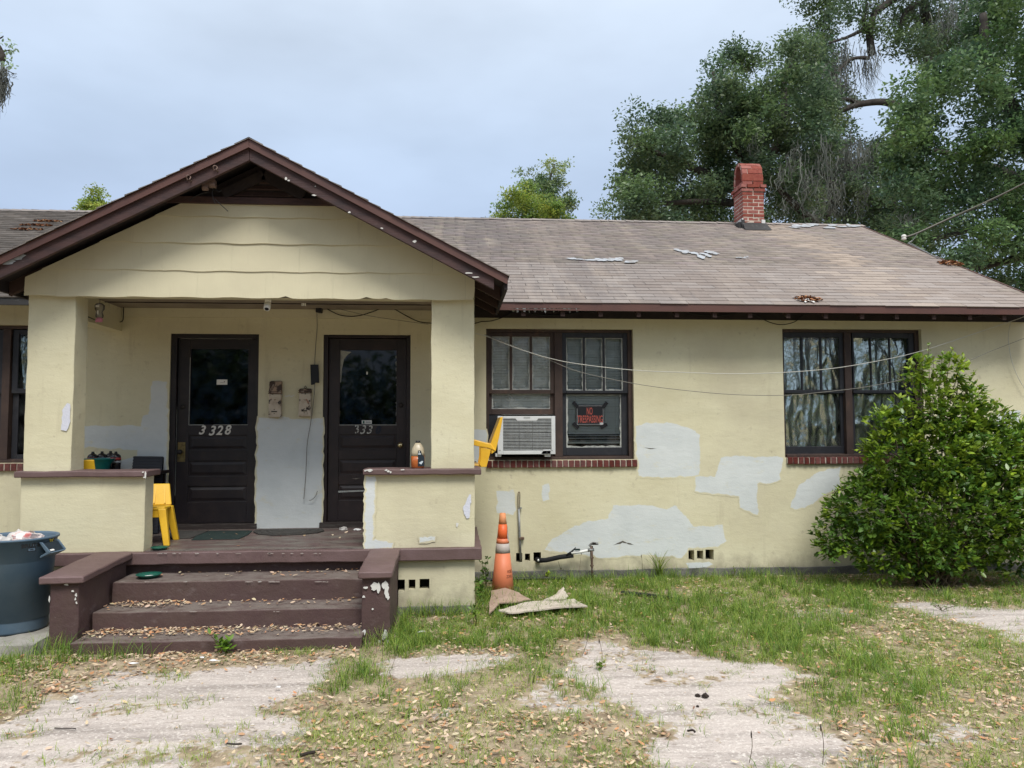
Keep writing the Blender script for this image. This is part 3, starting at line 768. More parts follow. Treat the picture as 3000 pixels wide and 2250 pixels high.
# --- porch roof: rake trim, barge boards, deck
def sloped(s, y0, y1, d0, d1, xin, xout):
    """board following the roof slope on side s between depths y0..y1, from d0 to d1 below the roof line"""
    pts = []
    for x in (xin, xout):
        X = CX + s * x
        for y in (y0, y1):
            pts += [(X, y, rake_z(X) - d1), (X, y, rake_z(X) - d0)]
    a = pts
    return MB().hexa([a[0], a[4], a[6], a[2], a[1], a[5], a[7], a[3]])
for s in (-1, 1):
    sloped(s, 6.675, 6.69, .012, .088, 0 if s < 0 else .001, EX).build('rake_trim', M['fascia'], house, bevel=.003)
    sloped(s, 6.668, 6.676, .080, .092, .0, EX - .01).build('rake_trim_lip', M['fascia'], house)
    sloped(s, 6.70, 6.74, .075, .196, .0 if s < 0 else .002, EX - .12).build('barge_board', M['rake_wood'], house, bevel=.004)
    sloped(s, 6.69, 10.75, .018, .05, .0, EX).build('roof_deck', M['soffit'], house)
    X = CX + s * EX
    MB().box((X - .03 if s > 0 else X, 6.70, rake_z(X) - .13), (X if s > 0 else X + .03, 8.25, rake_z(X) - .02)).build('eave_board', M['soffit'], house)
    for y in (7.16, 7.62, 8.08):
        sloped(s, y, y + .05, .05, .17, EX - .36, EX - .035).build('rafter_tail', M['rafter'], house)
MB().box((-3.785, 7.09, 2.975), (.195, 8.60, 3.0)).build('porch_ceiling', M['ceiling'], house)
MB().box((-3.785, 7.10, 2.862), (.195, 7.30, 2.974)).build('porch_beam', M['cream'], house)
MB().box((-3.785, 7.38, 2.72), (-3.585, 8.598, 2.973)).build('porch_beam', M['cream'], house)
MB().box((.0, 7.38, 2.72), (.195, 8.598, 2.973)).build('porch_beam', M['cream'], house)
MB().box((-3.58, 8.565, 2.875), (-.005, 8.598, 2.973)).build('ceiling_moulding', M['cream'], house)
# chips of bare wood along the right barge board
b = MB()
for k, (x, y, rx, ry) in enumerate([(838, 523, 3, 5), (846, 529, 4, 2), (920, 572, 6, 2), (1024, 622, 4, 3), (1119, 669, 4, 2), (1215, 708, 5, 4), (924, 546, 1.5, 1.5), (1372, 800, 14, 2), (1395, 812, 12, 2)]):
    c = P(x, y, 6.70); s = 6.7 / FPX
    b.poly([(u, 6.6965 - .0004 * (k % 3), v) for u, v in blob(c.x, c.z, rx * s, ry * s, 9, .35, k)])
o = b.build('bare_wood_chip', M['white_chip'], house, fix=False); o['kind'] = 'stuff'
b = MB()
for k, (x, y, rx, ry) in enumerate([(22, 765, 20, 9), (48, 755, 22, 7), (62, 748, 12, 6)]):
    c = P(x, y, 6.70); s = 6.7 / FPX
    b.poly([(u, 6.6955 - .0006 * k, v) for u, v in blob(c.x, c.z, rx * s, ry * s, 13, .3, k)])
b.build('grey_filler_patch', M['tar_patch'], house, fix=False)

# --- main roof
EY, EZ, MS = 8.15, 3.015, .49
RY = 12.35
RZ = EZ + MS * (RY - EY)
RX = 6.82
ANG = math.atan(MS)
def main_z(y): return EZ + MS * (y - EY)
def RH(x, y, off=0):
    v = _ray(x, y); t = (EZ + off - EYE - MS * EY) / (v.z - MS * v.y)
    return Vector((v.x * t, v.y * t, EYE + v.z * t))
MB().hexa([(-9.5, EY + .02, EZ - .05), (RX, EY + .02, EZ - .05), (RX, RY, RZ - .06), (-9.5, RY, RZ - .06), (-9.5, EY + .02, EZ - .012), (RX, EY + .02, EZ - .012), (RX, RY, RZ - .012), (-9.5, RY, RZ - .012)]).build('roof_deck', M['soffit'], house)
by = 2 * RY - EY
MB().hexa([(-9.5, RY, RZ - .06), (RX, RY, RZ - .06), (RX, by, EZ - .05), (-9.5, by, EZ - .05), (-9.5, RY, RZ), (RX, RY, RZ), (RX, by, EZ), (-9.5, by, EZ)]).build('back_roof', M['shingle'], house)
MB().prism([(6.64, WY, 3.0), (6.64, RY, RZ - .1), (6.64, 16.1, 3.0)], (.14, 0, 0)).build('gable_end_wall', M['cream'], house)
MB().box((.49, EY, EZ - .090), (RX, EY + .018, EZ - .004)).build('eave_fascia', M['fascia'], house, bevel=.004)
MB().box((.49, EY - .006, EZ - .094), (RX, EY + .012, EZ - .084)).build('fascia_lip', M['fascia'], house)
MB().box((-9.5, EY, EZ - .088), (-4.02, EY + .018, EZ - .004)).build('eave_fascia', M['tar'], house, bevel=.004)
MB().hexa([(RX, EY, EZ - .09), (RX + .02, EY, EZ - .09), (RX + .02, RY, RZ - .09), (RX, RY, RZ - .09), (RX, EY, EZ + .008), (RX + .02, EY, EZ + .008), (RX + .02, RY, RZ + .008), (RX, RY, RZ + .008)]).build('rake_trim', M['fascia'], house)
x = .72
while x < 6.8:      # rafter tails
    xx = x + rnd.uniform(-.02, .02)
    MB().hexa([(xx, EY + .03, EZ - .15), (xx + .045, EY + .03, EZ - .15), (xx + .045, WY, EZ + .09), (xx, WY, EZ + .09), (xx, EY + .03, EZ - .055), (xx + .045, EY + .03, EZ - .055), (xx + .045, WY, EZ + .16), (xx, WY, EZ + .16)]).build('rafter_tail', M['rafter'], house)
    x += .42
MB().box((.2, WY - .03, 2.90), (6.78, WY - .002, 3.02)).build('frieze_board', M['soffit'], house)
# torn strip of old metal hanging under the left part of the eave
b = MB(); r5 = random.Random(5); top = []; bot = []
for k in range(60):
    px = 1500 + 200 * k / 59
    top.append(P(px, 903, EY - .004)); bot.append(P(px, 906 + r5.random() ** 2 * 12, EY + r5.uniform(-.004, .03)))
for k in range(59): b.add([top[k], top[k + 1], bot[k + 1], bot[k]], [(0, 1, 2, 3)])
b.build('torn_metal_strip', M['galv'], house, fix=False)

# --- shingles
def tab_mesh(w_, l, t, mt, name, curl=0):
    b = MB()
    b.hexa([(0, 0, 0), (w_, 0, curl), (w_, l, 0), (0, l, 0), (0, 0, t), (w_, 0, t + curl), (w_, l, .0015), (0, l, .0015)])
    return b.mesh(name, mt)
TW, TE = .318, .127
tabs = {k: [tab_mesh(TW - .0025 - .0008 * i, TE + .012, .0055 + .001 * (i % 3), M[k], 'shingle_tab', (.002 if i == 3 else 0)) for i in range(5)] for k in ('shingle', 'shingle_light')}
NROW = int((RY - EY) / math.cos(ANG) / TE)
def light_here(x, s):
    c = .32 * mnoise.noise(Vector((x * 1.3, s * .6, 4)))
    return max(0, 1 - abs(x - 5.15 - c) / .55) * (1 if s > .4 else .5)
cells = []
for i in range(NROW + 1):
    s = i * TE
    y = EY - .012 + s * math.cos(ANG); z = EZ - .012 + s * math.sin(ANG)
    x = .02 + (i % 2) * TW / 2 + rnd.uniform(-.02, .02) - TW * 2 * (z > 3.5) - TW * 3 * (z > 4) - TW * 3 * (z > 4.4)
    while x < RX:
        if z > rake_z(x + TW) - .02 or x > CX + EX - .02:
            cells.append((i, x, y, z, s))
        x += TW
r9 = random.Random(9)
V_, T_ = [], []
def tab_quads(x, y, z, w_, ang, dirx, l=TE + .012, t=.008):
    """corners of one tab on a slope: dirx is the along-eave direction, up-slope follows"""
    ux, uy, uz = dirx[0], dirx[1], dirx[2]
    return
n_obj = 0
many = MB(); tint = []
def add_tab(mb, o, u, v, n, w_, l, t, c):
    o = Vector(o)
    p = [o, o + u * w_, o + u * w_ + v * l, o + v * l]
    q = [p[0] + n * t, p[1] + n * t, p[2] + n * .0015, p[3] + n * .0015]
    mb.add(p + q, [(4, 5, 6, 7), (0, 1, 5, 4), (1, 2, 6, 5), (3, 0, 4, 7)])
    tint.extend([c] * 4)
U = Vector((1, 0, 0)); Vv = Vector((0, math.cos(ANG), math.sin(ANG))); Nn = Vector((0, -math.sin(ANG), math.cos(ANG)))
for i, x, y, z, s in cells:
    w_ = min(TW - .0025, RX - x)
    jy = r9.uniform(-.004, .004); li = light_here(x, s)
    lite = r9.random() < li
    if n_obj < 298 and i < 14 and w_ > .29:
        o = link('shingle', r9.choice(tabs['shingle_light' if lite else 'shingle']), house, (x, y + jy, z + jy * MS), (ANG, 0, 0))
        n_obj += 1
    else:
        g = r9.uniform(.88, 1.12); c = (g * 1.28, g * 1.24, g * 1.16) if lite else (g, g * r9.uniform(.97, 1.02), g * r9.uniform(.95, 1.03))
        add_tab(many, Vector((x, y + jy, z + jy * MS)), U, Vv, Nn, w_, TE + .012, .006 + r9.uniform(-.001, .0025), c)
def finish(mb, mt, name, tn):
    V = np.array(mb.v, np.float32); F = np.array(mb.f)
    c = (V.min(0) + V.max(0)) / 2
    me = np_mesh(name, V - c, F, mt, np.array(tn, np.float32))
    o = link(name, me, house, tuple(float(q) for q in c)); o['kind'] = 'stuff'
    return o
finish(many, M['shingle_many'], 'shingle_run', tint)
many = MB(); tint = []
for i in range(NROW + 1):          # darker, mossier left part of the roof
    s = i * TE
    y = EY - .012 + s * math.cos(ANG); z = EZ - .012 + s * math.sin(ANG)
    x = -9.5 + (i % 2) * TW / 2
    while x < -2.2:
        if z > rake_z(x) - .02 or x < CX - EX:
            g = r9.uniform(.8, 1.2)
            add_tab(many, (x, y, z), U, Vv, Nn, TW - .003, TE + .012, .009 + r9.uniform(-.001, .006), (g, g, g))
        x += TW
finish(many, M['shingle_dark'], 'shingle_run', tint)
many = MB(); tint = []
GA = math.atan(GS)
for sgn in (-1, 1):                # porch roof
    vv = Vector((-sgn * math.cos(GA), 0, math.sin(GA))); nn = Vector((sgn * math.sin(GA), 0, math.cos(GA))); uu = Vector((0, 1, 0))
    for i in range(int(EX / math.cos(GA) / TE) + 1):
        s = i * TE
        X = CX + sgn * (EX + .012) - sgn * s * math.cos(GA); Z = APZ - GS * EX - .022 + s * math.sin(GA)
        y = 6.655 + r9.uniform(-.006, .006)
        first = TW * (.5 if i % 2 else 1)
        while y < 10.6:
            w_ = first if y < 6.7 else TW
            if Z > main_z(y) - .25:
                g = r9.uniform(.85, 1.12)
                add_tab(many, (X, y, Z), uu, vv, nn, w_ - .005, TE + .012, .010 + r9.uniform(0, .004), (g, g, g))
            y += w_
finish(many, M['shingle_many'], 'shingle_run', tint)
b = MB()
x = -9.5
while x < RX:                      # ridge caps
    w_ = .14
    for s in (-1, 1):
        d = Vector((0, s * math.cos(ANG), -math.sin(ANG)))
        o_ = Vector((x, RY, RZ + .006)); hgt = r9.uniform(.004, .012)
        b.add([o_ + Vector((0, 0, hgt)), o_ + Vector((w_ + .02, 0, .002)), o_ + Vector((w_ + .02, 0, .002)) + d * .13, o_ + Vector((0, 0, hgt)) + d * .13], [(0, 1, 2, 3)])
    x += w_
o = b.build('ridge_cap', M['shingle'], house, fix=False); o['kind'] = 'stuff'
b = MB()
y = 6.66
while y < 10.4:
    for s in (-1, 1):
        d = Vector((s * math.cos(GA), 0, -math.sin(GA)))
        o_ = Vector((CX, y, APZ - .006)); hgt = r9.uniform(.001, .005)
        b.add([o_ + Vector((0, 0, hgt)), o_ + Vector((0, .16, .0)), o_ + Vector((0, .16, .0)) + d * .13, o_ + Vector((0, 0, hgt)) + d * .13], [(0, 1, 2, 3)])
    y += .14
o = b.build('ridge_cap', M['shingle'], house, fix=False); o['kind'] = 'stuff'
# roof cement repairs
def roof_patch(pts, m, seed, off=.014, amp=.012, n=9):
    # dabs of cement brushed on in short strokes inside the outline
    r_ = random.Random(seed); q = [RH(x, y, off) for x, y in pts]
    x0, x1 = min(p.x for p in q), max(p.x for p in q); y0, y1 = min(p.y for p in q), max(p.y for p in q)
    b = MB()
    for k in range(n):
        cx_ = x0 + (x1 - x0) * (k + r_.uniform(.2, .8)) / n; cy_ = y0 + (y1 - y0) * r_.uniform(.15, .85)
        a = r_.choice((0, 0, .5, -.5, 1.2)); rx, ry = (x1 - x0) / n * r_.uniform(.6, 1.1), max(.018, (y1 - y0) * r_.uniform(.08, .22))
        pp = blob(0, 0, rx, ry, 13, .35, seed * 50 + k)
        b.poly([(cx_ + u * math.cos(a) - v * math.sin(a), cy_ + u * math.sin(a) + v * math.cos(a), main_z(cy_ + u * math.sin(a) + v * math.cos(a)) + off + .0006 * k) for u, v in pp])
    return b.build('roof_cement_patch', m, house, fix=False)
roof_patch([(1668, 756), (1690, 755), (1705, 762), (1760, 757), (1835, 755), (1856, 767), (1826, 768), (1790, 764), (1730, 769), (1694, 768)], M['tar_patch'], 1)
roof_patch([(1985, 741), (2020, 728), (2045, 727), (2040, 740), (2105, 746), (2095, 752), (2040, 752), (2020, 757), (2000, 750)], M['tar_patch'], 2)
roof_patch([(2156, 752), (2185, 751), (2198, 757), (2170, 758)], M['tar_patch'], 3)
roof_patch([(2312, 662), (2360, 657), (2505, 657), (2532, 668), (2420, 671), (2370, 668)], M['tar_patch'], 4, .014)
roof_patch([(2340, 880), (2352, 874), (2382, 882), (2376, 887), (2350, 886)], M['white_tar'], 5)
# ------------------------------------------------------------------ chimney
cf = RH(2178, 668)                       # front-left foot of the stack on the slope
CW = (RH(2245, 672).x - cf.x)
CD = .40
CY0 = cf.y
cx0, cx1 = cf.x, cf.x + CW
bh = .060
zb = main_z(CY0) - .06
ztop = P(2215, 476, CY0 + .15).z
unit_brick = {}
def brick_mesh(k, mt):
    """unit brick with slightly uneven arrises"""
    r_ = random.Random(k)
    j = lambda a: a + r_.uniform(-.03, .03)
    p = [(j(0), j(0), j(0)), (j(1), j(0), j(0)), (j(1), j(1), j(0)), (j(0), j(1), j(0)), (j(0), j(0), j(1)), (j(1), j(0), j(1)), (j(1), j(1), j(1)), (j(0), j(1), j(1))]
    b = MB().hexa([(x, y, z) for x, y, z in p])
    me = b.mesh('brick', mt)
    bm = bmesh.new(); bm.from_mesh(me)
    bmesh.ops.bevel(bm, geom=list(bm.edges), offset=.05, segments=1, affect='EDGES')
    bm.to_mesh(me); bm.free()
    return me
CB = [brick_mesh(k, M['chimney_brick']) for k in range(5)]
SB = [brick_mesh(k + 9, M['brick']) for k in range(5)]
def cbrick(x, y, z, dx, dy, dz, rot=None):
    return link('brick', rnd.choice(CB), chim, (x + rnd.uniform(-.002, .002), y + rnd.uniform(-.003, .003), z), rot, (dx, dy, dz))
nsh = int(round((P(2215, 560, CY0).z - zb) / bh))
zc = zb + nsh * bh
chim = MB().box((cx0 + .004, CY0 + .004, zb - .5), (cx1 - .004, CY0 + CD - .004, zc + 2 * bh)).build('chimney', M['chim_mortar'], house)
def course(z, ex, even, full=2):
    x0, x1, y0, y1 = cx0 - ex, cx1 + ex, CY0 - ex, CY0 + CD + ex
    g = .012; bl = (x1 - x0) / 2 + .0; bw = .085
    cuts = [x0, x0 + bl, x1] if even else [x0, x0 + bl * .46, x0 + bl * 1.5, x1]
    for yy in (y0, y1 - bw):
        for a, c in zip(cuts, cuts[1:]):
            cbrick(a + (g / 2 if a > x0 else 0), yy, z + g / 2, (c - a) - (g if a > x0 and c < x1 else g / 2), bw, bh - g)
    my = [y0 + bw, y0 + bw + (y1 - y0 - 2 * bw) / 2, y1 - bw] if even else [y0 + bw, y0 + bw + (y1 - y0 - 2 * bw) * .25, y0 + bw + (y1 - y0 - 2 * bw) * .8, y1 - bw]
    for xx in (x0, x1 - bw):
        for a, c in zip(my, my[1:]):
            cbrick(xx, a + g / 2, z + g / 2, bw, (c - a) - g, bh - g)
for k in range(nsh): course(zb + k * bh, 0, k % 2 == 0)
course(zc, .018, True); course(zc + bh, .036, False)
z2 = zc + 2 * bh
course(z2, -.004, True)
# barrel hood: courses of brick bent over the flue, open at both ends
H0 = z2 + bh; HH = ztop - H0 - .01; NR = 6
def prof(t):   # t from 0 (front springing) to 1 (back springing)
    a = PI * t
    return CY0 + CD / 2 - (CD / 2 - .004) * math.cos(a), H0 + HH * math.sin(a) ** .8
pr_ = [prof(k / (2 * NR - 1)) for k in range(2 * NR)]
for k in range(2 * NR - 1):
    (ya, za), (yb, zb_) = pr_[k], pr_[k + 1]
    L = math.hypot(yb - ya, zb_ - za); a = math.atan2(zb_ - za, yb - ya)
    n = 2 + k % 2
    cuts = [cx0 + CW * q for q in ((0, .5, 1) if k % 2 == 0 else (0, .27, .77, 1))]
    for c0, c1 in zip(cuts, cuts[1:]):
        # brick lies along the curve: its local y runs along the slope, local z points outwards
        off = .055
        p = Vector((c0 + .003, ya + math.sin(a) * off, za - math.cos(a) * off))
        cbrick(p.x, p.y, p.z, c1 - c0 - .007, L - .006, .055, (a, 0, 0))
    MB().hexa([(cx0 + .004, ya + math.sin(a) * .05, za - math.cos(a) * .05), (cx1 - .004, ya + math.sin(a) * .05, za - math.cos(a) * .05), (cx1 - .004, yb + math.sin(a) * .05, zb_ - math.cos(a) * .05), (cx0 + .004, yb + math.sin(a) * .05, zb_ - math.cos(a) * .05),
               (cx0 + .004, ya + math.sin(a) * .008, za - math.cos(a) * .008), (cx1 - .004, ya + math.sin(a) * .008, za - math.cos(a) * .008), (cx1 - .004, yb + math.sin(a) * .008, zb_ - math.cos(a) * .008), (cx0 + .004, yb + math.sin(a) * .008, zb_ - math.cos(a) * .008)]).build('mortar_joint', M['chim_mortar'], chim)
# flashing
f0 = zb + .05
MB().hexa([(cx0 - .03, CY0 - .16, main_z(CY0 - .16) + .010), (cx1 + .06, CY0 - .16, main_z(CY0 - .16) + .010), (cx1 + .05, CY0 - .02, main_z(CY0 - .02) + .012), (cx0 - .02, CY0 - .02, main_z(CY0 - .02) + .012),
           (cx0 - .03, CY0 - .155, main_z(CY0 - .16) + .018), (cx1 + .06, CY0 - .155, main_z(CY0 - .16) + .018), (cx1 + .02, CY0 - .006, f0 + .10), (cx0 - .012, CY0 - .006, f0 + .10)]).build('flashing', M['tar'], chim, bevel=.006)
rbox((cx0 - .02, CY0 - .012, zb - .1), (cx0 - .002, CY0 + CD + .04, zb + .22), 'sealant', M['white_tar'], chim, .04, .012, 31, 0)
rbox((cx1 - .045, CY0 - .014, zb - .05), (cx1 + .012, CY0 - .002, zb + .20), 'sealant', M['white_tar'], chim, .03, .012, 32, 0)
rbox((cx0 - .03, CY0 - .02, zb - .1), (cx0 + .02, CY0 - .002, zb + .20), 'flashing', M['tar'], chim, .03, .01, 33, 0)
rbox((cx0 - .08, CY0 + .0, zb - .1), (cx0 - .02, CY0 + CD - .02, main_z(CY0 + .1) + .05), 'flashing', M['tar'], chim, .05, .014, 34, 0)

# ------------------------------------------------------------------ windows
def sill(x0, x1, z, n):
    s = MB().box((x0, WY - .028, z - .072), (x1, WY + .10, z - .004)).build('brick_sill', M['mortar'], house)
    p = (x1 - x0) / n
    for k in range(n):
        link('brick', rnd.choice(SB), s, (x0 + p * k + rnd.uniform(.002, .006), WY - .038 + rnd.uniform(-.002, .002), z - .078 + rnd.uniform(-.002, .002)), (0, 0, 0), (p - .011, .12, .078))
    return s
sill(.372, 2.075, 1.298, 26)
sill(3.815, 5.50, 1.318, 26)
sill(-5.66, -3.95, 1.298, 26)

def px_box(b, x0, x1, y0, y1, Ya, Yb):
    r = pxrect(x0, x1, y0, y1, Ya)
    b.box((r[0], Ya, r[2]), (r[1], Yb, r[3]))
    return r
def sash(win, name, m, o, glass, mun, Y, muntin_y=None, t=.03):
    """o = outer pixel rectangle, glass = glass rectangle, mun = pixel x ranges of the muntins"""
    b = MB(); O = pxrect(*o, Y); Gs = pxrect(*glass, Y)
    b.box((O[0], Y, O[2]), (Gs[0], Y + t, O[3])); b.box((Gs[1], Y, O[2]), (O[1], Y + t, O[3]))
    b.box((Gs[0], Y, Gs[3]), (Gs[1], Y + t, O[3])); b.box((Gs[0], Y, O[2]), (Gs[1], Y + t, Gs[2]))
    s = b.build(name, m, win, bevel=.003)
    return s, Gs
def panes(win, Gs, cuts, Y, mt, mm=None, t=.03):
    """glass split by muntins at the given x ranges (metres)"""
    xs = [Gs[0]] + [c for ab in cuts for c in ab] + [Gs[1]]
    for a, c in zip(xs[0::2], xs[1::2]):
        MB().poly([(a, Y + t * .55, Gs[2]), (c, Y + t * .55, Gs[2]), (c, Y + t * .55, Gs[3]), (a, Y + t * .55, Gs[3])]).build('pane', mt, win, fix=False)
    for a, c in cuts:
        MB().box((a, Y + .002, Gs[2]), (c, Y + t - .002, Gs[3])).build('muntin', mm, win, bevel=.002)
def putty(win, Gs, cuts, Y, mt, t=.03, w_=.016, seed=1):
    """uneven smear of old paint round each pane"""
    r_ = random.Random(seed)
    xs = [Gs[0]] + [c for ab in cuts for c in ab] + [Gs[1]]
    b = MB(); yy = Y + t * .55 - .002
    for a, c in zip(xs[0::2], xs[1::2]):
        n = 14
        for side in range(4):
            L = []
            for k in range(n + 1):
                t_ = k / n; e = w_ * r_.uniform(.35, 1.2)
                if side == 0: L.append(((a + (c - a) * t_, Gs[2]), (a + (c - a) * t_, Gs[2] + e)))
                if side == 1: L.append(((a + (c - a) * t_, Gs[3]), (a + (c - a) * t_, Gs[3] - e * .5)))
                if side == 2: L.append(((a, Gs[2] + (Gs[3] - Gs[2]) * t_), (a + e, Gs[2] + (Gs[3] - Gs[2]) * t_)))
                if side == 3: L.append(((c, Gs[2] + (Gs[3] - Gs[2]) * t_), (c - e, Gs[2] + (Gs[3] - Gs[2]) * t_)))
            for p, q in zip(L, L[1:]):
                d = -.0003 * side
                b.add([(p[0][0], yy + d, p[0][1]), (q[0][0], yy + d, q[0][1]), (q[1][0], yy + d, q[1][1]), (p[1][0], yy + d, p[1][1])], [(0, 1, 2, 3)])
    b.build('paint_smear', mt, win, fix=False)
M['smear'] = mat('paint_smear', (.36, .37, .345), .8, [(20, (.22, .225, .21), .5, .7)])
def window(Wd, mull, right_case=.02, label=None):
    """casing and mullion of a paired window, set back in the wall"""
    x0, x1, z0, z1 = Wd
    b = MB(); Ya, Yb = WY + .055, WY + .16
    b.box((x0 - .002, Ya, z0), (x0 + .035, Yb, z1)); b.box((x1 - .05, Ya, z0), (x1 + .002, Yb, z1))
    b.box((x0 + .035, Ya, z1 - .035), (x1 - .05, Yb, z1 + .002))
    o = b.build('window', M['frame'], house, bevel=.003, label=label)
    MB().box((mull[0], Ya - .006, z0 + .03), (mull[1], Yb, z1 - .036)).build('mullion', M['frame'], o, bevel=.004)
    MB().hexa([(x0 + .036, Ya - .03, z0 - .004), (x1 - .036, Ya - .03, z0 - .004), (x1 - .036, Yb, z0 + .0), (x0 + .036, Yb, z0 + .0), (x0 + .036, Ya - .03, z0 + .028), (x1 - .036, Ya - .03, z0 + .028), (x1 - .036, Yb, z0 + .045), (x0 + .036, Yb, z0 + .045)]).build('sill_board', M['frame'], o, bevel=.003)
    return o
YS = WY + .075
def mpx(a, b_, Y=YS): return (P(a, 1150, Y).x, P(b_, 1150, Y).x)
# window with the air conditioner
w1 = window(W1, mpx(1625, 1648, WY + .05), label='window pair with white blinds, left half open above a cooling unit')
_, g = sash(w1, 'sash', M['frame'], (1431, 1624, 974, 1153), (1441, 1612, 986, 1142), None, YS)
c3 = [mpx(1493.5, 1501), mpx(1552.5, 1559.5)]
panes(w1, g, c3, YS, M['veiled_pane'], M['frame']); putty(w1, g, c3, YS, M['smear'], seed=3)
_, g = sash(w1, 'sash', M['frame'], (1431, 1624, 1146, 1214), (1441, 1612, 1153, 1198), None, YS + .034)
panes(w1, g, [], YS + .034, M['veiled_pane'], M['frame']); putty(w1, g, [], YS + .034, M['smear'], seed=4)
rbox((P(1431, 1270, YS).x, YS + .045, W1[2] + .02), (P(1470, 1270, YS).x, YS + .055, P(1445, 1213, YS).z), 'filler_panel', M['dark_sash'], w1, .05, .004, 40, 0)
_, g = sash(w1, 'sash', M['dark_sash'], (1646, 1842, 975, 1152), (1659, 1825, 990, 1144), None, YS)
c3 = [mpx(1708.5, 1715), mpx(1766.5, 1773)]
panes(w1, g, c3, YS, M['screen'], M['dark_sash']); putty(w1, g, c3, YS, M['smear'], seed=5)
_, g = sash(w1, 'sash', M['dark_sash'], (1646, 1842, 1146, 1334), (1659, 1821, 1156, 1311), None, YS + .034)
panes(w1, g, [], YS + .034, M['screen'], M['dark_sash']); putty(w1, g, [], YS + .034, M['smear'], w_=.022, seed=6)
# foil window
w2 = window(W2, mpx(2477, 2497, WY + .05), label='window pair covered inside with crinkled silver film')
for (o, gl, cc, lo, lg) in (((2294, 2475, 973, 1152), (2298, 2460, 989, 1142), [(2349, 2354.5), (2405, 2411)], (2294, 2475, 1146, 1333), (2302, 2463, 1154, 1308)),
                            ((2498, 2686, 975, 1152), (2503, 2664, 990, 1143), [(2553, 2557), (2609, 2613)], (2498, 2686, 1146, 1333), (2505, 2668, 1154, 1308))):
    _, g = sash(w2, 'sash', M['dark_sash'], o, gl, None, YS)
    cm = [mpx(*q) for q in cc]
    panes(w2, g, cm, YS, M['pane'], M['dark_sash'])
    _, g = sash(w2, 'sash', M['dark_sash'], lo, lg, None, YS + .034)
    panes(w2, g, [], YS + .034, M['pane'], M['dark_sash'])
# left window, mostly behind the porch pillar
w0 = window(W0, (-4.84, -4.76), label='window pair half hidden behind the left porch pillar')
for xa, xb in ((W0[0] + .04, -4.85), (-4.75, W0[1] - .055)):
    b = MB()
    for z0, z1, yo in ((2.05, 2.74, 0), (1.34, 2.09, .034)):
        b2 = MB(); Y = YS + yo
        b2.box((xa, Y, z0), (xa + .06, Y + .03, z1)); b2.box((xb - .06, Y, z0), (xb, Y + .03, z1)); b2.box((xa + .06, Y, z0), (xb - .06, Y + .03, z0 + .05)); b2.box((xa + .06, Y, z1 - .05), (xb - .06, Y + .03, z1))
        b2.build('sash', M['dark_sash'], w0, bevel=.003)
        Gs = [xa + .06, xb - .06, z0 + .05, z1 - .05]
        panes(w0, Gs, [], Y, M['screen'], M['dark_sash'])

# blinds and film behind the glass: things of their own
slat = {}
def blinds(xa, xb, z0, z1, Y, label, pitch=.0315, tilts=None):
    t = thing('window_blind', ((xa + xb) / 2, Y, z0), label, 'blind', 'blinds behind the left-hand window glass')
    key = round(xb - xa, 3)
    if key not in slat:
        slat[key] = MB().hexa([(-(xb - xa) / 2, -.001, -.017), ((xb - xa) / 2, -.001, -.017), ((xb - xa) / 2, .001, -.017), (-(xb - xa) / 2, .001, -.017),
                               (-(xb - xa) / 2, -.001, .017), ((xb - xa) / 2, -.001, .017), ((xb - xa) / 2, .001, .017), (-(xb - xa) / 2, .001, .017)]).mesh('slat', M['blind'])
    z = z1 - .03; k = 0
    MB().box((xa, Y - .02, z1 - .02), (xb, Y + .02, z1 + .02)).build('head_rail', M['blind'], t)
    while z > z0 + .02:
        tl = R(24) + rnd.uniform(-.05, .05)
        if tilts and z < tilts[0]: tl = R(74)
        link('slat', slat[key], t, ((xa + xb) / 2, Y, z), (-tl, rnd.uniform(-.003, .003), 0))
        z -= pitch; k += 1
    MB().box((xa, Y - .012, z0 - .008), (xb, Y + .012, z0 + .010)).build('bottom_rail', M['blind'], t)
    for q in (.18, .82):
        MB().box((xa + (xb - xa) * q - .001, Y - .02, z0), (xa + (xb - xa) * q + .001, Y - .018, z1)).build('cord', M['wire_white'], t)
a, c = mpx(1434, 1621, WY + .16)
blinds(a, c, Zp(1213, WY + .17), 2.77, WY + .155, 'white slatted blind behind the open window half above the cooling unit')
a, c = mpx(1652, 1833, WY + .16)
blinds(a, c, Zp(1298, WY + .17), 2.77, WY + .155, 'white slatted blind behind the dark screened window with the black sign', tilts=(Zp(1272, WY + .17),))
def film(x0, x1, z0, z1, Y, label, seed):
    nx, nz = 44, 78
    V = []; r_ = np.random.default_rng(seed)
    folds = [(r_.uniform(x0, x1), r_.uniform(-.14, .14), r_.uniform(.012, .035), r_.uniform(.010, .028), r_.uniform(z0, z1), r_.uniform(.2, .7)) for _ in range(16)]
    for k in range(nz + 1):
        for i in range(nx + 1):
            x = x0 + (x1 - x0) * i / nx; z = z0 + (z1 - z0) * k / nz
            d = .020 * mnoise.noise(Vector((x * 6, z * 2.2, seed))) + .008 * mnoise.noise(Vector((x * 17, z * 5, seed + 3)))
            d -= .022 * (1 - abs(mnoise.noise(Vector((x * 7, z * 2.4, seed + 9)))) * 2.2) ** 3
            for fx, sl, wd, am, fz, fl in folds:
                d -= am * math.exp(-abs(x - fx - sl * (z - fz)) / wd) * math.exp(-((z - fz) / fl) ** 2)
            V.append((x, Y + d, z))
    F = [(k * (nx + 1) + i, k * (nx + 1) + i + 1, (k + 1) * (nx + 1) + i + 1, (k + 1) * (nx + 1) + i) for k in range(nz) for i in range(nx)]
    b = MB(); b.add(V, F)
    o = b.build('silver_film', M['foil'], None, smooth=True, fix=False)
    return tag(o, label, 'window film', 'crinkled film sheets hung behind window glass')
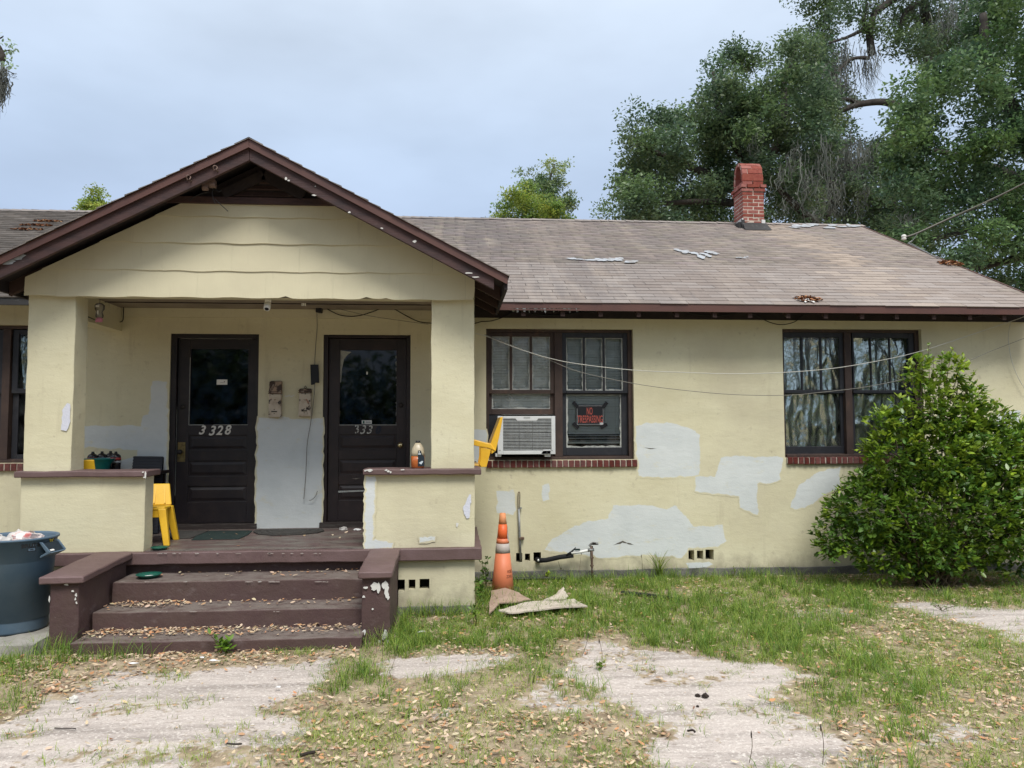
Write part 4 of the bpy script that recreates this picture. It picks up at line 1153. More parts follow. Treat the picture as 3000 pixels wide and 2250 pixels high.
film(3.84, 4.63, 1.32, 2.78, WY + .19, 'crinkled silver film behind the left half of the window beside the bush', 5)
film(4.64, 5.45, 1.32, 2.78, WY + .19, 'crinkled silver film behind the right half of the window, partly covered by the bush', 8)
film(-4.76, -4.0, 2.05, 2.78, WY + .19, 'crinkled film in the window left of the porch pillar', 11)

# ------------------------------------------------------------------ doors
DY = WY + .065
def door(Dr, leaf, glass, panels, mt, label, gl):
    x0, x1, z0, z1 = Dr
    b = MB(); L = pxrect(leaf[0], leaf[1], leaf[2], leaf[3], DY)
    b.box((x0 - .002, WY + .02, z0), (L[0] - .004, WY + .16, z1)); b.box((L[1] + .004, WY + .02, z0), (x1 + .002, WY + .16, z1)); b.box((L[0] - .004, WY + .02, L[3] + .004), (L[1] + .004, WY + .16, z1 + .002))
    fr = b.build('door_frame', mt, house, bevel=.004)
    b = MB()
    for a_, c_, e_ in ((L[0] - .03, L[0] - .004, 1), (L[1] + .004, L[1] + .03, 1)):
        b.box((a_, WY + .018, z0), (a_ + .012, WY + .03, z1 - .02))
    b.build('door_stop', mt, fr)
    rbox((x0 - .02, WY - .035, FLOOR - .01), (x1 + .01, WY + .15, L[2] - .003), 'threshold', M['threshold'], house, .05, .004, int(x0 * 100), .005)
    d = MB(); G_ = pxrect(*glass, DY); Ps = [pxrect(*p, DY) for p in panels]
    t = .045
    xa, xb = G_[0], G_[1]
    d.box((L[0], DY, L[2]), (xa, DY + t, L[3])); d.box((xb, DY, L[2]), (L[1], DY + t, L[3]))
    d.box((xa, DY, G_[3]), (xb, DY + t, L[3]))
    zs = [(G_[2], Ps[0][3])] + [(Ps[i][2], Ps[i + 1][3]) for i in range(len(Ps) - 1)] + [(Ps[-1][2], L[2])]
    for hi, lo in zs: d.box((xa, DY, lo), (xb, DY + t, hi))
    o = d.build('front_door', mt, house, bevel=.003, label=label)
    for p in Ps:
        q = MB()
        i_ = .012
        q.hexa([(xa, DY + .016, p[2]), (xb, DY + .016, p[2]), (xb, DY + .03, p[2]), (xa, DY + .03, p[2]), (xa, DY + .016, p[3]), (xb, DY + .016, p[3]), (xb, DY + .03, p[3]), (xa, DY + .03, p[3])])
        q.prism([(xa + .012, DY + .015, p[2] + .012), (xb - .012, DY + .015, p[2] + .012), (xb - .012, DY + .015, p[3] - .012), (xa + .012, DY + .015, p[3] - .012)], (0, -.0, 0)) if 0 else None
        a0 = [(xa + .016, DY + .0155, p[2] + .016), (xb - .016, DY + .0155, p[2] + .016), (xb - .016, DY + .0155, p[3] - .016), (xa + .016, DY + .0155, p[3] - .016)]
        a1 = [(xa + .045, DY + .005, p[2] + .042), (xb - .045, DY + .005, p[2] + .042), (xb - .045, DY + .005, p[3] - .042), (xa + .045, DY + .005, p[3] - .042)]
        q.add(a0 + a1, [(0, 1, 5, 4), (1, 2, 6, 5), (2, 3, 7, 6), (3, 0, 4, 7), (4, 5, 6, 7)])
        q.build('door_panel', mt, o)
    MB().box((xa - .002, DY + .02, G_[2]), (xb + .002, DY + .026, G_[3])).build('glass_pane', gl, o)
    b = MB(); e = .006
    b.box((xa, DY - .001, G_[2]), (xa + e, DY + .02, G_[3])); b.box((xb - e, DY - .001, G_[2]), (xb, DY + .02, G_[3])); b.box((xa + e, DY - .001, G_[2]), (xb - e, DY + .02, G_[2] + e)); b.box((xa + e, DY - .001, G_[3] - e), (xb - e, DY + .02, G_[3]))
    b.build('glazing_bead', mt, o)
    return o, G_, L
d1, G1, L1 = door(D1, (518, 748, 993, 1532), (556, 728, 1021, 1245), [(549, 727, 1275, 1318), (548, 726, 1350, 1395), (546, 725, 1424, 1470)], M['door'], 'dark front door with white number 3328', M['door_glass'])
d2, G2, L2 = door(D2, (962, 1190, 992, 1526), (994, 1163, 1024, 1245), [(990, 1163, 1273, 1316), (990, 1163, 1345, 1390), (988, 1162, 1419, 1465)], M['door_brown'], 'dark brown front door with worn number 333 and a navy zero', M['door_glass'])
def knob(d, px, py, m, r=.026, plate=None, dead=None, pm=None):
    c = P(px, py, DY)
    if plate: r_ = pxrect(*plate, DY); MB().box((r_[0], DY - .004, r_[2]), (r_[1], DY - .0005, r_[3])).build('lock_plate', pm or m, d, bevel=.002)
    MB().lathe((c.x, DY - .004, c.z), [(.010, 0), (.010, .025), (r * .7, .03), (r, .042), (r * .95, .054), (r * .6, .062), (.001, .064)], 18, 'y').build('door_knob', m, d, True)
    if not plate: MB().lathe((c.x, DY - .0005, c.z), [(r * 1.25, 0), (r * 1.2, .006), (.012, .009)], 20, 'y').build('rosette', m, d, True)
    if dead:
        q = P(dead[0], dead[1], DY)
        MB().lathe((q.x, DY - .0005, q.z), [(.028, 0), (.026, .008), (.012, .012), (.001, .012)], 18, 'y').build('deadbolt', M['iron'], d, True)
knob(d1, 531, 1324, M['iron'], .027, (520.5, 543, 1296, 1353), (536, 1192), M['brass'])
knob(d2, 1173, 1304, M['bright_brass'], .026, None, (1175, 1187))
def num(d, s, px, py, hpx, m, rot=0, sh=.28, lab=None, bold=.003):
    c = P(px, py, DY); h = hpx / FPX * 8.7
    me = text_mesh(s, h / .70, m, .0012, sh, bold, 1, .92)
    o = link('house_number', me, d, (c.x, DY - .003, c.z), (0, rot, 0))
for s, px, py, hh, rt in (('3', 591, 1261, 25, .10), ('3', 620, 1263, 27, .04), ('2', 642, 1262, 26, .0), ('8', 665.5, 1261, 26, -.06)): num(d1, s, px, py, hh, M['silver_num'], rt)
for s, px, py, hh, rt in (('3', 1043.5, 1259, 23, -.30), ('3', 1061.5, 1260, 25, .02), ('3', 1081, 1260, 24, .05)): num(d2, s, px, py, hh, M['worn_num'], rt, bold=.001)
num(d2, '0', 1107, 1261, 21, M['navy'], .05, .2, bold=.008)
def card(d, x0, x1, y0, y1, m, name, Y=None, rows_=()):
    Y = Y or DY + .018
    r = pxrect(x0, x1, y0, y1, Y)
    o = MB().box((r[0], Y - .0012, r[2]), (r[1], Y, r[3])).build(name, m, d)
    return o, r
card(d1, 635, 666, 1112, 1127, M['paper'], 'business_card')
card(d1, 645, 655, 1120.5, 1122, M['sign_grey'], 'card_print', DY + .016)
card(d1, 656, 659, 1117, 1120, M['fixture'], 'card_print', DY + .016)
card(d2, 1073, 1077.5, 1089, 1097, M['paper'], 'small_sticker')
card(d2, 1060, 1089, 1231.5, 1241.5, M['paper'], 'window_sticker')
card(d2, 1063, 1068, 1233, 1240.5, M['green_pl'], 'sticker_print', DY + .016)
card(d2, 1071, 1087, 1234.5, 1239, M['sign_grey'], 'sticker_print', DY + .016)
# pale patch and paint flecks along the glass of the right door
b = MB(); yy = DY + .0185; r5 = random.Random(4)
def gl(px, py): q = P(px, py, yy); return (q.x, yy, q.z)
b.poly([gl(995, 1026), gl(1030, 1031), (gl(1018, 1040)), gl(1008, 1052), gl(1002, 1080), gl(999, 1120), gl(995.5, 1120)])
b.build('pale_glass_patch', M['smear'], d2, fix=False)
b = MB()
for k in range(26):
    a_ = r5.choice([(994.5, 1), (1161, -1)]); y0 = r5.uniform(1040, 1235); h = r5.uniform(4, 22); w_ = r5.uniform(.6, 2.6) * a_[1]
    b.poly([gl(a_[0], y0), gl(a_[0] + w_, y0 + h * .3), gl(a_[0] + w_ * .7, y0 + h), gl(a_[0], y0 + h)])
o = b.build('paint_fleck', M['smear'], d2, fix=False); o['kind'] = 'stuff'
b = MB()
b.box((G1[0] + .001, DY - .002, G1[2] - .002), (G1[0] + .16, DY - .0008, G1[2] + .004)); b.box((G1[0] + .26, DY - .002, G1[2] - .001), (G1[1], DY - .0008, G1[2] + .003)); b.box((G1[0] - .003, DY - .002, G1[2]), (G1[0] + .002, DY - .0008, G1[3] - .1))
b.box((L1[0] + .02, DY - .002, L1[3] + .0), (L1[1] - .05, DY - .0008, L1[3] + .003))
b.box((L1[0] - .004, DY - .003, L1[2] + .3), (L1[0] - .0015, DY - .001, L1[3] - .75))
b.build('bare_edge', M['smear'], d1)
b = MB()
b.box((G2[0] + .002, DY - .002, G2[2] - .003), (G2[1] - .004, DY - .0008, G2[2] + .003))
b.build('bare_edge', M['smear'], d2)
r_ = pxrect(990, 1072, 1436, 1443, DY)
b = MB(); b.poly([(r_[0], DY - .0006 + .005, r_[2]), (r_[1], DY + .0044, r_[2] + .012), (r_[1], DY + .0044, r_[3]), (r_[0], DY + .0044, r_[3] - .006)]); b.build('scuff_mark', M['smear'], d2, fix=False)
# ------------------------------------------------------------------ things on and around the house
def fit_text(s, x0, x1, z0, z1, Y, m, parent, name, bold=.0, shear=0, rot=None):
    me = text_mesh(s, 1, m, .0, shear, bold)
    a = np.array([v.co[:] for v in me.vertices]); lo, hi = a.min(0), a.max(0)
    sx = (x1 - x0) / (hi[0] - lo[0]); sz = (z1 - z0) / (hi[2] - lo[2])
    for v in me.vertices: v.co = ((v.co.x - (lo[0] + hi[0]) / 2) * sx, 0, (v.co.z - (lo[2] + hi[2]) / 2) * sz)
    return link(name, me, parent, ((x0 + x1) / 2, Y, (z0 + z1) / 2), rot)

# --- window air conditioner
AY = WY - .13
r = pxrect(1458, 1627, 1219, 1331, AY)
ac = thing('air_conditioner', ((r[0] + r[1]) / 2, WY, r[2]), 'off-white window air conditioner jutting from the left half of the window', 'air conditioner')
MB().box((r[0] + .012, AY + .03, r[2] + .01), (r[1] - .012, WY + .30, r[3] - .01)).build('casing', M['off_white'], ac, bevel=.006)
g = pxrect(1474, 1615.5, 1226, 1320, AY)
b = MB()
b.box((r[0], AY, r[2]), (g[0], AY + .03, r[3])); b.box((g[1], AY, r[2]), (r[1], AY + .03, r[3]))
b.box((g[0], AY, g[3]), (g[1], AY + .03, r[3])); b.box((g[0], AY, r[2]), (g[1], AY + .03, g[2]))
q = pxrect(1515, 1572, 1219, 1233, AY)
b.prism([(q[0] - .02, AY, g[3] + .001), (q[1] + .02, AY, g[3] + .001), (q[1], AY, q[2]), (q[0], AY, q[2])], (0, .03, 0))
q = pxrect(1592, 1627, 1318, 1331, AY)
b.prism([(q[0] - .03, AY, q[2]), (q[1] - .05, AY, q[2]), (q[1] - .05, AY, q[3]), (q[0], AY, q[3])], (0, .03, 0))
b.build('front_frame', M['off_white'], ac, bevel=.003)
MB().box((g[0], AY + .026, g[2]), (g[1], AY + .029, g[3])).build('coil', M['ac_core'], ac)
fin = MB().box((0, 0, 0), (g[1] - g[0], .014, .0055)).mesh('fin', M['ac_fin'])
nf = 22
for k in range(nf):
    link('fin', fin, ac, (g[0], AY + .004, g[2] + (g[3] - g[2]) * (k + .6) / nf + rnd.uniform(-.001, .001)), (0, rnd.uniform(-.003, .003), 0))
for px in (1521, 1560):
    X = P(px, 1270, AY).x; MB().box((X - .002, AY + .002, g[2]), (X + .002, AY + .006, g[3])).build('upright_rib', M['ac_core'], ac)
q = pxrect(1534, 1553, 1221, 1226, AY); MB().box((q[0], AY - .001, q[2]), (q[1], AY + .001, q[3])).build('badge', M['sign_grey'], ac)
for px in (1464, 1617): q = pxrect(px - 3, px + 3, 1318, 1321, AY); MB().box((q[0], AY - .001, q[2]), (q[1], AY + .001, q[3])).build('badge', M['sign_grey'], ac)
q = P(1602, 1325, AY); MB().lathe((q.x, AY - .001, q.z), [(.011, 0), (.011, .006), (.004, .008), (.001, .008)], 12, 'y').build('drain_plug', M['black'], ac, True)
for px in (1452, 1597): q = pxrect(px, px + 17, 1331, 1338, AY); MB().box((q[0], AY + .02, q[2]), (q[1], AY + .12, q[3] + .008)).build('bracket', M['off_white'], ac, bevel=.002)

# --- no trespassing sign
SY = WY + .1185
r = pxrect(1688, 1770, 1186, 1246, SY)
sg = thing('warning_sign', ((r[0] + r[1]) / 2, SY, r[2]), 'black NO TRESPASSING sign taped to the window with red letters', 'sign')
MB().box((r[0], SY, r[2]), (r[1], SY + .002, r[3])).build('sign_face', M['sign_black'], sg)
b = MB(); e = .010; t = .003; Y0, Y1 = SY - .0006, SY - .0001
b.box((r[0] + e, Y0, r[2] + e), (r[1] - e, Y1, r[2] + e + t)); b.box((r[0] + e, Y0, r[3] - e - t), (r[1] - e, Y1, r[3] - e)); b.box((r[0] + e, Y0, r[2] + e + t), (r[0] + e + t, Y1, r[3] - e - t)); b.box((r[1] - e - t, Y0, r[2] + e + t), (r[1] - e, Y1, r[3] - e - t))
b.build('border_line', M['sign_grey'], sg)
q = pxrect(1719, 1736, 1193.5, 1215, SY); fit_text('NO', q[0], q[1], q[2], q[3], SY - .0008, M['sign_red'], sg, 'lettering', .012)
q = pxrect(1691.8, 1765.5, 1217, 1238.5, SY); fit_text('TRESPASSING', q[0], q[1], q[2], q[3], SY - .0008, M['sign_red'], sg, 'lettering', .008)
q = pxrect(1757, 1767, 1238, 1244.5, SY); MB().box((q[0], SY - .0012, q[2]), (q[1], SY - .0007, q[3])).build('small_label', M['sign_grey'], sg)
for (px, py, an) in ((1686, 1186, 40), (1772, 1187, -38), (1687, 1247, -42), (1769, 1248, 30)):
    c = P(px, py, SY); a = R(an); d = Vector((math.cos(a), 0, math.sin(a))); n = Vector((-math.sin(a), 0, math.cos(a)))
    if an in (40, -38): d, n = n, d
    L_, w_ = .042, .020
    MB().poly([c + d * L_ + n * w_ + Vector((0, -.0015, 0)), c - d * L_ + n * w_ + Vector((0, -.0015, 0)), c - d * L_ - n * w_ + Vector((0, -.0015, 0)), c + d * L_ - n * w_ + Vector((0, -.0015, 0))]).build('tape', M['tape'], sg, fix=False)

# --- cables
def cable(pts, r, m, label, n=6, name='cable', cat='cable', group=None):
    o = MB().tube(curve(pts, n), r, 6).build(name, m, None, True)
    return tag(o, label, cat, group)
def pl(px, Y): return [P(x, y, Y) for x, y in px]
cable([P(255, 927, 7.45), P(297, 944, 8.2), P(318, 945, 8.54), P(345, 944, 8.54), P(360, 938, 8.54), P(362, 905, 8.54), P(368, 892, 8.54), P(420, 891, 8.54), P(520, 891, 8.54), P(640, 895, 8.54), P(780, 893, 8.54), P(880, 894, 8.54), P(942, 896, 8.54), P(965, 909, 8.53), P(1000, 924, 8.53), P(1045, 926, 8.53), P(1095, 912, 8.53), P(1125, 900, 8.53), P(1150, 903, 8.53), P(1190, 925, 8.53), P(1230, 943, 8.53), P(1280, 948, 8.53), P(1340, 956, 8.53), P(1392, 947, 8.56), P(1412, 942, 8.56), P(1440, 940, 8.56), P(1480, 927, 8.56), P(1505, 913, 8.56), P(1530, 913, 8.56), P(1570, 921, 8.56), P(1620, 924, 8.56), P(1665, 920, 8.56), P(1700, 914, 8.56)], .0055, M['wire_black'], 'black cable strung along the porch ceiling and sagging past the right pillar', 5)
cable(pl([(1700, 914), (1790, 913), (1880, 914), (1940, 914), (2010, 914)], 8.50) + pl([(2020, 917), (2060, 924), (2110, 925), (2160, 917), (2190, 914)], 8.53), .005, M['wire_black'], 'black cable sagging once under the eave between the two right windows')
cable(pl([(2190, 914), (2210, 922), (2250, 942), (2285, 951), (2320, 946), (2345, 932), (2362, 920), (2400, 916), (2500, 919), (2640, 918), (2760, 922), (2830, 931), (2880, 925), (2940, 921), (3010, 935)], 8.53), .005, M['wire_black'], 'black cable with a deep loop above the foil-covered window')
cable(pl([(1394, 977), (1425, 985)], 8.5) + pl([(1470, 1003), (1540, 1029), (1620, 1052), (1700, 1067), (1850, 1084), (2000, 1091), (2150, 1095), (2300, 1091), (2450, 1078), (2600, 1052), (2700, 1028), (2800, 996), (2900, 962), (2975, 937), (3030, 915)], 8.42), .0042, M['wire_white'], 'upper pale wire sagging across the front wall past both windows', 6)
cable(pl([(1420, 980), (1470, 1000), (1530, 1024), (1610, 1055), (1700, 1090), (1860, 1124), (2000, 1143), (2150, 1156), (2300, 1158), (2400, 1150), (2540, 1133), (2660, 1108), (2800, 1072), (2900, 1030), (3030, 980)], 8.44), .0036, M['wire_grey'], 'lower thin grey wire sagging across the front wall past both windows', 6)
cable(pl([(2962, 940), (2956, 970), (2955, 1005), (2965, 1060), (2985, 1110), (3010, 1150)], 8.55), .0035, M['wire_white'], 'pale wire dangling down the wall at the right edge', 6)
cable([P(928, 912, 8.5), P(929, 960, 8.55), P(925, 1010, 8.56), P(922, 1066, 8.56), P(922, 1130, 8.55), P(918, 1180, 8.55), P(910, 1240, 8.55), P(900, 1300, 8.55), P(897, 1370, 8.55), P(892, 1440, 8.55), P(890, 1462, 8.55)], .0042, M['wire_grey'], 'thin grey cord hanging down the porch wall between the doors', 6)
cable([P(906, 1466, 8.56), P(915, 1463, 8.55), P(925, 1452, 8.55), P(930, 1438, 8.55)], .0035, M['wire_grey'], 'short loose end of cord beside the right door frame', 6)
cable([P(950, 898, 8.52), P(1000, 907, 8.5), P(1080, 925, 8.5), P(1180, 940, 8.5), P(1255, 950, 8.5)], .003, M['wire_grey'], 'thin straight grey line crossing the porch wall above the right door', 6)
# service drop and its insulator
ip = P(2648, 694, 10.2)
cable([P(3060, 505, 9.0), P(2960, 557, 9.4), P(2870, 600, 9.7), P(2780, 640, 10.0), P(2690, 681, 10.15), P(2655, 693, 10.2)], .008, M['wire_grey'], 'twisted grey service line running up to the right from the roof edge', 8)
cable([P(3060, 508, 9.02), P(2960, 559, 9.42), P(2875, 604, 9.72), P(2780, 643, 10.02), P(2690, 684, 10.17), P(2655, 696, 10.22)], .006, M['wire_black'], 'black line twisted beside the grey service line over the roof edge', 8)
ins = thing('insulator', (RX - .02, 10.2, main_z(10.2)), 'white porcelain insulator where the service line meets the roof edge', 'insulator')
MB().tube([P(2672, 706, 10.2), P(2660, 712, 10.2), Vector((RX - .02, 10.2, main_z(10.2)))], .010, 6).build('bracket', M['galv'], ins)
MB().lathe((ip.x, ip.y, ip.z - .045), [(.012, 0), (.030, .008), (.034, .02), (.022, .034), (.032, .045), (.034, .06), (.02, .075), (.001, .078)], 16).build('porcelain', M['porcelain'], ins, True)
MB().tube([P(2690, 681, 10.15), P(2680, 697, 10.18), P(2668, 712, 10.2), Vector((RX - .02, 10.2, main_z(10.2)))], .005, 5).build('tie_wire', M['galv'], ins)

# --- fittings on the gable
t = thing('floodlight_holder', P(600, 560, 6.76), 'old brown double lamp holder with loose wires under the left rake', 'lamp holder')
for (px, py) in ((600, 550), (621, 541)):
    c = P(px, py, 6.80)
    MB().lathe((c.x - .02, c.y, c.z), [(.024, 0), (.026, .01), (.026, .045), (.022, .05)], 14, 'x').build('socket', M['fixture'], t, True)
MB().box(tuple(P(592, 545, 6.78) - Vector((0, 0, .0))), tuple(P(635, 532, 6.84))).build('base_plate', M['fixture'], t)
for pts in ([(628, 549), (622, 562), (624, 580), (631, 598)], [(630, 583), (645, 598), (668, 619)], [(630, 552), (640, 562), (648, 558)], [(612, 562), (590, 568), (566, 578), (556, 588)]):
    MB().tube(curve(pl(pts, 6.82), 5), .0035, 5).build('loose_wire', M['wire_black'], t, True)
for k, (px, py) in enumerate(((554, 522), (632, 494))):
    c = P(px, py, 6.685)
    o = MB().tube([c + Vector((math.cos(a) * .016, -.012 + .008 * math.sin(a * 2), math.sin(a) * .021)) for a in np.linspace(-1.2, 4.2, 14)], .0055, 6).build('porcelain_hook', M['fixture'], None, True)
    tag(o, ('small rusty ring hook on the left rake board, lower of two', 'small rusty ring hook on the left rake board, nearer the gable peak')[k], 'hook', 'ring hooks on the rake board')
    MB().tube([c + Vector((.012, 0, -.016)), c + Vector((.016, .012, -.022))], .006, 6).build('shank', M['rust'], o)

# --- porch fittings
c = P(785, 892, 7.24)
t = thing('security_camera', c, 'white bullet security camera hanging under the porch beam', 'security camera')
ceil_ = 2.862
MB().lathe((c.x, c.y, c.z + .018), [(.026, 0), (.03, .01), (.03, ceil_ - c.z - .02)], 16).build('mount', M['white_pvc'], t, True)
MB().tube([c + Vector((-.004, .015, .028)), c + Vector((0, -.03, -.03)), c + Vector((0, -.045, -.048))], [.030, .032, .029], 16).build('body', M['white_pvc'], t, True)
MB().tube([c + Vector((0, -.0452, -.0482)), c + Vector((0, -.047, -.051))], .019, 14).build('lens', M['black'], t)
c = P(890, 893, 7.27)
b = MB()
for k in range(3): b.box((c.x - .02 + k * .014, c.y, c.z - .008), (c.x - .012 + k * .014, c.y + .02, c.z + .016))
tag(b.build('cable_clip', M['white_pvc'], None), 'small white clips stuck under the porch beam beside the security camera', 'clip')
c = P(936, 905, 8.52)
o = MB().hexa([(c.x - .035, 8.47, c.z - .045), (c.x + .02, 8.47, c.z - .05), (c.x + .03, 8.56, c.z - .045), (c.x - .03, 8.56, c.z - .04), (c.x - .03, 8.47, c.z + .035), (c.x + .035, 8.47, c.z + .03), (c.x + .035, 8.56, c.z + .05), (c.x - .03, 8.56, c.z + .05)]).build('junction_box', M['black'], None, bevel=.006)
tag(o, 'small black box at the top of the porch wall where cords meet', 'junction box')
q = [P(x, y, 8.54) for x, y in ((909, 1068), (933, 1068), (935, 1122), (924, 1121), (921, 1126), (911, 1128))]
o = MB().prism(q, (0, .010, 0)).build('tape_wrap', M['tape'], None); tag(o, 'dark blue-black tape wrapped round the hanging cord beside the right door', 'tape')
# humming bird feeder
c = P(291, 943, 7.5); k_ = 7.5 / FPX
t = thing('bird_feeder', c, 'clear bird feeder with pink base hanging beside the left pillar', 'bird feeder')
MB().lathe(c, [(10 * k_, 12 * k_), (11 * k_, 18 * k_), (8 * k_, 28 * k_), (13 * k_, 36 * k_), (13 * k_, 48 * k_), (7 * k_, 53 * k_)], 18).build('bottle', M['clear'], t, True)
MB().lathe(c, [(8 * k_, 0), (9 * k_, 4 * k_), (9 * k_, 8 * k_), (6.5 * k_, 12 * k_)], 16).build('feeding_base', M['pink'], t, True)
for dx in (-5, 5): MB().box((c.x + dx * k_ - .006, c.y - 9 * k_, c.z - 2 * k_), (c.x + dx * k_ + .006, c.y - 5 * k_, c.z + 5 * k_)).build('perch', M['pink'], t)
MB().box((c.x - .006, c.y - 12.5 * k_, c.z + 20 * k_), (c.x + .008, c.y - 12 * k_, c.z + 31 * k_)).build('label', M['paper'], t)
MB().box((c.x - .018, c.y - 13.6 * k_, c.z + 40 * k_), (c.x + .014, c.y - 13.2 * k_, c.z + 46 * k_)).build('label', M['paper'], t)
MB().tube([c + Vector((0, 0, 53 * k_)), c + Vector((0, 0, 60 * k_)), Vector((c.x, c.y, 2.98))], .003, 5).build('hanger', M['wire_black'], t)

# --- letter boxes
def mailbox(x0, x1, y0, y1, lid, label, k):
    r = pxrect(x0, x1, y0, y1, WY - .07)
    t = thing('mailbox', ((r[0] + r[1]) / 2, WY, r[2]), label, 'mailbox', 'wall letter boxes between the two doors')
    zl = P(x0, lid, WY - .07).z
    MB().hexa([(r[0], WY - .075, r[2]), (r[1], WY - .075, r[2]), (r[1], WY - .002, r[2]), (r[0], WY - .002, r[2]), (r[0] + .004, WY - .082, zl), (r[1] - .004, WY - .082, zl), (r[1] - .004, WY - .002, zl), (r[0] + .004, WY - .002, zl)]).build('box_body', M['mail'], t, bevel=.005)
    MB().hexa([(r[0] + .002, WY - .09, zl + .003), (r[1] - .002, WY - .09, zl + .003), (r[1] - .002, WY - .002, zl + .003), (r[0] + .002, WY - .002, zl + .003), (r[0] + .002, WY - .055 - .02 * k, r[3] - .012), (r[1] - .002, WY - .055 - .02 * k, r[3] - .012), (r[1] - .004, WY - .002, r[3]), (r[0] + .004, WY - .002, r[3])]).build('lid', M['mail_rust'], t, bevel=.006)
    for yy in (0, .006):
        MB().box((r[0] - .002, WY - .094 + yy, zl + .005 + yy * 3), (r[1] + .002, WY - .091 + yy, zl + .012 + yy * 3)).build('hinge_bar', M['rust'], t)
    zc_ = r[2] + (zl - r[2]) * .24
    xm = (r[0] + r[1]) / 2 - .004
    MB().box((xm - .030, WY - .0825, zc_ - .005), (xm + .030, WY - .076, zc_ + .005)).build('slot', M['hole'], t)
    for s in (-1, 1): MB().lathe((xm, WY - .0775, zc_ + s * .022), [(.005, 0), (.005, .003), (.001, .003)], 8, 'y').build('peep_hole', M['hole'], t)
    if k: MB().tube([(xm, WY - .03, r[3] - .01), (xm - .012, WY - .03, r[3] + .012), (xm, WY - .03, r[3] + .026), (xm + .012, WY - .03, r[3] + .012), (xm, WY - .03, r[3] - .01)], .004, 6).build('hanging_lug', M['iron'], t, True)
mailbox(787, 824, 1115, 1222, 1155, 'taller rusty cream mailbox on the porch wall beside the left door', 0)
mailbox(875, 911, 1137, 1220, 1152, 'shorter rusty cream mailbox with a top lug beside the hanging cord', 1)
b = MB(); r5 = random.Random(3)
for k in range(9):
    c = P(836 + k * 3.2, 1160 + math.sin(k * 1.4) * 2, WY)
    b.poly([(x, WY - .0018 - k * .0003, z) for x, z in blob(c.x, c.z, .009, .007, 8, .5, k)])
b.build('paint_scrape', M['white_chip'], house, fix=False)

# --- items on the right wall cap
c = P(1224, 1372, 7.22); c.z = 1.292; k_ = 7.22 / FPX
t = thing('oil_jug', c, 'clear jug half full of amber liquid with black label on the porch wall cap', 'jug')
MB().lathe(c, [(16 * k_, 0), (19 * k_, 3 * k_), (19.5 * k_, 20 * k_), (19.5 * k_, 35 * k_)], 20, sq=3.2).build('liquid', M['oil'], t, True)
MB().lathe(c, [(19.5 * k_, 35.1 * k_), (19 * k_, 46 * k_), (16.5 * k_, 58 * k_), (11 * k_, 68 * k_), (7 * k_, 73 * k_)], 20, sq=3.0).build('upper_shell', M['jug'], t, True)
MB().lathe(c, [(6.5 * k_, 73 * k_), (6.5 * k_, 79 * k_), (.001, 79 * k_)], 14).build('cap', M['black'], t, True)
yl = c.y - 19.7 * k_ - .002
def lp(px, py): q = P(px, py, yl); return (q.x, yl, q.z)
MB().prism([lp(1224, 1366), lp(1243, 1366), lp(1243, 1338), lp(1237, 1333), lp(1233, 1320), lp(1224.5, 1320)], (0, .002, 0)).build('label', M['label_dark'], t)
fit = pxrect(1225.5, 1233, 1328, 1331.5, yl)
MB().box((fit[0], yl - .0006, fit[2]), (fit[1], yl - .0001, fit[3])).build('label_print', M['label_pale'], t)
q = P(1228.5, 1324, yl); MB().lathe((q.x, yl - .0002, q.z), [(.006, 0), (.006, .0006), (.001, .0006)], 10, 'y').build('label_print', M['paper'], t)
MB().poly([lp(1227, 1356), lp(1237, 1350), lp(1240, 1352), lp(1234, 1361)]).build('label_print', M['label_pale'], t, fix=False)
for v in t.children:
    if v.name.startswith('label_print') and len(v.data.vertices) == 4: v.location.y -= .0008
fit_text('XXX', P(1226, 1340, yl).x, P(1234, 1340, yl).x, P(1226, 1346, yl).z, P(1226, 1334, yl).z, yl - .0005, M['label_pale'], t, 'label_print') if 0 else None

# yellow armchair without legs, resting on the side wall of the porch
t = thing('plastic_armchair', (.14, 7.75, 1.292), 'bright yellow plastic armchair perched beyond the right porch pillar', 'chair', 'yellow plastic chairs')
YA, YB = 7.60, 8.02
def pf(pts, Y): return [P(x, y, Y) for x, y in pts]
for Y, nm in ((YA, 'arm'), (YB, 'arm')):
    s = Y / YA
    arm_px = [(1300, 1268), (1345, 1276), (1393, 1289), (1412, 1294), (1430, 1299), (1437, 1299), (1452, 1321), (1440, 1316), (1428, 1312), (1408, 1309), (1393, 1306), (1340, 1292), (1300, 1284)]
    q = [P(x, y, YA) for x, y in arm_px]
    MB().prism([(p.x, Y - .03, p.z) for p in q], (0, .06, 0)).build(nm, M['yellow_bright'], t, bevel=.006)
    q = [P(x, y, YA) for x, y in ((1408, 1309), (1438, 1316), (1435, 1330), (1425, 1368), (1410, 1368), (1404, 1360), (1408, 1340))]
    MB().prism([(p.x, Y - .022, p.z) for p in q], (0, .044, 0)).build('arm_panel', M['yellow_bright'], t, bevel=.004)
q = [P(x, y, YA) for x, y in ((1437, 1299), (1444, 1280), (1466, 1222), (1473, 1221), (1470, 1240), (1462, 1282), (1452, 1321), (1440, 1330))]
MB().prism([(p.x, YA - .02, p.z) for p in q], (0, .46, 0)).build('backrest', M['yellow_bright'], t, bevel=.006)
q = [P(x, y, YA) for x, y in ((1300, 1355), (1392, 1361), (1410, 1361), (1425, 1340), (1432, 1345), (1424, 1368), (1300, 1368))]
MB().prism([(p.x, YA + .0, p.z) for p in q], (0, .42, 0)).build('seat', M['yellow_bright'], t, bevel=.004)

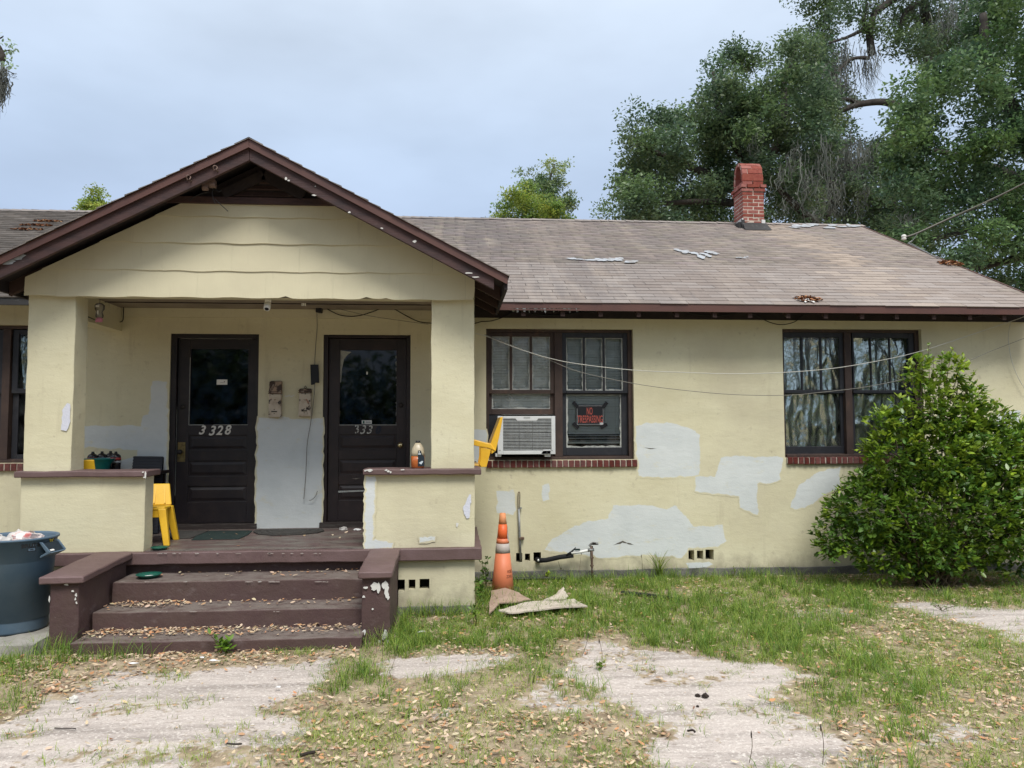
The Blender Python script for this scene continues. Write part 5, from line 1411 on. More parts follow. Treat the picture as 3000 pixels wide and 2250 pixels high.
# --- things behind the left porch wall
TZ = 1.225
t = thing('side_table', (-3.36, 8.3, FLOOR), 'dark side table behind the left porch wall', 'table')
MB().box((-3.80, 8.12, TZ - .035), (-3.03, 8.55, TZ)).build('table_top', M['door_brown'], t, bevel=.005)
for x in (-3.76, -3.10):
    for y in (8.15, 8.50): MB().box((x, y, FLOOR), (x + .035, y + .035, TZ - .036)).build('leg', M['door_brown'], t)
by_ = 8.40
for k, (px, lab, lm) in enumerate(((271, 'dark bottle with red label behind the teal tub, leftmost of four', 'red_label'), (298, 'dark bottle with blue-grey label behind the teal tub, second of four', 'blue_print'), (323, 'dark bottle with grey label behind the teal tub, third of four', 'sign_grey'), (338.5, 'dark bottle with pinkish label, rightmost of four on the porch table', 'red_label'))):
    c = P(px, 1366, by_ + (k == 2) * .10 + (k == 1) * .05); c.z = TZ; kk = c.y / FPX
    b_ = thing('gas_bottle', c, lab, 'bottle', 'dark bottles on the porch table')
    MB().lathe(c, [(12.5 * kk, 0), (13.5 * kk, 2 * kk), (13.5 * kk, 38 * kk), (12.5 * kk, 43 * kk), (8 * kk, 47 * kk), (4 * kk, 48.5 * kk), (3.2 * kk, 49 * kk)], 18).build('body', M['bottle_dark'], b_, True)
    MB().lathe((c.x, c.y, c.z + 48 * kk), [(4.5 * kk, 0), (4.5 * kk, 2.4 * kk), (3 * kk, 2.8 * kk), (4 * kk, 4 * kk), (3.6 * kk, 6 * kk), (.001, 6 * kk)], 12).build('valve', M['black'], b_, True)
    MB().lathe((c.x, c.y, c.z + 30 * kk), [(13.65 * kk, 0), (13.65 * kk, 7 * kk)], 18).build('label', M[lm], b_, True, fix=False)
    if k == 3: MB().lathe((c.x, c.y, c.z + 22 * kk), [(13.65 * kk, 0), (13.65 * kk, 6 * kk)], 18).build('label', M['sign_grey'], b_, True, fix=False)
c = P(286, 1372, 8.22); c.z = TZ; kk = 8.22 / FPX
t = thing('plastic_tub', c, 'teal plastic tub with white sticker on the porch table', 'tub')
MB().lathe(c, [(26 * kk, 0), (30 * kk, 3 * kk), (33 * kk, 22 * kk), (41 * kk, 30 * kk), (45 * kk, 36 * kk), (46 * kk, 37 * kk), (44 * kk, 36.5 * kk), (38 * kk, 30 * kk), (31 * kk, 20 * kk), (26 * kk, 2 * kk), (.001, 2 * kk)], 28).build('tub_body', M['teal'], t, True)
MB().box((c.x - .105, c.y - .132, c.z + .03), (c.x - .065, c.y - .128, c.z + .066)).build('sticker', M['paper'], t)
# kid's chair, second yellow chair behind
def stool(cx, cy, rot, label, h=.335, w=.29, back=True, mt='yellow', splay=.045, group='yellow plastic chairs', sl=1.0):
    t = thing('child_chair', (cx, cy, FLOOR + .007), label, 'chair', group)
    ca, sa = math.cos(rot), math.sin(rot)
    def T(x, y, z): return Vector((cx + x * ca - y * sa, cy + x * sa + y * ca, FLOOR + .007 + z))
    for sx in (-1, 1):
        for sy in (-1, 1):
            top = (sx * w * .42, sy * w * .40, h * .98); bot = (sx * (w * .42 + splay), sy * (w * .40 + splay), 0)
            tw, bw = .036, .026
            p = [T(bot[0] + i * bw, bot[1] + j * bw, 0) for i, j in ((-1, -1), (1, -1), (1, 1), (-1, 1))] + [T(top[0] + i * tw, top[1] + j * tw, top[2]) for i, j in ((-1, -1), (1, -1), (1, 1), (-1, 1))]
            MB().hexa(p).build('leg', M[mt], t, bevel=.008)
    hw = w / 2
    MB().hexa([T(-hw, -hw, h - .022), T(hw, -hw, h - .022), T(hw, hw, h - .022), T(-hw, hw, h - .022), T(-hw, -hw, h + .006), T(hw, -hw, h + .006), T(hw, hw, h - .004), T(-hw, hw, h - .004)]).build('seat', M[mt], t, bevel=.01)
    for a_ in (-.07, .03):
        MB().hexa([T(a_, -hw + .02, h + .004), T(a_ + .06, -hw + .02, h + .004), T(a_ + .06, -hw + .034, h + .004), T(a_, -hw + .034, h + .004), T(a_, -hw + .02, h + .0075), T(a_ + .06, -hw + .02, h + .0075), T(a_ + .06, -hw + .034, h + .0075), T(a_, -hw + .034, h + .0075)]).build('seat_slot', M['hole'], t)
    for sy in (-1, 1):
        MB().hexa([T(-hw * .8, sy * hw * .93 - .006, h - .085), T(hw * .8, sy * hw * .93 - .006, h - .085), T(hw * .8, sy * hw * .93 + .006, h - .085), T(-hw * .8, sy * hw * .93 + .006, h - .085), T(-hw, sy * hw * .93 - .006, h - .02), T(hw, sy * hw * .93 - .006, h - .02), T(hw, sy * hw * .93 + .006, h - .02), T(-hw, sy * hw * .93 + .006, h - .02)]).build('apron', M[mt], t)
    if back:
        b0, b1 = hw * .98, hw + .06
        MB().hexa([T(-hw * .95, b0 - .02, h), T(hw * .95, b0 - .02, h), T(hw * .95, b0 + .012, h), T(-hw * .95, b0 + .012, h), T(-hw * .72, b1, h + .235 * sl), T(hw * .72, b1, h + .235 * sl), T(hw * .72, b1 + .018, h + .235 * sl), T(-hw * .72, b1 + .018, h + .235 * sl)]).build('backrest', M[mt], t, bevel=.012)
        for q in (-.3, 0, .3):
            MB().hexa([T(hw * 2 * q - .006, b0 - .026, h + .02), T(hw * 2 * q + .006, b0 - .026, h + .02), T(hw * 2 * q + .006, b0 - .018, h + .02), T(hw * 2 * q - .006, b0 - .018, h + .02), T(hw * 1.5 * q - .006, b1 - .006, h + .22 * sl), T(hw * 1.5 * q + .006, b1 - .006, h + .22 * sl), T(hw * 1.5 * q + .006, b1 + .002, h + .22 * sl), T(hw * 1.5 * q - .006, b1 + .002, h + .22 * sl)]).build('back_rib', M[mt], t)
    return t
A = G(486, 1602, FLOOR); Bq = G(516, 1583, FLOOR)          # the two right-hand feet, front and back
dirf = (Bq - A).normalized(); rot = math.atan2(dirf.y, dirf.x) - PI / 2
ww = .33
cc_ = (A + Bq) / 2 - Vector((dirf.y, -dirf.x, 0)) * (ww * .42 + .055)
stool(cc_.x, cc_.y, rot, 'small yellow plastic chair standing beside the left door', .345, ww, True, 'yellow', .06, 'yellow plastic chairs', .85)
c = P(238, 1400, 7.72)
stool(c.x, 7.72, R(200), 'yellow plastic chair mostly hidden behind the left porch pillar', .44, .34, True, 'yellow', .03, 'yellow plastic chairs', 1.5)
# black ridged panel leaning on the wall
Ya, Yb = 8.46, 8.15
q = [P(391, 1336, Ya), P(477, 1337, Ya), P(462, 1545, Yb + .1), P(368, 1545, Yb + .1)]
zf = FLOOR + .008
for p in q[2:]: p.z = zf
nq = (q[1] - q[0]).cross(q[3] - q[0]).normalized()
if nq.y > 0: nq = -nq
t = thing('ridged_panel', (q[3] + q[2]) / 2, 'black ridged plastic panel leaning on the wall behind the small chair', 'panel')
MB().prism(q, -nq * .045).build('panel_body', M['navy_grid'], t, bevel=.004)
rid = 26
for k in range(rid):
    a, c = (k + .25) / rid, (k + .7) / rid
    p0 = q[0].lerp(q[3], a); p1 = q[1].lerp(q[2], a); p2 = q[1].lerp(q[2], c); p3 = q[0].lerp(q[3], c)
    MB().prism([p0 + nq * .0005, p1 + nq * .0005, p2 + nq * .0005, p3 + nq * .0005], nq * .005).build('ridge', M['navy_grid'], t)
# green dishes, door mats, debris on the porch
def dish(c, r, label, h=.03, water=False):
    t = thing('pet_dish', c, label, 'dish', 'green dishes at the front steps')
    MB().lathe(c, [(r * .62, 0), (r * .8, h * .5), (r, h), (r * .97, h + .003), (r * .72, h * .55), (r * .55, .006), (.001, .006)], 28).build('bowl', M['green_pl'], t, True)
    if water: MB().lathe(c, [(r * .42, h * .42), (r * .40, h * .44), (.001, h * .44)], 12).build('scraps', M['litter'], t, True)
c = G(468, 1610, FLOOR + .008); dish(c, .078, 'green dish on the porch floor at the foot of the yellow chair', .022)
c = G(436, 1692, .388); dish(c, .105, 'green dish with scraps on the upper step', .03, True)
def flat(pts, z, h, m, label, name, cat, group=None, bev=.004, seed=0, kids=0):
    q = [G(x, y, z) for x, y in pts]
    o = MB().prism(q, (0, 0, h)).build(name, m, None, bevel=bev)
    return tag(o, label, cat, group)
fz = FLOOR + .0085
flat([(512, 1557), (612, 1557), (560, 1578), (470, 1580)], fz, .012, M['mat_rubber'], 'grey rubber doormat askew under the left door', 'doormat', 'doormat', 'doormats on the porch')
flat([(615, 1557), (740, 1556), (728, 1567), (700, 1580), (560, 1583), (575, 1572)], fz - .001, .008, M['mat_green'], 'dark green doormat in front of the left door', 'doormat', 'doormat', 'doormats on the porch')
hm = [(748, 1555), (944, 1552), (950, 1557), (930, 1562), (880, 1567), (800, 1570), (757, 1567), (742, 1560)]
o = flat(hm, fz, .014, M['mat_rubber'], 'rounded rubber doormat between the two doors', 'doormat', 'doormat', 'doormats on the porch')
for k, s in enumerate((.85, .62)):
    cen = sum((G(x, y, fz) for x, y in hm), Vector()) / len(hm)
    b = MB(); L = [cen.lerp(G(x, y, fz), s) for x, y in hm]; Lm = [v + Vector((0, 0, .0145)) for v in L]
    MB().tube(Lm + [Lm[0]], .004, 5).build('raised_rib', M['mat_rubber'], o)
def crumple(c, rx, ry, rz, m, label, name, cat, seed, group=None, parent=None, nseg=16):
    bm = bmesh.new(); bmesh.ops.create_icosphere(bm, subdivisions=3, radius=1)
    for v in bm.verts:
        p = v.co.copy(); n_ = mnoise.noise(p * 1.7 + Vector((seed, 0, 0))) * .5 + mnoise.noise(p * 4 + Vector((0, seed, 0))) * .25 + mnoise.noise(p * 9) * .08
        v.co = Vector((p.x * rx, p.y * ry, p.z * rz)) * (1 + n_)
        v.co.z = max(v.co.z, -rz * .5)
        v.co += Vector(c) + Vector((0, 0, rz * .5))
    o = build_bm(bm, name, m, parent, True)
    if label: tag(o, label, cat, group)
    return o
c = G(1005, 1552, FLOOR + .008); crumple(c, .045, .03, .02, M['bag_grey'], 'crumpled greyish plastic scrap at the foot of the right door', 'litter', 'litter', 3)
c = G(1046, 1553, FLOOR + .008); crumple(c, .035, .022, .011, M['litter'], 'white paper scrap on the porch beside the right wall', 'litter', 'litter', 5)

# ------------------------------------------------------------------ rubbish bin
BC = Vector((-3.50, 6.53, .072)); BH = .735
rbox((-4.6, 6.02, -.12), (-3.085, 7.05, .072), 'concrete_pad', M['slab'], None, .07, .016, 44, 0)
o = bpy.data.objects['concrete_pad']; o['kind'] = 'structure'
t = thing('rubbish_bin', BC, 'slate blue rubbish bin with dark lettering, overfull beside the steps', 'rubbish bin')
pf_ = [(.222, .0), (.236, .008), (.240, .02), (.262, .50), (.266, .545), (.276, .55), (.290, .715), (.303, .717), (.306, .726), (.303, BH), (.293, BH + .001), (.285, .72), (.25, .10), (.001, .10)]
MB().lathe(BC, pf_, 56).build('bin_body', M['bin'], t, True)
def can_r(z): return np.interp(z, [.02, .50, .55, .70], [.240, .262, .277, .288])
def on_can(px, py, off=.0015):
    v = _ray(px, py); o = Vector((0, 0, EYE))
    z = .6; tt = 0
    for _ in range(8):
        rr = float(can_r(z)) + off
        a = v.x * v.x + v.y * v.y; b_ = -2 * (v.x * BC.x + v.y * BC.y); c_ = BC.x ** 2 + BC.y ** 2 - rr * rr
        D = b_ * b_ - 4 * a * c_
        tt = (-b_ - math.sqrt(max(D, 0))) / (2 * a)
        z = EYE + v.z * tt - BC.z
    return Vector((v.x * tt, v.y * tt, EYE + v.z * tt))
# raised bead that runs round the body and dips in a wave, seen just below the lettering
bead = []
for k in range(97):
    a = 2 * PI * k / 96
    ph = (a * 4 / (2 * PI)) % 1
    dz = .515 - .055 * (1 / (1 + math.exp((abs(ph - .5) - .30) * 26)))
    rr = float(can_r(dz)) + .001
    bead.append(BC + Vector((rr * math.cos(a - .1), rr * math.sin(a - .1), dz + .04)))
MB().tube(bead, .006, 6, False).build('body_bead', M['bin'], t, True)
def print_on_can(s, x0, x1, y0, y1, m, name, bold=0, slope=0):
    me = text_mesh(s, 1, m, 0, 0, bold)
    a = np.array([v.co[:] for v in me.vertices]); lo, hi = a.min(0), a.max(0)
    for v in me.vertices:
        u = (v.co.x - lo[0]) / (hi[0] - lo[0]); w_ = (v.co.z - lo[2]) / (hi[2] - lo[2])
        px = x0 + (x1 - x0) * u; py = y1 + (y0 - y1) * w_ + slope * (u - .5)
        v.co = on_can(px, py) - BC
    return link(name, me, t, BC)
def panel_on_can(x0, x1, y0, y1, m, name, slope=0, off=.0013, n=8):
    b = MB(); L = []
    for k in range(n + 1):
        u = k / n; px = x0 + (x1 - x0) * u
        L.append((on_can(px, y0 + slope * (u - .5), off), on_can(px, y1 + slope * (u - .5), off)))
    for p, q in zip(L, L[1:]): b.add([p[0], q[0], q[1], p[1]], [(0, 1, 2, 3)])
    return b.build(name, m, t, fix=False)
print_on_can('BRUTE', 63, 118, 1592, 1604, M['black'], 'lettering', .035, -7)
panel_on_can(81, 105, 1604.5, 1615.5, M['black'], 'logo_frame', -3)
panel_on_can(83, 103, 1606.5, 1613.5, M['bin'], 'logo_plate', -2.6, .002)
panel_on_can(88, 98, 1609, 1611, M['black'], 'logo_line', -1.3, .0026)
panel_on_can(143, 168, 1576, 1612, M['label_dark'], 'sticker', -3, .0018)
panel_on_can(160, 168, 1578, 1603, M['blue_print'], 'sticker_print', -1, .0026)
print_on_can('3X', 145, 157.5, 1578, 1591, M['yellow_ink'], 'sticker_print', .03, -2)
panel_on_can(145, 158, 1592.5, 1594, M['yellow_ink'], 'sticker_print', -1.5, .0026); panel_on_can(146, 156, 1595.5, 1597, M['yellow_ink'], 'sticker_print', -1.5, .0026)
# side handle hanging below the rim
hd = Vector((math.cos(R(-12)), math.sin(R(-12)), 0)); hn = Vector((-hd.y, hd.x, 0))
hp = lambda u, n_, z: BC + hd * (.29 + u) + hn * n_ + Vector((0, 0, z))
for s in (-1, 1):
    MB().hexa([hp(-.01, s * .09 - .006, .70), hp(.015, s * .09 - .006, .70), hp(.015, s * .09 + .006, .70), hp(-.01, s * .09 + .006, .70), hp(.055, s * .085 - .006, .615), hp(.085, s * .085 - .006, .625), hp(.085, s * .085 + .006, .625), hp(.055, s * .085 + .006, .615)] ).build('handle_arm', M['bin'], t, bevel=.003)
MB().hexa([hp(-.012, -.085, .588), hp(-.006, -.085, .575), hp(-.006, .085, .575), hp(-.012, .085, .588), hp(.055, -.09, .628), hp(.085, -.09, .618), hp(.085, .09, .618), hp(.055, .09, .628)]).build('handle_grip', M['bin'], t, bevel=.004)
MB().hexa([hp(.0, -.084, .69), hp(.012, -.084, .69), hp(.012, .084, .69), hp(.0, .084, .69), hp(.058, -.084, .625), hp(.07, -.084, .625), hp(.07, .084, .625), hp(.058, .084, .625)]).build('handle_plate', M['label_dark'], t)
MB().hexa([hp(.038, -.06, .648), hp(.066, -.06, .628), hp(.066, -.02, .628), hp(.038, -.02, .648), hp(.040, -.06, .652), hp(.070, -.06, .631), hp(.070, -.02, .631), hp(.040, -.02, .652)]).build('handle_label', M['paper'], t)
crumple(BC + Vector((.07, .02, .635)), .13, .10, .085, M['bag_pink'], 'red and white plastic bag on top of the rubbish bin', 'plastic_bag', 'bag', 2, 'bags heaped in the rubbish bin')
crumple(BC + Vector((-.07, -.12, .64)), .11, .10, .07, M['bag_grey'], 'dull crumpled clear bag in front of the red and white bag', 'plastic_bag', 'bag', 7, 'bags heaped in the rubbish bin')
crumple(BC + Vector((-.17, -.06, .66)), .10, .12, .06, M['bag_white'], 'white bag at the left side of the rubbish bin', 'plastic_bag', 'bag', 12, 'bags heaped in the rubbish bin')
crumple(BC + Vector((-.03, .12, .65)), .11, .10, .07, M['bag_grey'], 'brownish clear bag at the back of the rubbish bin', 'plastic_bag', 'bag', 21, 'bags heaped in the rubbish bin')

# ------------------------------------------------------------------ traffic cone
c = G(1473, 1738); CY_ = c.y; kk = CY_ / FPX
t = thing('traffic_cone', c, 'faded orange traffic cone with torn pale band by the wall', 'traffic cone')
zt = P(1478, 1503, CY_).z
def cr(z): return .118 + (.030 - .118) * z / zt
def cz(py): return P(1476, py, CY_).z
segs = [(0, cz(1618), 'orange', 'cone_body'), (cz(1618), cz(1591), 'collar', 'reflective_band'), (cz(1591), cz(1577), 'orange', 'cone_ring'), (cz(1577), cz(1535), 'orange_dark', 'cone_neck'), (cz(1535), zt, 'orange_top', 'cone_tip')]
for z0, z1, m_, nm in segs:
    e = .0025 if nm in ('reflective_band', 'cone_ring') else 0
    MB().lathe(c, [(cr(z0) + e, z0), (cr((z0 + z1) / 2) + e, (z0 + z1) / 2), (cr(z1) + e, z1)] + ([(.001, z1 + .002)] if nm == 'cone_tip' else []), 32).build(nm, M[m_], t, True)
b = MB(); zz0, zz1 = cz(1577), cz(1538)
for k in range(7):
    a0 = R(-40 + k * 11); a1 = R(-40 + (k + 1) * 11)
    f = lambda a, z, e=.003: c + Vector(((cr(z) + e) * math.cos(a), (cr(z) + e) * math.sin(a), z))
    h0, h1 = [zz0 + (zz1 - zz0) * q for q in ((.2, .55, .8, 1, .9, 1, .8, .6)[k], (.55, .8, 1, .9, 1, .8, .6, .4)[k])]
    b.add([f(a0, zz0 - .02), f(a1, zz0 - .02), f(a1, h1), f(a0, h0)], [(0, 1, 2, 3)])
b.build('torn_band', M['collar'], t, fix=False)
MB().box((c.x - .18, c.y - .18, c.z), (c.x + .18, c.y + .18, c.z + .03)).build('base_plate', M['black'], t, bevel=.012)
def on_cone(u, z, e=.001):
    a = R(-62) + u; return Vector(((cr(z) + e) * math.cos(a), (cr(z) + e) * math.sin(a), z))
for s, z0, z1, u0, u1 in (('WORK D', cz(1676), cz(1666), -.06, .75), ('ZONE A', cz(1689), cz(1680), -.16, .70)):
    me = text_mesh(s, 1, M['cone_ink'], 0, 0, .01); a = np.array([v.co[:] for v in me.vertices]); lo, hi = a.min(0), a.max(0)
    for v in me.vertices: v.co = on_cone(u0 + (u1 - u0) * (v.co.x - lo[0]) / (hi[0] - lo[0]), z0 + (z1 - z0) * (v.co.z - lo[2]) / (hi[2] - lo[2]))
    link('lettering', me, t, c)

# --- pieces of board on the grass
def board(pts, z, h, m, label, seed, bend=.01, lift=()):
    q = [G(x, y, z) for x, y in pts]
    for k, dz in lift: q[k].z += dz
    q2 = []
    r_ = random.Random(seed)
    for i, a in enumerate(q):
        b_ = q[(i + 1) % len(q)]
        for k in range(5):
            p = a.lerp(b_, k / 5)
            if k: p += Vector((r_.gauss(0, .006), r_.gauss(0, .006), 0))
            p.z += bend * mnoise.noise(p * 3 + Vector((seed, 0, 0))); q2.append(p)
    cen = sum(q2, Vector()) / len(q2); cen.z += bend * .5
    b = MB(); n = len(q2)
    top = [p + Vector((0, 0, h)) for p in q2]
    b.add(q2 + top + [cen + Vector((0, 0, h)), cen], [(i, (i + 1) % n, n + (i + 1) % n, n + i) for i in range(n)] + [(n + i, n + (i + 1) % n, 2 * n) for i in range(n)] + [((i + 1) % n, i, 2 * n + 1) for i in range(n)])
    o = b.build('cardboard_sheet', m, None, smooth=False)
    return tag(o, label, 'cardboard', 'flattened boards beside the cone')
board([(1433, 1795), (1437, 1740), (1480, 1737), (1520, 1745), (1555, 1760), (1510, 1768), (1450, 1776)], .05, .010, M['board_brown'], 'brown bent cardboard lying right in front of the cone', 3, .05, ((2, .03), (3, .03)))
board([(1460, 1790), (1540, 1768), (1682, 1757), (1722, 1779), (1610, 1788), (1500, 1797)], .055, .012, M['board'], 'pale flat board with pointed end on the grass', 6, .015)
board([(1592, 1757), (1630, 1740), (1650, 1731), (1664, 1748), (1660, 1757)], .07, .008, M['board'], 'small folded pale board flap behind the flat board', 8, .02, ((2, .03),))

# --- pipes on the wall
t = thing('wall_conduit', P(1522, 1640, WY - .03), 'grey upright conduit with an open slot at the top of the wall stub', 'conduit')
MB().tube(pl([(1520, 1490), (1522, 1560), (1525, 1630)], WY - .03) + [P(1526, 1645, WY + .06)], .0125, 10).build('pipe', M['galv'], t, True)
MB().tube(curve(pl([(1518, 1490), (1517.5, 1465), (1518, 1446), (1520.5, 1441), (1523, 1446), (1523, 1466), (1522.5, 1490)], WY - .025), 5), .0045, 6).build('open_slot', M['rust'], t, True)
q = P(1526, 1577, WY - .03); MB().box((q.x - .022, q.y - .022, q.z - .012), (q.x + .036, q.y + .03, q.z + .012)).build('clamp', M['rust'], t, bevel=.003)
q = P(1526, 1489, WY - .03); MB().lathe((q.x - .005, q.y, q.z - .006), [(.017, 0), (.017, .016)], 10).build('collar', M['galv'], t)
t = thing('water_pipe', P(1738, 1690, 8.45), 'outdoor water tap on a rusty riser with black insulated feed pipe', 'water pipe')
MB().tube([P(1572, 1638, WY + .1), P(1578, 1642, WY - .06), P(1600, 1641, WY - .08), P(1640, 1632, WY - .10), P(1680, 1627, WY - .12)], [.03, .028, .026, .026, .025], 12).build('insulation', M['rubber'], t, True)
MB().tube([P(1660, 1628, WY - .12), P(1673, 1618, WY - .13), P(1687, 1604, WY - .14)], [.018, .013, .004], 8).build('peeled_insulation', M['rubber'], t, True)
q = P(1577, 1641, WY - .085); MB().lathe(q - Vector((0, 0, .014)), [(.006, 0), (.012, .012), (.006, .026)], 8).build('white_fitting', M['white_pvc'], t, True)
MB().tube([P(1674, 1621, 8.46), P(1700, 1617, 8.46), P(1724, 1612, 8.46)], .0135, 10).build('supply_pipe', M['white_pvc'], t, True)
MB().box(tuple(P(1684, 1613, 8.44)), tuple(P(1698, 1607, 8.48))).build('valve_lever', M['mat_green'], t, bevel=.003)
MB().tube([P(1722, 1612, 8.46), P(1740, 1610, 8.46)], .019, 10).build('tee_fitting', M['galv'], t, True)
MB().tube([P(1733, 1600, 8.46), P(1733, 1622, 8.46), P(1734.5, 1660, 8.46), P(1736, 1695, 8.46)], [.017, .017, .0125, .0125], 10).build('riser', M['rust'], t, True)
for py in (1634, 1657): q = P(1734, py, 8.46); MB().lathe(q - Vector((0, 0, .008)), [(.02, 0), (.021, .016)], 10).build('coupling', M['rust'], t)
MB().tube(curve([P(1726, 1600, 8.46), P(1732, 1594, 8.46), P(1742, 1591, 8.44), P(1752, 1593, 8.42)], 4), [.013] * 4 + [.014] * 4 + [.013] * 4 + [.010], 10).build('tap_body', M['galv'], t, True)
MB().box(tuple(P(1736, 1590, 8.42)), tuple(P(1751, 1595, 8.46))).build('tap_handle', M['iron'], t, bevel=.003)
# ------------------------------------------------------------------ ground
GX0, GX1, GY0, GY1, GD = -5.0, 8.6, 2.6, 8.8, .025
gxs = np.arange(GX0, GX1, GD); gys = np.arange(GY0, GY1, GD)
GXm, GYm = np.meshgrid(gxs, gys)
def vnoise(x, y, sc, seed):
    """smooth value noise on arrays"""
    x = np.asarray(x) * sc + seed * 17.3; y = np.asarray(y) * sc + seed * 9.1
    xi = np.floor(x).astype(np.int64); yi = np.floor(y).astype(np.int64); fx = x - xi; fy = y - yi
    def h(i, j):
        n = (i * 374761393 + j * 668265263 + seed * 1442695) & 0x7fffffff
        n = ((n ^ (n >> 13)) * 1274126177) & 0x7fffffff
        return ((n ^ (n >> 16)) & 0xffff) / 65535.0
    fx = fx * fx * (3 - 2 * fx); fy = fy * fy * (3 - 2 * fy)
    return (h(xi, yi) * (1 - fx) + h(xi + 1, yi) * fx) * (1 - fy) + (h(xi, yi + 1) * (1 - fx) + h(xi + 1, yi + 1) * fx) * fy
def fbm(x, y, sc, seed): return .55 * vnoise(x, y, sc, seed) + .3 * vnoise(x, y, sc * 2.1, seed + 1) + .15 * vnoise(x, y, sc * 4.3, seed + 2)
WXm = GXm + (fbm(GXm, GYm, 2.2, 5) - .5) * .6 + (fbm(GXm, GYm, 9, 15) - .5) * .22; WYm = GYm + (fbm(GXm, GYm, 2.2, 8) - .5) * .42 + (fbm(GXm, GYm, 9, 18) - .5) * .18
def inpoly(px, warp=True):
    pts = [G(x, y) for x, y in px]; X, Y = (WXm, WYm) if warp else (GXm, GYm)
    c = np.zeros(X.shape, bool); j = len(pts) - 1
    for i in range(len(pts)):
        xi, yi, xj, yj = pts[i].x, pts[i].y, pts[j].x, pts[j].y
        k = (yi > Y) != (yj > Y)
        c ^= k & (X < (xj - xi) * (Y - yi) / ((yj - yi) if yj != yi else 1e-9) + xi)
        j = i
    return c.astype(float)
def blur(a, n):
    for _ in range(n):
        p = np.pad(a, 1, 'edge'); a = (p[:-2, 1:-1] + p[2:, 1:-1] + p[1:-1, :-2] + p[1:-1, 2:] + 2 * a) / 6
    return a
def samp(F, x, y):
    i = np.clip(((y - GY0) / GD).astype(int), 0, F.shape[0] - 1); j = np.clip(((x - GX0) / GD).astype(int), 0, F.shape[1] - 1)
    return F[i, j]
sandP = [[(-200, 2200), (0, 2140), (110, 2085), (250, 2010), (400, 1962), (700, 1940), (985, 1922), (960, 1975), (880, 2010), (832, 2080), (850, 2110), (790, 2185), (700, 2198), (520, 2200), (400, 2210), (410, 2400), (-200, 2400)],
         [(420, 2230), (700, 2235), (720, 2290), (420, 2300)],
         [(1085, 1928), (1300, 1905), (1500, 1920), (1480, 1952), (1400, 1962), (1150, 1972)],
         [(1690, 1885), (1760, 1880), (1900, 1897), (2050, 1925), (2370, 1948), (2400, 2000), (2330, 2050), (2400, 2100), (2430, 2140), (2380, 2200), (2330, 2260), (2000, 2290), (1880, 2230), (1850, 2130), (1780, 2060), (1700, 1990), (1600, 1960), (1700, 1930)],
         [(2640, 1776), (2750, 1764), (2950, 1774), (3200, 1790), (3200, 1960), (3000, 1905), (2900, 1860), (2780, 1805)],
         [(2740, 2110), (2900, 2100), (2930, 2180), (2790, 2190)], [(1560, 1985), (1690, 2000), (1730, 2070), (1560, 2080)], [(2310, 1785), (2480, 1775), (2490, 1800), (2330, 1808)], [(2420, 2150), (2560, 2120), (2600, 2250), (2430, 2260)], [(1330, 2060), (1480, 2050), (1500, 2090), (1360, 2105)]]
sandW = [1, .8, .95, 1, .95, .6, .55, .5, .5, .4]
S_ = np.zeros(GXm.shape)
for p, w_ in zip(sandP, sandW): S_ = np.maximum(S_, inpoly(p) * w_)
S_ = blur(S_, 5) * np.clip(.55 + (fbm(GXm, GYm, 3.5, 91) - .25) * 1.6, .35, 1)
lush = [([(1130, 1880), (1200, 1790), (1260, 1835), (1380, 1780), (1440, 1700), (1600, 1700), (1800, 1685), (2420, 1690), (2600, 1720), (2620, 1790), (2500, 1850), (2430, 1935), (2280, 1950), (2050, 1918), (1900, 1885), (1700, 1868), (1640, 1915), (1560, 1930), (1480, 1895), (1300, 1888), (1180, 1912), (1090, 1905)], .85),
        ([(960, 1990), (1050, 1935), (1140, 1960), (1150, 1985), (1050, 2015), (970, 2015)], .95), ([(-50, 1905), (140, 1885), (280, 1900), (220, 1950), (150, 2000), (-50, 2020)], .75),
        ([(-50, 2040), (120, 2050), (110, 2085), (-50, 2095)], .8), ([(270, 1912), (400, 1895), (410, 1915), (290, 1935)], .8), ([(2390, 1930), (2520, 1900), (2680, 1960), (2800, 2100), (2720, 2190), (2480, 2080)], .62), ([(2440, 1850), (3050, 1900), (3050, 2290), (2500, 2290)], .16), ([(1480, 1960), (1720, 1960), (1780, 2080), (1560, 2120), (1150, 2080), (1100, 1990)], .22),
        ([(2600, 1740), (3050, 1730), (3050, 1765), (2620, 1775)], .35), ([(1090, 1800), (1150, 1800), (1160, 1900), (1080, 1900)], .95), ([(2120, 1900), (2320, 1830), (2420, 1860), (2400, 1940), (2150, 1930)], .95)]
L_ = np.zeros(GXm.shape)
for p, w_ in lush: L_ = np.maximum(L_, inpoly(p) * w_)
L_ = blur(L_, 3) * np.clip(1 - S_ * .9, 0, 1)
L_ *= np.clip((fbm(GXm, GYm, 3.0, 21) - .30) * 4.0, .10, 1)
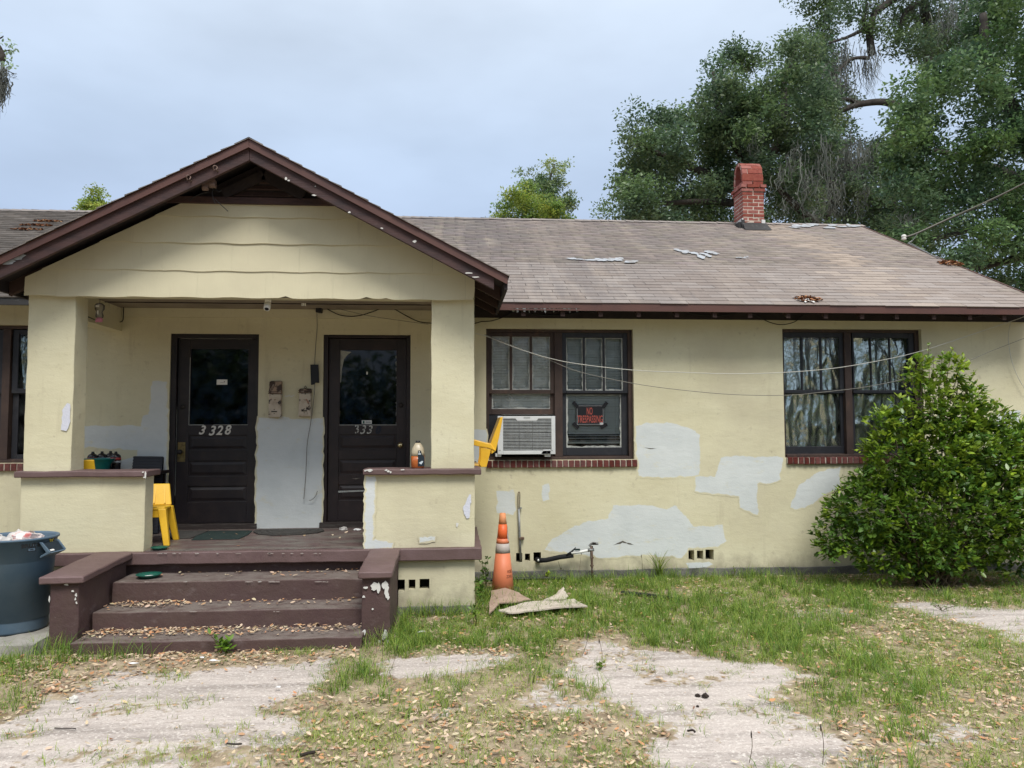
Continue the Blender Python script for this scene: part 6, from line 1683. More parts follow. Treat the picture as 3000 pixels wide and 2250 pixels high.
leafd = [([(-50, 1890), (300, 1915), (560, 1905), (1080, 1905), (1090, 1925), (760, 1945), (420, 1965), (260, 2015), (120, 2085), (-50, 2140)], 1.0),
         ([(1300, 1893), (1480, 1890), (1640, 1915), (1600, 1940), (1450, 1935), (1300, 1908)], .9), ([(850, 2010), (1200, 2030), (1500, 2050), (1850, 2150), (1900, 2260), (760, 2280), (780, 2190), (830, 2110)], .62),
         ([(2420, 1850), (2650, 1800), (2780, 1830), (3050, 1950), (3050, 2280), (2450, 2280), (2440, 2080)], .46), ([(1480, 1730), (1640, 1720), (1600, 1770), (1500, 1760)], .9), ([(2450, 1690), (3050, 1690), (3050, 1745), (2480, 1735)], .6),
         ([(1700, 1790), (1850, 1800), (1840, 1860), (1640, 1850)], .55), ([(2300, 1765), (2420, 1765), (2400, 1800), (2310, 1800)], .6), ([(1500, 1800), (1700, 1790), (1680, 1880), (1540, 1880)], .35)]
F_ = np.zeros(GXm.shape)
for p, w_ in leafd: F_ = np.maximum(F_, inpoly(p) * w_)
F_ = blur(F_, 4) * np.clip((fbm(GXm, GYm, 3.2, 31) - .22) * 2.6, .12, 1.15)
dry = blur(np.clip(1 - S_ * 1.05 - inpoly(leafd[0][0]) * .8, 0, 1), 2)

def gh(x, y):
    """ground height"""
    return .030 * (fbm(x, y, .8, 41) - .5) + .010 * (fbm(x, y, 6, 44) - .5) - .012
def axis(a, b, lo, hi, d):
    core = np.arange(a, b, d); o = [core]
    for s, e, sgn in ((a, lo, -1), (b, hi, 1)):
        v = []; p = s; st = d
        while abs(p - s) < abs(e - s):
            st *= 1.25; p += sgn * st; v.append(p)
        o = [np.array(v[::-1])] + o if sgn < 0 else o + [np.array(v)]
    return np.concatenate(o)
ax = axis(-4.6, 7.2, -170, 180, .03); ay = axis(3.2, 8.7, -120, 200, .03)
AX, AY_ = np.meshgrid(ax, ay)
Hh = gh(AX, AY_)
far = np.clip((np.hypot(AX - 1, AY_ - 6) - 9) / 10, 0, 1); Hh = Hh * (1 - far) - .02 * far
V = np.stack([AX, AY_, Hh], -1).reshape(-1, 3)
ny, nx = AX.shape
idx = np.arange(nx * ny).reshape(ny, nx)
F = np.stack([idx[:-1, :-1], idx[:-1, 1:], idx[1:, 1:], idx[1:, :-1]], -1).reshape(-1, 4)
gm = bpy.data.materials.new('yard_ground'); gm.use_nodes = True
nt = gm.node_tree; L = nt.links.new; b_ = nt.nodes['Principled BSDF']; b_.inputs['Roughness'].default_value = .95; b_.inputs['Specular IOR Level'].default_value = .15
geo = N(nt, 'ShaderNodeNewGeometry')
def nz(sc, det=5, st=(1, 1, 1)):
    mp_ = N(nt, 'ShaderNodeMapping'); mp_.inputs['Scale'].default_value = st; L(geo.outputs['Position'], mp_.inputs[0])
    n = N(nt, 'ShaderNodeTexNoise'); n.inputs['Scale'].default_value = sc; n.inputs['Detail'].default_value = det; L(mp_.outputs[0], n.inputs['Vector']); return n.outputs[0]
def rg(s, a, c, o0=0, o1=1):
    r_ = N(nt, 'ShaderNodeMapRange')
    for i, v in ((1, a), (2, c), (3, o0), (4, o1)): r_.inputs[i].default_value = v
    L(s, r_.inputs[0]); return r_.outputs[0]
def mixc(f, a, c):
    x_ = N(nt, 'ShaderNodeMix', data_type='RGBA')
    for s, i in ((f, 0), (a, 6), (c, 7)):
        if isinstance(s, tuple): x_.inputs[i].default_value = (*s, 1)
        else: L(s, x_.inputs[i])
    return x_.outputs[2]
sandc = mixc(rg(nz(2.4, 5, (.35, 3.0, 1)), .44, .68), (.465, .41, .372), (.27, .235, .212))
sandc = mixc(rg(nz(55, 3), .52, .72), sandc, (.60, .55, .50)); sandc = mixc(rg(nz(120, 2), .60, .74), sandc, (.22, .185, .16)); sandc = mixc(rg(nz(22, 5, (.6, 1.6, 1)), .60, .76), sandc, (.26, .22, .19))
soil = mixc(rg(nz(7), .4, .7), (.34, .275, .19), (.18, .135, .09)); soil = mixc(rg(nz(60, 3, (1, .4, 1)), .55, .7), soil, (.42, .34, .24))
at = N(nt, 'ShaderNodeAttribute'); at.attribute_name = 'cover'
sp = N(nt, 'ShaderNodeSeparateColor'); L(at.outputs['Color'], sp.inputs[0])
ad = N(nt, 'ShaderNodeMath', operation='ADD'); L(sp.outputs[0], ad.inputs[0]); L(rg(nz(16, 8), .3, .7, -.5, .5), ad.inputs[1])
L(mixc(rg(ad.outputs[0], .32, .62), soil, sandc), b_.inputs['Base Color'])
prev = None
for sc, dist, st in ((7, .03, (.6, 1.5, 1)), (45, .010, (1, 1, 1)), (140, .004, (1, 1, 1))):
    bp = N(nt, 'ShaderNodeBump'); bp.inputs['Distance'].default_value = dist; bp.inputs['Strength'].default_value = .7
    L(nz(sc, 3, st), bp.inputs['Height'])
    if prev: L(prev, bp.inputs['Normal'])
    prev = bp.outputs[0]
L(prev, b_.inputs['Normal'])
me = np_mesh('ground', V, F, gm, smooth=True)
a_ = me.attributes.new('cover', 'FLOAT_COLOR', 'POINT')
cv = np.ones((len(V), 4), np.float32); inside = (V[:, 0] > GX0) & (V[:, 0] < GX1) & (V[:, 1] > GY0) & (V[:, 1] < GY1)
cv[:, 0] = np.where(inside, samp(S_, V[:, 0], V[:, 1]), .35 * (fbm(V[:, 0], V[:, 1], .5, 3) > .55)); a_.data.foreach_set('color', cv.ravel())
o = link('ground', me); o['kind'] = 'structure'

# ------------------------------------------------------------------ grass and fallen leaves (nobody could count them)
def blades(pos, h, wd, lean, az, tint, curl=1.0):
    """pos (n,3); three-piece blades that bend over"""
    n = len(pos); T = np.array([0, .4, .75, 1.0]); W = np.array([1, .85, .5, .06])
    d = np.stack([np.cos(az), np.sin(az)], -1); s = np.stack([-np.sin(az), np.cos(az)], -1)
    V = np.zeros((n, 8, 3))
    for k in range(4):
        t = T[k]; out_ = lean * h * t ** 1.8 * curl; up = h * t * (1 - .35 * lean * t)
        c = pos + np.concatenate([d * out_[:, None], up[:, None]], 1)
        off = np.concatenate([s * (wd * W[k] * .5)[:, None], np.zeros((n, 1))], 1)
        V[:, 2 * k] = c - off; V[:, 2 * k + 1] = c + off
    base = (np.arange(n) * 8)[:, None, None]
    q = np.array([[0, 1, 3, 2], [2, 3, 5, 4], [4, 5, 7, 6]])
    return V.reshape(-1, 3), (base + q).reshape(-1, 4), np.repeat(tint, 3, 0)
def leaves6(pos, L_, W_, az, pitch, roll, fold, tint):
    """small leaves folded along the midrib: 6 corners, two faces"""
    n = len(pos)
    u = np.array([0, .32, .72, 1, .72, .32]) - .5; v = np.array([0, 1, .8, 0, -.8, -1]) * .5
    x = L_[:, None] * u; y = W_[:, None] * v; z = np.abs(y) * fold[:, None] + (L_[:, None] * .10 * (u * 2) ** 2)
    cr_, sr_ = np.cos(roll)[:, None], np.sin(roll)[:, None]; y, z = y * cr_ - z * sr_, y * sr_ + z * cr_
    cp, spp = np.cos(pitch)[:, None], np.sin(pitch)[:, None]; x, z = x * cp - z * spp, x * spp + z * cp
    ca, sa = np.cos(az)[:, None], np.sin(az)[:, None]; x, y = x * ca - y * sa, x * sa + y * ca
    V = np.stack([x, y, z], -1) + pos[:, None, :]
    base = (np.arange(n) * 6)[:, None, None]
    q = np.array([[0, 1, 2, 3], [0, 3, 4, 5]])
    return V.reshape(-1, 3), (base + q).reshape(-1, 4), np.repeat(tint, 2, 0)
def scatter(n, dens, x0=GX0, x1=GX1, y0=GY0, y1=8.5):
    """points on the ground kept with probability dens(x, y)"""
    x = rng.uniform(x0, x1, n); y = rng.uniform(y0, y1, n)
    k = rng.random(n) < dens(x, y)
    # never inside the masonry
    k &= ~((x > -3.86) & (x < .24) & (y > 7.08)) & ~((x > -3.1) & (x < -.46) & (y > 6.03)) & ~((x < -3.08) & (y > 6.0) & (y < 7.06))
    k &= ~((x > -4.6) & (y > 8.55))
    x, y = x[k], y[k]
    return np.stack([x, y, gh(x, y)], -1)
def join(parts):
    V, F, T = [], [], []; n = 0
    for v, f, t in parts: V.append(v); F.append(f + n); T.append(t); n += len(v)
    return np.concatenate(V), np.concatenate(F), np.concatenate(T)
def tints(n, cols, jit=.15):
    c = np.array(cols)[rng.integers(0, len(cols), n)]
    return np.clip(c * rng.uniform(1 - jit, 1 + jit, (n, 1)) * rng.uniform(.94, 1.06, (n, 3)), 0, 3)
parts = []
# tall lush blades, in clumps
cl = scatter(26000, lambda x, y: samp(L_, x, y) * .9)
k = rng.integers(6, 20, len(cl)); p = np.repeat(cl, k, 0); hh = np.repeat(rng.uniform(.04, .165, len(cl)), k); p[:, :2] += rng.normal(0, .022, (len(p), 2))
GREENS = [(1, 1, 1), (.85, 1, .8), (1.15, 1.1, .85), (.75, .9, .9), (1.5, 1.3, 1.0), (1.8, 1.5, 1.5), (.6, .75, .7)]
parts.append(blades(p, hh * rng.uniform(.6, 1.25, len(p)), rng.uniform(.0028, .0055, len(p)), rng.uniform(.25, 1.1, len(p)), rng.uniform(0, 2 * PI, len(p)), tints(len(p), GREENS)))
# short lawn: olive, straw and some green
cl = scatter(120000, lambda x, y: samp(dry, x, y) * np.clip((fbm(x, y, 2.0, 61) - .25) * 2.2, .05, 1) * np.clip(1 - samp(F_, x, y) * .35, .2, 1))
k = rng.integers(2, 6, len(cl)); p = np.repeat(cl, k, 0); p[:, :2] += rng.normal(0, .02, (len(p), 2))
gm_ = fbm(p[:, 0], p[:, 1], 1.6, 71)
tt = tints(len(p), [(1.8, 1.45, 1.6), (2.3, 1.75, 2.3), (1.4, 1.3, 1.2), (2.1, 1.6, 2.0)])
gg = tints(len(p), GREENS); m_ = (rng.random(len(p)) < np.clip((gm_ - .24) * 2.4, .25, .9))[:, None]
parts.append(blades(p, rng.uniform(.022, .068, len(p)), rng.uniform(.0022, .004, len(p)), rng.uniform(.5, 1.6, len(p)), rng.uniform(0, 2 * PI, len(p)), np.where(m_, gg, tt)))
# sparse runners on the bare sand and lush low mat under the tall blades
cl = scatter(1500, lambda x, y: samp(S_, x, y) * np.clip((fbm(x, y, 2.4, 81) - .52) * 6, 0, 1))
k = rng.integers(8, 20, len(cl)); p = np.repeat(cl, k, 0); p[:, :2] += rng.normal(0, .03, (len(p), 2))
parts.append(blades(p, rng.uniform(.02, .06, len(p)), rng.uniform(.0025, .004, len(p)), rng.uniform(.6, 1.7, len(p)), rng.uniform(0, 2 * PI, len(p)), tints(len(p), [(1, 1, 1), (1.3, 1.15, 1.1), (1.9, 1.4, 1.5)])))
p = scatter(170000, lambda x, y: samp(L_, x, y) * .9)
parts.append(blades(p, rng.uniform(.025, .075, len(p)), rng.uniform(.003, .005, len(p)), rng.uniform(.5, 1.5, len(p)), rng.uniform(0, 2 * PI, len(p)), tints(len(p), GREENS + [(1.8, 1.4, 1.2)])))
# taller fringe against masonry
fr = []
for (xa, ya, xb, yb, n) in ((-.45, 6.15, -.40, 7.05, 260), (-.40, 7.05, .28, 7.07, 320), (.3, 8.46, 3.9, 8.5, 700), (-.75, 6.12, -.48, 6.16, 120), (-3.1, 6.1, -2.8, 6.15, 130), (-3.0, 5.98, -2.2, 6.0, 90), (.26, 7.2, .3, 8.4, 160), (-4.5, 5.9, -3.1, 5.95, 200)):
    t_ = rng.random(n); x = xa + (xb - xa) * t_ + rng.normal(0, .03, n); y = ya + (yb - ya) * t_ - np.abs(rng.normal(0, .05, n)); fr.append(np.stack([x, y, gh(x, y)], -1))
p = np.concatenate(fr)
parts.append(blades(p, rng.uniform(.05, .21, len(p)), rng.uniform(.003, .0055, len(p)), rng.uniform(.2, 1.1, len(p)), rng.uniform(0, 2 * PI, len(p)), tints(len(p), GREENS)))
V, F, T = join(parts)
o = link('grass', np_mesh('grass', V, F, M['grass'], T)); tag(o, 'patchy green and straw coloured grass over the yard', 'grass', None, 'stuff')

DEAD = [(1, 1, 1), (1.15, 1.12, 1.1), (.8, .7, .6), (.95, .74, .60), (1.3, 1.3, 1.3), (.55, .46, .42), (1.1, 1.1, 1), (1.0, .66, .46)]
def litter(p, zr=.012, s=(.016, .052)):
    n = len(p); p = p.copy(); p[:, 2] += rng.uniform(.002, zr, n)
    L_ = rng.uniform(*s, n)
    return leaves6(p, L_, L_ * rng.uniform(.34, .5, n), rng.uniform(0, 2 * PI, n), rng.normal(0, .22, n), rng.normal(0, .3, n), rng.uniform(-.1, .6, n), tints(n, DEAD))
lp_ = [litter(scatter(150000, lambda x, y: samp(F_, x, y) * .62), .024), litter(scatter(90000, lambda x, y: np.clip(samp(dry, x, y), 0, 1) * .36 * np.clip((fbm(x, y, 2.8, 33) - .2) * 2, .15, 1)), .03), litter(scatter(14000, lambda x, y: samp(S_, x, y) * .10), .004, (.008, .03)),
       litter(scatter(9000, lambda x, y: ((y > 5.80) & (y < 6.04) & (x > -2.9) & (x < -.7)) * .9), .03)]
V, F, T = join(lp_)
o = link('leaf_litter', np_mesh('leaf_litter', V, F, M['dead_leaf'], T)); tag(o, 'brown and straw coloured fallen oak leaves scattered over the yard', 'fallen leaves', None, 'stuff')
def on_step(n, x0, x1, y0, y1, z, bias):
    x = rng.uniform(x0, x1, n); y = y1 - np.abs(rng.normal(0, (y1 - y0) * .34, n)); k = (y > y0) & (rng.random(n) < bias(x))
    return np.stack([x[k], y[k], np.full(k.sum(), z)], -1)
sl = [litter(on_step(950, -2.82, -.72, 6.06, 6.37, .078, lambda x: np.clip(1.15 - (x + 2.82) * .42, .30, 1)), .022), litter(on_step(560, -2.82, -.72, 6.40, 6.71, .219, lambda x: np.where(x < -2.2, 1, .22)), .02),
      litter(on_step(170, -2.8, -.75, 6.74, 7.12, .389, lambda x: np.where(x > -1.6, .7, .35)), .012), litter(on_step(60, -2.6, -.85, 7.1, 8.4, .585, lambda x: x * 0 + .4), .006)]
V, F, T = join(sl)
o = link('step_leaves', np_mesh('step_leaves', V, F, M['dead_leaf'], T)); tag(o, 'dry brown leaves gathered on the maroon front steps', 'fallen leaves', None, 'stuff')
# rusty leaf piles lying on the roof
for k, (px, py, rx, ry, n, lab) in enumerate(((2785, 772, .17, .12, 240, 'rusty pile of dead leaves on the roof near the right edge'), (2368, 876, .16, .09, 180, 'small rusty pile of leaves near the eave over the right window'), (140, 648, .20, .05, 110, 'rusty leaf patch high on the dark left roof'), (108, 660, .24, .05, 120, 'middle rusty leaf patch on the dark left roof'), (80, 672, .22, .05, 110, 'lower rusty leaf patch on the dark left roof'), (20, 843, .35, .12, 260, 'pale and rusty leaves caught at the left eave'))):
    c = RH(px, py, .01)
    a = rng.uniform(0, 2 * PI, n); q = np.sqrt(rng.random(n))
    x = c.x + rx * q * np.cos(a); y = c.y + ry * q * np.sin(a)
    p = np.stack([x, y, main_z(y) + .012 + (.05 if k == 0 else .02) * (1 - q) * rng.random(n)], -1) - np.array(c)
    Ls = rng.uniform(.03, .06, n)
    v, f, t_ = leaves6(p, Ls, Ls * .4, rng.uniform(0, 2 * PI, n), rng.normal(0, .3, n) + .0, rng.normal(0, .4, n), rng.uniform(0, .6, n), tints(n, [(1, 1, 1), (1.3, 1.3, 1.2), (.7, .7, .7), (2.2, 3, 3.5)], .2))
    o = link('leaf_pile', np_mesh('leaf_pile', v, f, M['needle'], t_), None, c); tag(o, lab, 'leaf pile', 'leaf piles on the roof', 'stuff')

# ------------------------------------------------------------------ small ground objects
def lump(px, py, r_, m, label, cat, name, seed, sq=.7, group=None):
    c = G(px, py); c.z = float(gh(np.array([c.x]), np.array([c.y]))[0]) + r_ * sq * .25
    o = crumple(c, r_, r_ * .85, r_ * sq, m, label, name, cat, seed, group); return o
lump(214, 2057, .030, M['stone'], 'round white stone on the sandy path at lower left', 'stone', 'stone', 3, .8)
for k, (px, py, lab) in enumerate(((2044, 2037, 'small dark lump on the sand, left of a pair'), (2066, 2039, 'larger dark lump on the sand, right of a pair'), (2044, 2065, 'tiny dark crumb on the sand below the pair of lumps'))):
    lump(px, py, (.014, .020, .009)[k], M['scat'], lab, 'lump', 'dark_lump', 7 + k, .8, 'dark lumps on the bare sand')
def twig(pts, r_, label, m='stem'):
    o = MB().tube(curve([G(x, y, z) for x, y, z in pts], 4), r_, 5).build('twig', M[m], None, True); tag(o, label, 'twig', 'twigs lying on the yard')
twig([(2014, 2141, .01), (2030, 2139, .02), (2037, 2146, .01)], .006, 'short curved dark twig on the bare sand', 'scat')
twig([(880, 2213, .01), (900, 2207, .02), (922, 2203, .015)], .009, 'thick dark twig among the leaves at the bottom', 'scat')
twig([(665, 2178, .006), (690, 2180, .012), (708, 2179, .006)], .005, 'thin brown twig on the sandy path', 'tree_bark')
twig([(160, 2133, .006), (215, 2134, .008), (222, 2136, .006)], .003, 'very thin straight twig across the sandy path', 'tree_bark')
for k, (px, py, lab) in enumerate(((390, 1944, 'scrap of white paper beside the leaves near the steps'), (592, 1927, 'small white paper scrap by the bottom step'), (628, 1936, 'flat pale blue scrap by the weed at the bottom step'), (814, 2014, 'white feather-like scrap on the sandy path'), (1920, 1961, 'thin white scrap on the bare sand patch'), (1235, 1852, 'white scrap in the grass by the plinth'), (2125, 1738, 'white scrap in the grass before the wall'))):
    c = G(px, py, .012); r5 = random.Random(k)
    b = MB(); L = [c + Vector((x, y, .006 * r5.random())) for x, y in blob(0, 0, r5.uniform(.018, .034), r5.uniform(.008, .02), 7, .4, k)]
    b.prism(L, (0, 0, .002)); tag(b.build('paper_scrap', M['litter'], None), lab, 'litter', 'white scraps on the ground')
q = [(1395, 1700), (1480, 1697), (1600, 1694), (1660, 1696)]
o = MB().tube(curve([G(x, y, .03) for x, y in q], 4), .018, 6).build('edging_strip', M['black'], None, True); tag(o, 'black plastic edging strip lying along the wall foot', 'edging')
q = [(1820, 1737), (1870, 1741), (1930, 1748), (1985, 1757)]
o = MB().tube(curve([G(x, y, .02) for x, y in q], 4), .022, 6).build('edging_strip', M['rubber'], None, True); tag(o, 'dark strip of old edging half buried in the grass', 'edging')
rbox(tuple(G(-60, 1908, -.02)), tuple(G(55, 1886, .05)), 'concrete_chunk', M['slab'], None, .04, .016, 51, 0); tag(bpy.data.objects['concrete_chunk'], 'broken concrete chunk in the weeds below the bin', 'concrete')

# ------------------------------------------------------------------ weeds and shrub
def leafy(points, normals, size, per, spread, mt, name, parent, cols, org, wr=(.36, .5), up=.35, jit=.14):
    """rosettes of small leaves at the given points, facing along the normals"""
    n = len(points); k = rng.integers(per[0], per[1] + 1, n)
    c = np.repeat(points, k, 0); nn = np.repeat(normals, k, 0); m_ = len(c)
    cl = np.repeat(tints(n, cols, .12), k, 0) * rng.uniform(1 - jit, 1 + jit, (m_, 1))
    d = nn + rng.normal(0, .75, (m_, 3)); d[:, 2] += up; d /= np.linalg.norm(d, axis=1, keepdims=True)
    L_ = rng.uniform(*size, m_)
    p = c + d * (L_ * .55)[:, None] + rng.normal(0, spread, (m_, 3))
    az = np.arctan2(d[:, 1], d[:, 0]); pt = np.arcsin(np.clip(d[:, 2], -1, 1)) * .75
    v, f, t_ = leaves6(p - np.array(org), L_, L_ * rng.uniform(*wr, m_), az, pt, rng.normal(0, .5, m_), rng.uniform(.1, .6, m_), cl)
    o = link(name, np_mesh(name, v, f, mt, t_), parent, org); o['kind'] = 'stuff'
    return o
SY_ = 7.78
base = P(2740, 1692, SY_); base.z = 0
sh = thing('shrub', base, 'bright green bushy shrub against the wall at the right', 'shrub')
EL = [(2765, 1510, 225, 180, 1.0), (2750, 1340, 145, 120, .85), (2735, 1190, 72, 85, .6), (2655, 1235, 40, 60, .3), (2800, 1240, 70, 90, .4), (2430, 1600, 40, 30, .2), (2520, 1420, 45, 40, .25), (2860, 1290, 50, 70, .3), (2630, 1340, 115, 85, .55), (2885, 1330, 120, 100, .6), (2550, 1500, 110, 100, .55), (2478, 1575, 85, 55, .4), (2940, 1520, 160, 170, .7), (2660, 1610, 190, 78, .6), (2790, 1090, 45, 45, .3), (2690, 1082, 34, 40, .25), (3050, 1430, 150, 200, .8), (2450, 1500, 42, 40, .25), (2900, 1230, 60, 50, .3), (2590, 1240, 45, 45, .3), (2850, 1180, 40, 60, .25), (2990, 1300, 60, 60, .4)]
pts, nrm, topn = [], [], []
for ex, ey, rx, ry, dy in EL:
    c = P(ex, ey, SY_); s = SY_ / FPX; rxm, rzm = rx * s, ry * s; rym = min(rxm, rzm) * .85
    n = int(1.35 * rx * ry / 55)
    d = rng.normal(0, 1, (n, 3)); d /= np.linalg.norm(d, axis=1, keepdims=True)
    rr = 1 - np.abs(rng.normal(0, .24, n)) + rng.normal(0, .13, n)
    p = np.array(c) + d * rr[:, None] * np.array([rxm, rym, rzm])
    pts.append(p); nrm.append(d)
pts = np.concatenate(pts); nrm = np.concatenate(nrm)
k = (pts[:, 1] < WY - .04) & (pts[:, 2] > .03); pts, nrm = pts[k], nrm[k]
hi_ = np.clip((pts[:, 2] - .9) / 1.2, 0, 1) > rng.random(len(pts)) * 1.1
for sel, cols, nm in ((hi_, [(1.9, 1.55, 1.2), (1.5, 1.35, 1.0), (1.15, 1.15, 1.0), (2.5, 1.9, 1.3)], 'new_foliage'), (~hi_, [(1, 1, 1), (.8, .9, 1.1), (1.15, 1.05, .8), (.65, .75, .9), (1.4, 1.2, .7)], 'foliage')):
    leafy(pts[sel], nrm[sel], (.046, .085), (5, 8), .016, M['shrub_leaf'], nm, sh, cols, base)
b = MB()
for k in range(26):
    i = rng.integers(0, len(pts)); e = Vector(pts[i])
    if e.z < .35: continue
    s0 = base + Vector((rnd.uniform(-.18, .18), rnd.uniform(-.1, .1), -.02))
    m1 = s0.lerp(e, .5) + Vector((rnd.uniform(-.06, .06), rnd.uniform(-.06, .06), .10))
    MB().tube(curve([s0, m1, e], 6), [.013 - .0085 * q / 12 for q in range(13)], 6).build('stem', M['stem'], sh, True)
for tip in ((2640, 1100), (2720, 1010), (2790, 1020), (2860, 1085), (2880, 1140), (2610, 1170), (2560, 1215), (2510, 1320), (2460, 1400), (2400, 1510), (2930, 1170), (2990, 1215), (2660, 1062), (2700, 1045), (2762, 1032), (2735, 1048), (2822, 1040), (2545, 1248), (2420, 1452), (2398, 1560), (2480, 1440), (2560, 1275), (2935, 1205), (2968, 1255)):
    e = P(tip[0], tip[1], SY_ - .05); s0 = e.lerp(base + Vector((0, 0, 1.2)), .42)
    L = curve([s0, s0.lerp(e, .6) + Vector((0, 0, .02)), e], 6)
    MB().tube(L, [.005 - .0003 * q for q in range(len(L))], 5).build('stem', M['stem'], sh, True)
    pp = np.array([L[q] for q in range(3, len(L), 2)]); leafy(pp, np.tile(np.array((e - s0).normalized()), (len(pp), 1)), (.03, .055), (3, 5), .008, M['shrub_leaf'], 'sprig', sh, [(1.8, 1.5, 1.1), (1.2, 1.15, 1), (2.3, 1.8, 1.2)], e)
def weed(px, py, h, n, label, size=(.02, .04), spread=.06, m='shrub_leaf', cols=((1, 1, 1), (1.4, 1.2, .9)), Y=None, stems=4, name='weed', cat='weed', group='small weeds'):
    c = P(px, py, Y) if Y else G(px, py)
    c.z = 0
    t = thing(name, c, label, cat, group)
    tips = []
    for k in range(stems):
        e = c + Vector((rnd.gauss(0, spread), rnd.gauss(0, spread * .7), h * rnd.uniform(.55, 1.0)))
        L = curve([c, c.lerp(e, .5) + Vector((rnd.uniform(-.02, .02), 0, h * .1)), e], 5)
        MB().tube(L, .0022, 4).build('stem', M['stem'], t, True)
        tips += [L[q] for q in range(2, len(L))]
    tips = np.array([tips[i] for i in rng.integers(0, len(tips), n)]) + rng.normal(0, .008, (n, 3))
    leafy(tips, np.tile(np.array([0, -.3, .5]), (n, 1)), size, (2, 4), .006, M[m], 'foliage', t, list(cols), c, up=.2)
    return t
weed(1412, 1790, .32, 26, 'leafy dark weed at the foot of the porch corner', (.03, .055), .05, cols=((.7, .8, .9), (.9, 1, .9)))
weed(1425, 1720, .30, 26, 'dark leafy weed between the porch and the cone', (.03, .055), .05, cols=((.6, .7, .8), (.8, .9, .8)))
weed(1398, 1830, .16, 16, 'low leafy weed under the porch plinth corner', (.03, .05), .05)
weed(662, 1912, .13, 22, 'broad-leaved green weed at the bottom step', (.045, .07), .06, cols=((1, 1.1, 1.2), (1.3, 1.3, 1)))
weed(1652, 1690, .20, 12, 'spindly reddish weed at the wall below the pipe', (.018, .03), .06, cols=((1.1, .7, .8), (1.6, 1.4, .6)))
weed(1605, 1700, .12, 10, 'yellow-green seedling at the wall foot', (.03, .05), .03, cols=((2.5, 1.8, 1),))
weed(2148, 1690, .12, 12, 'thin weed below the right vent holes', (.015, .025), .03)
weed(1470, 1690, .10, 10, 'small seedling behind the cone', (.03, .045), .03)
weed(2445, 1712, .16, 22, 'feathery weed left of the shrub', (.018, .03), .05, cols=((1.3, 1.2, 1),))
weed(2550, 1715, .18, 22, 'yellow flecked weed in front of the shrub', (.018, .03), .06, cols=((1.4, 1.2, .9), (2.4, 1.6, .6)))
weed(1762, 1961, .025, 8, 'flat rosette weed on the bare sand', (.025, .04), .02, stems=2)
weed(2080, 1742, .09, 26, 'low clover-like weeds in the grass before the wall', (.015, .028), .10, stems=6)
weed(1905, 1770, .08, 26, 'low leafy weeds in the middle of the grass', (.015, .028), .12, stems=6)
weed(2760, 1790, .05, 20, 'low pale weeds at the edge of the right sand patch', (.015, .025), .10, stems=6, cols=((1.2, 1.1, 1.5),))
c = P(1932, 1688, 8.5); c.z = 0
n = 46; p = np.zeros((n, 3)) + rng.normal(0, .015, (n, 3)) * np.array([1, 1, 0])
v, f, t_ = blades(p, rng.uniform(.16, .40, n), rng.uniform(.008, .014, n), rng.uniform(.2, .9, n), rng.uniform(0, 2 * PI, n), tints(n, [(.8, .85, .9), (1.1, 1, .9), (1.5, 1.2, 1)]))
o = link('grass_tuft', np_mesh('grass_tuft', v, f, M['grass'], t_), None, c); tag(o, 'spiky long-bladed tuft at the wall below the grey paint patch', 'plant')
for k, (px, py, h, lab) in enumerate(((1092, 1950, .22, 'left dark seed stalk in the grass clump by the path'), (1120, 1948, .26, 'middle dark seed stalk in the grass clump by the path'), (1140, 1975, .20, 'leaning dark seed stalk by the sandy strip'), (1764, 1955, .20, 'thin seed stalk standing on the bare sand'), (1705, 1922, .17, 'short seed stalk at the edge of the bare sand'), (2410, 2240, .20, 'dark headed seed stalk near the bottom right'), (2195, 2235, .16, 'dark seed stalk at the bottom edge'), (1690, 1675, .30, 'dry bent stalk against the wall right of the tap'), (1880, 1686, .26, 'second dry stalk against the wall under the crack'))):
    c = G(px, py) if py > 1700 else P(px, py, 8.5); c.z = 0
    e = c + Vector((rnd.uniform(-.03, .05) + (.07 if 'leaning' in lab or 'bent' in lab else 0), -.01, h))
    t = thing('seed_stalk', c, lab, 'grass stalk', 'seed stalks')
    L = curve([c, c.lerp(e, .5) + Vector((.01, 0, 0)), e], 5)
    MB().tube(L, .0018, 4).build('stalk', M['stem'], t, True)
    MB().tube([e - Vector((0, 0, .035)), e - Vector((0, 0, .015)), e], [.002, .0042, .001], 5).build('seed_head', M['scat'], t, True)

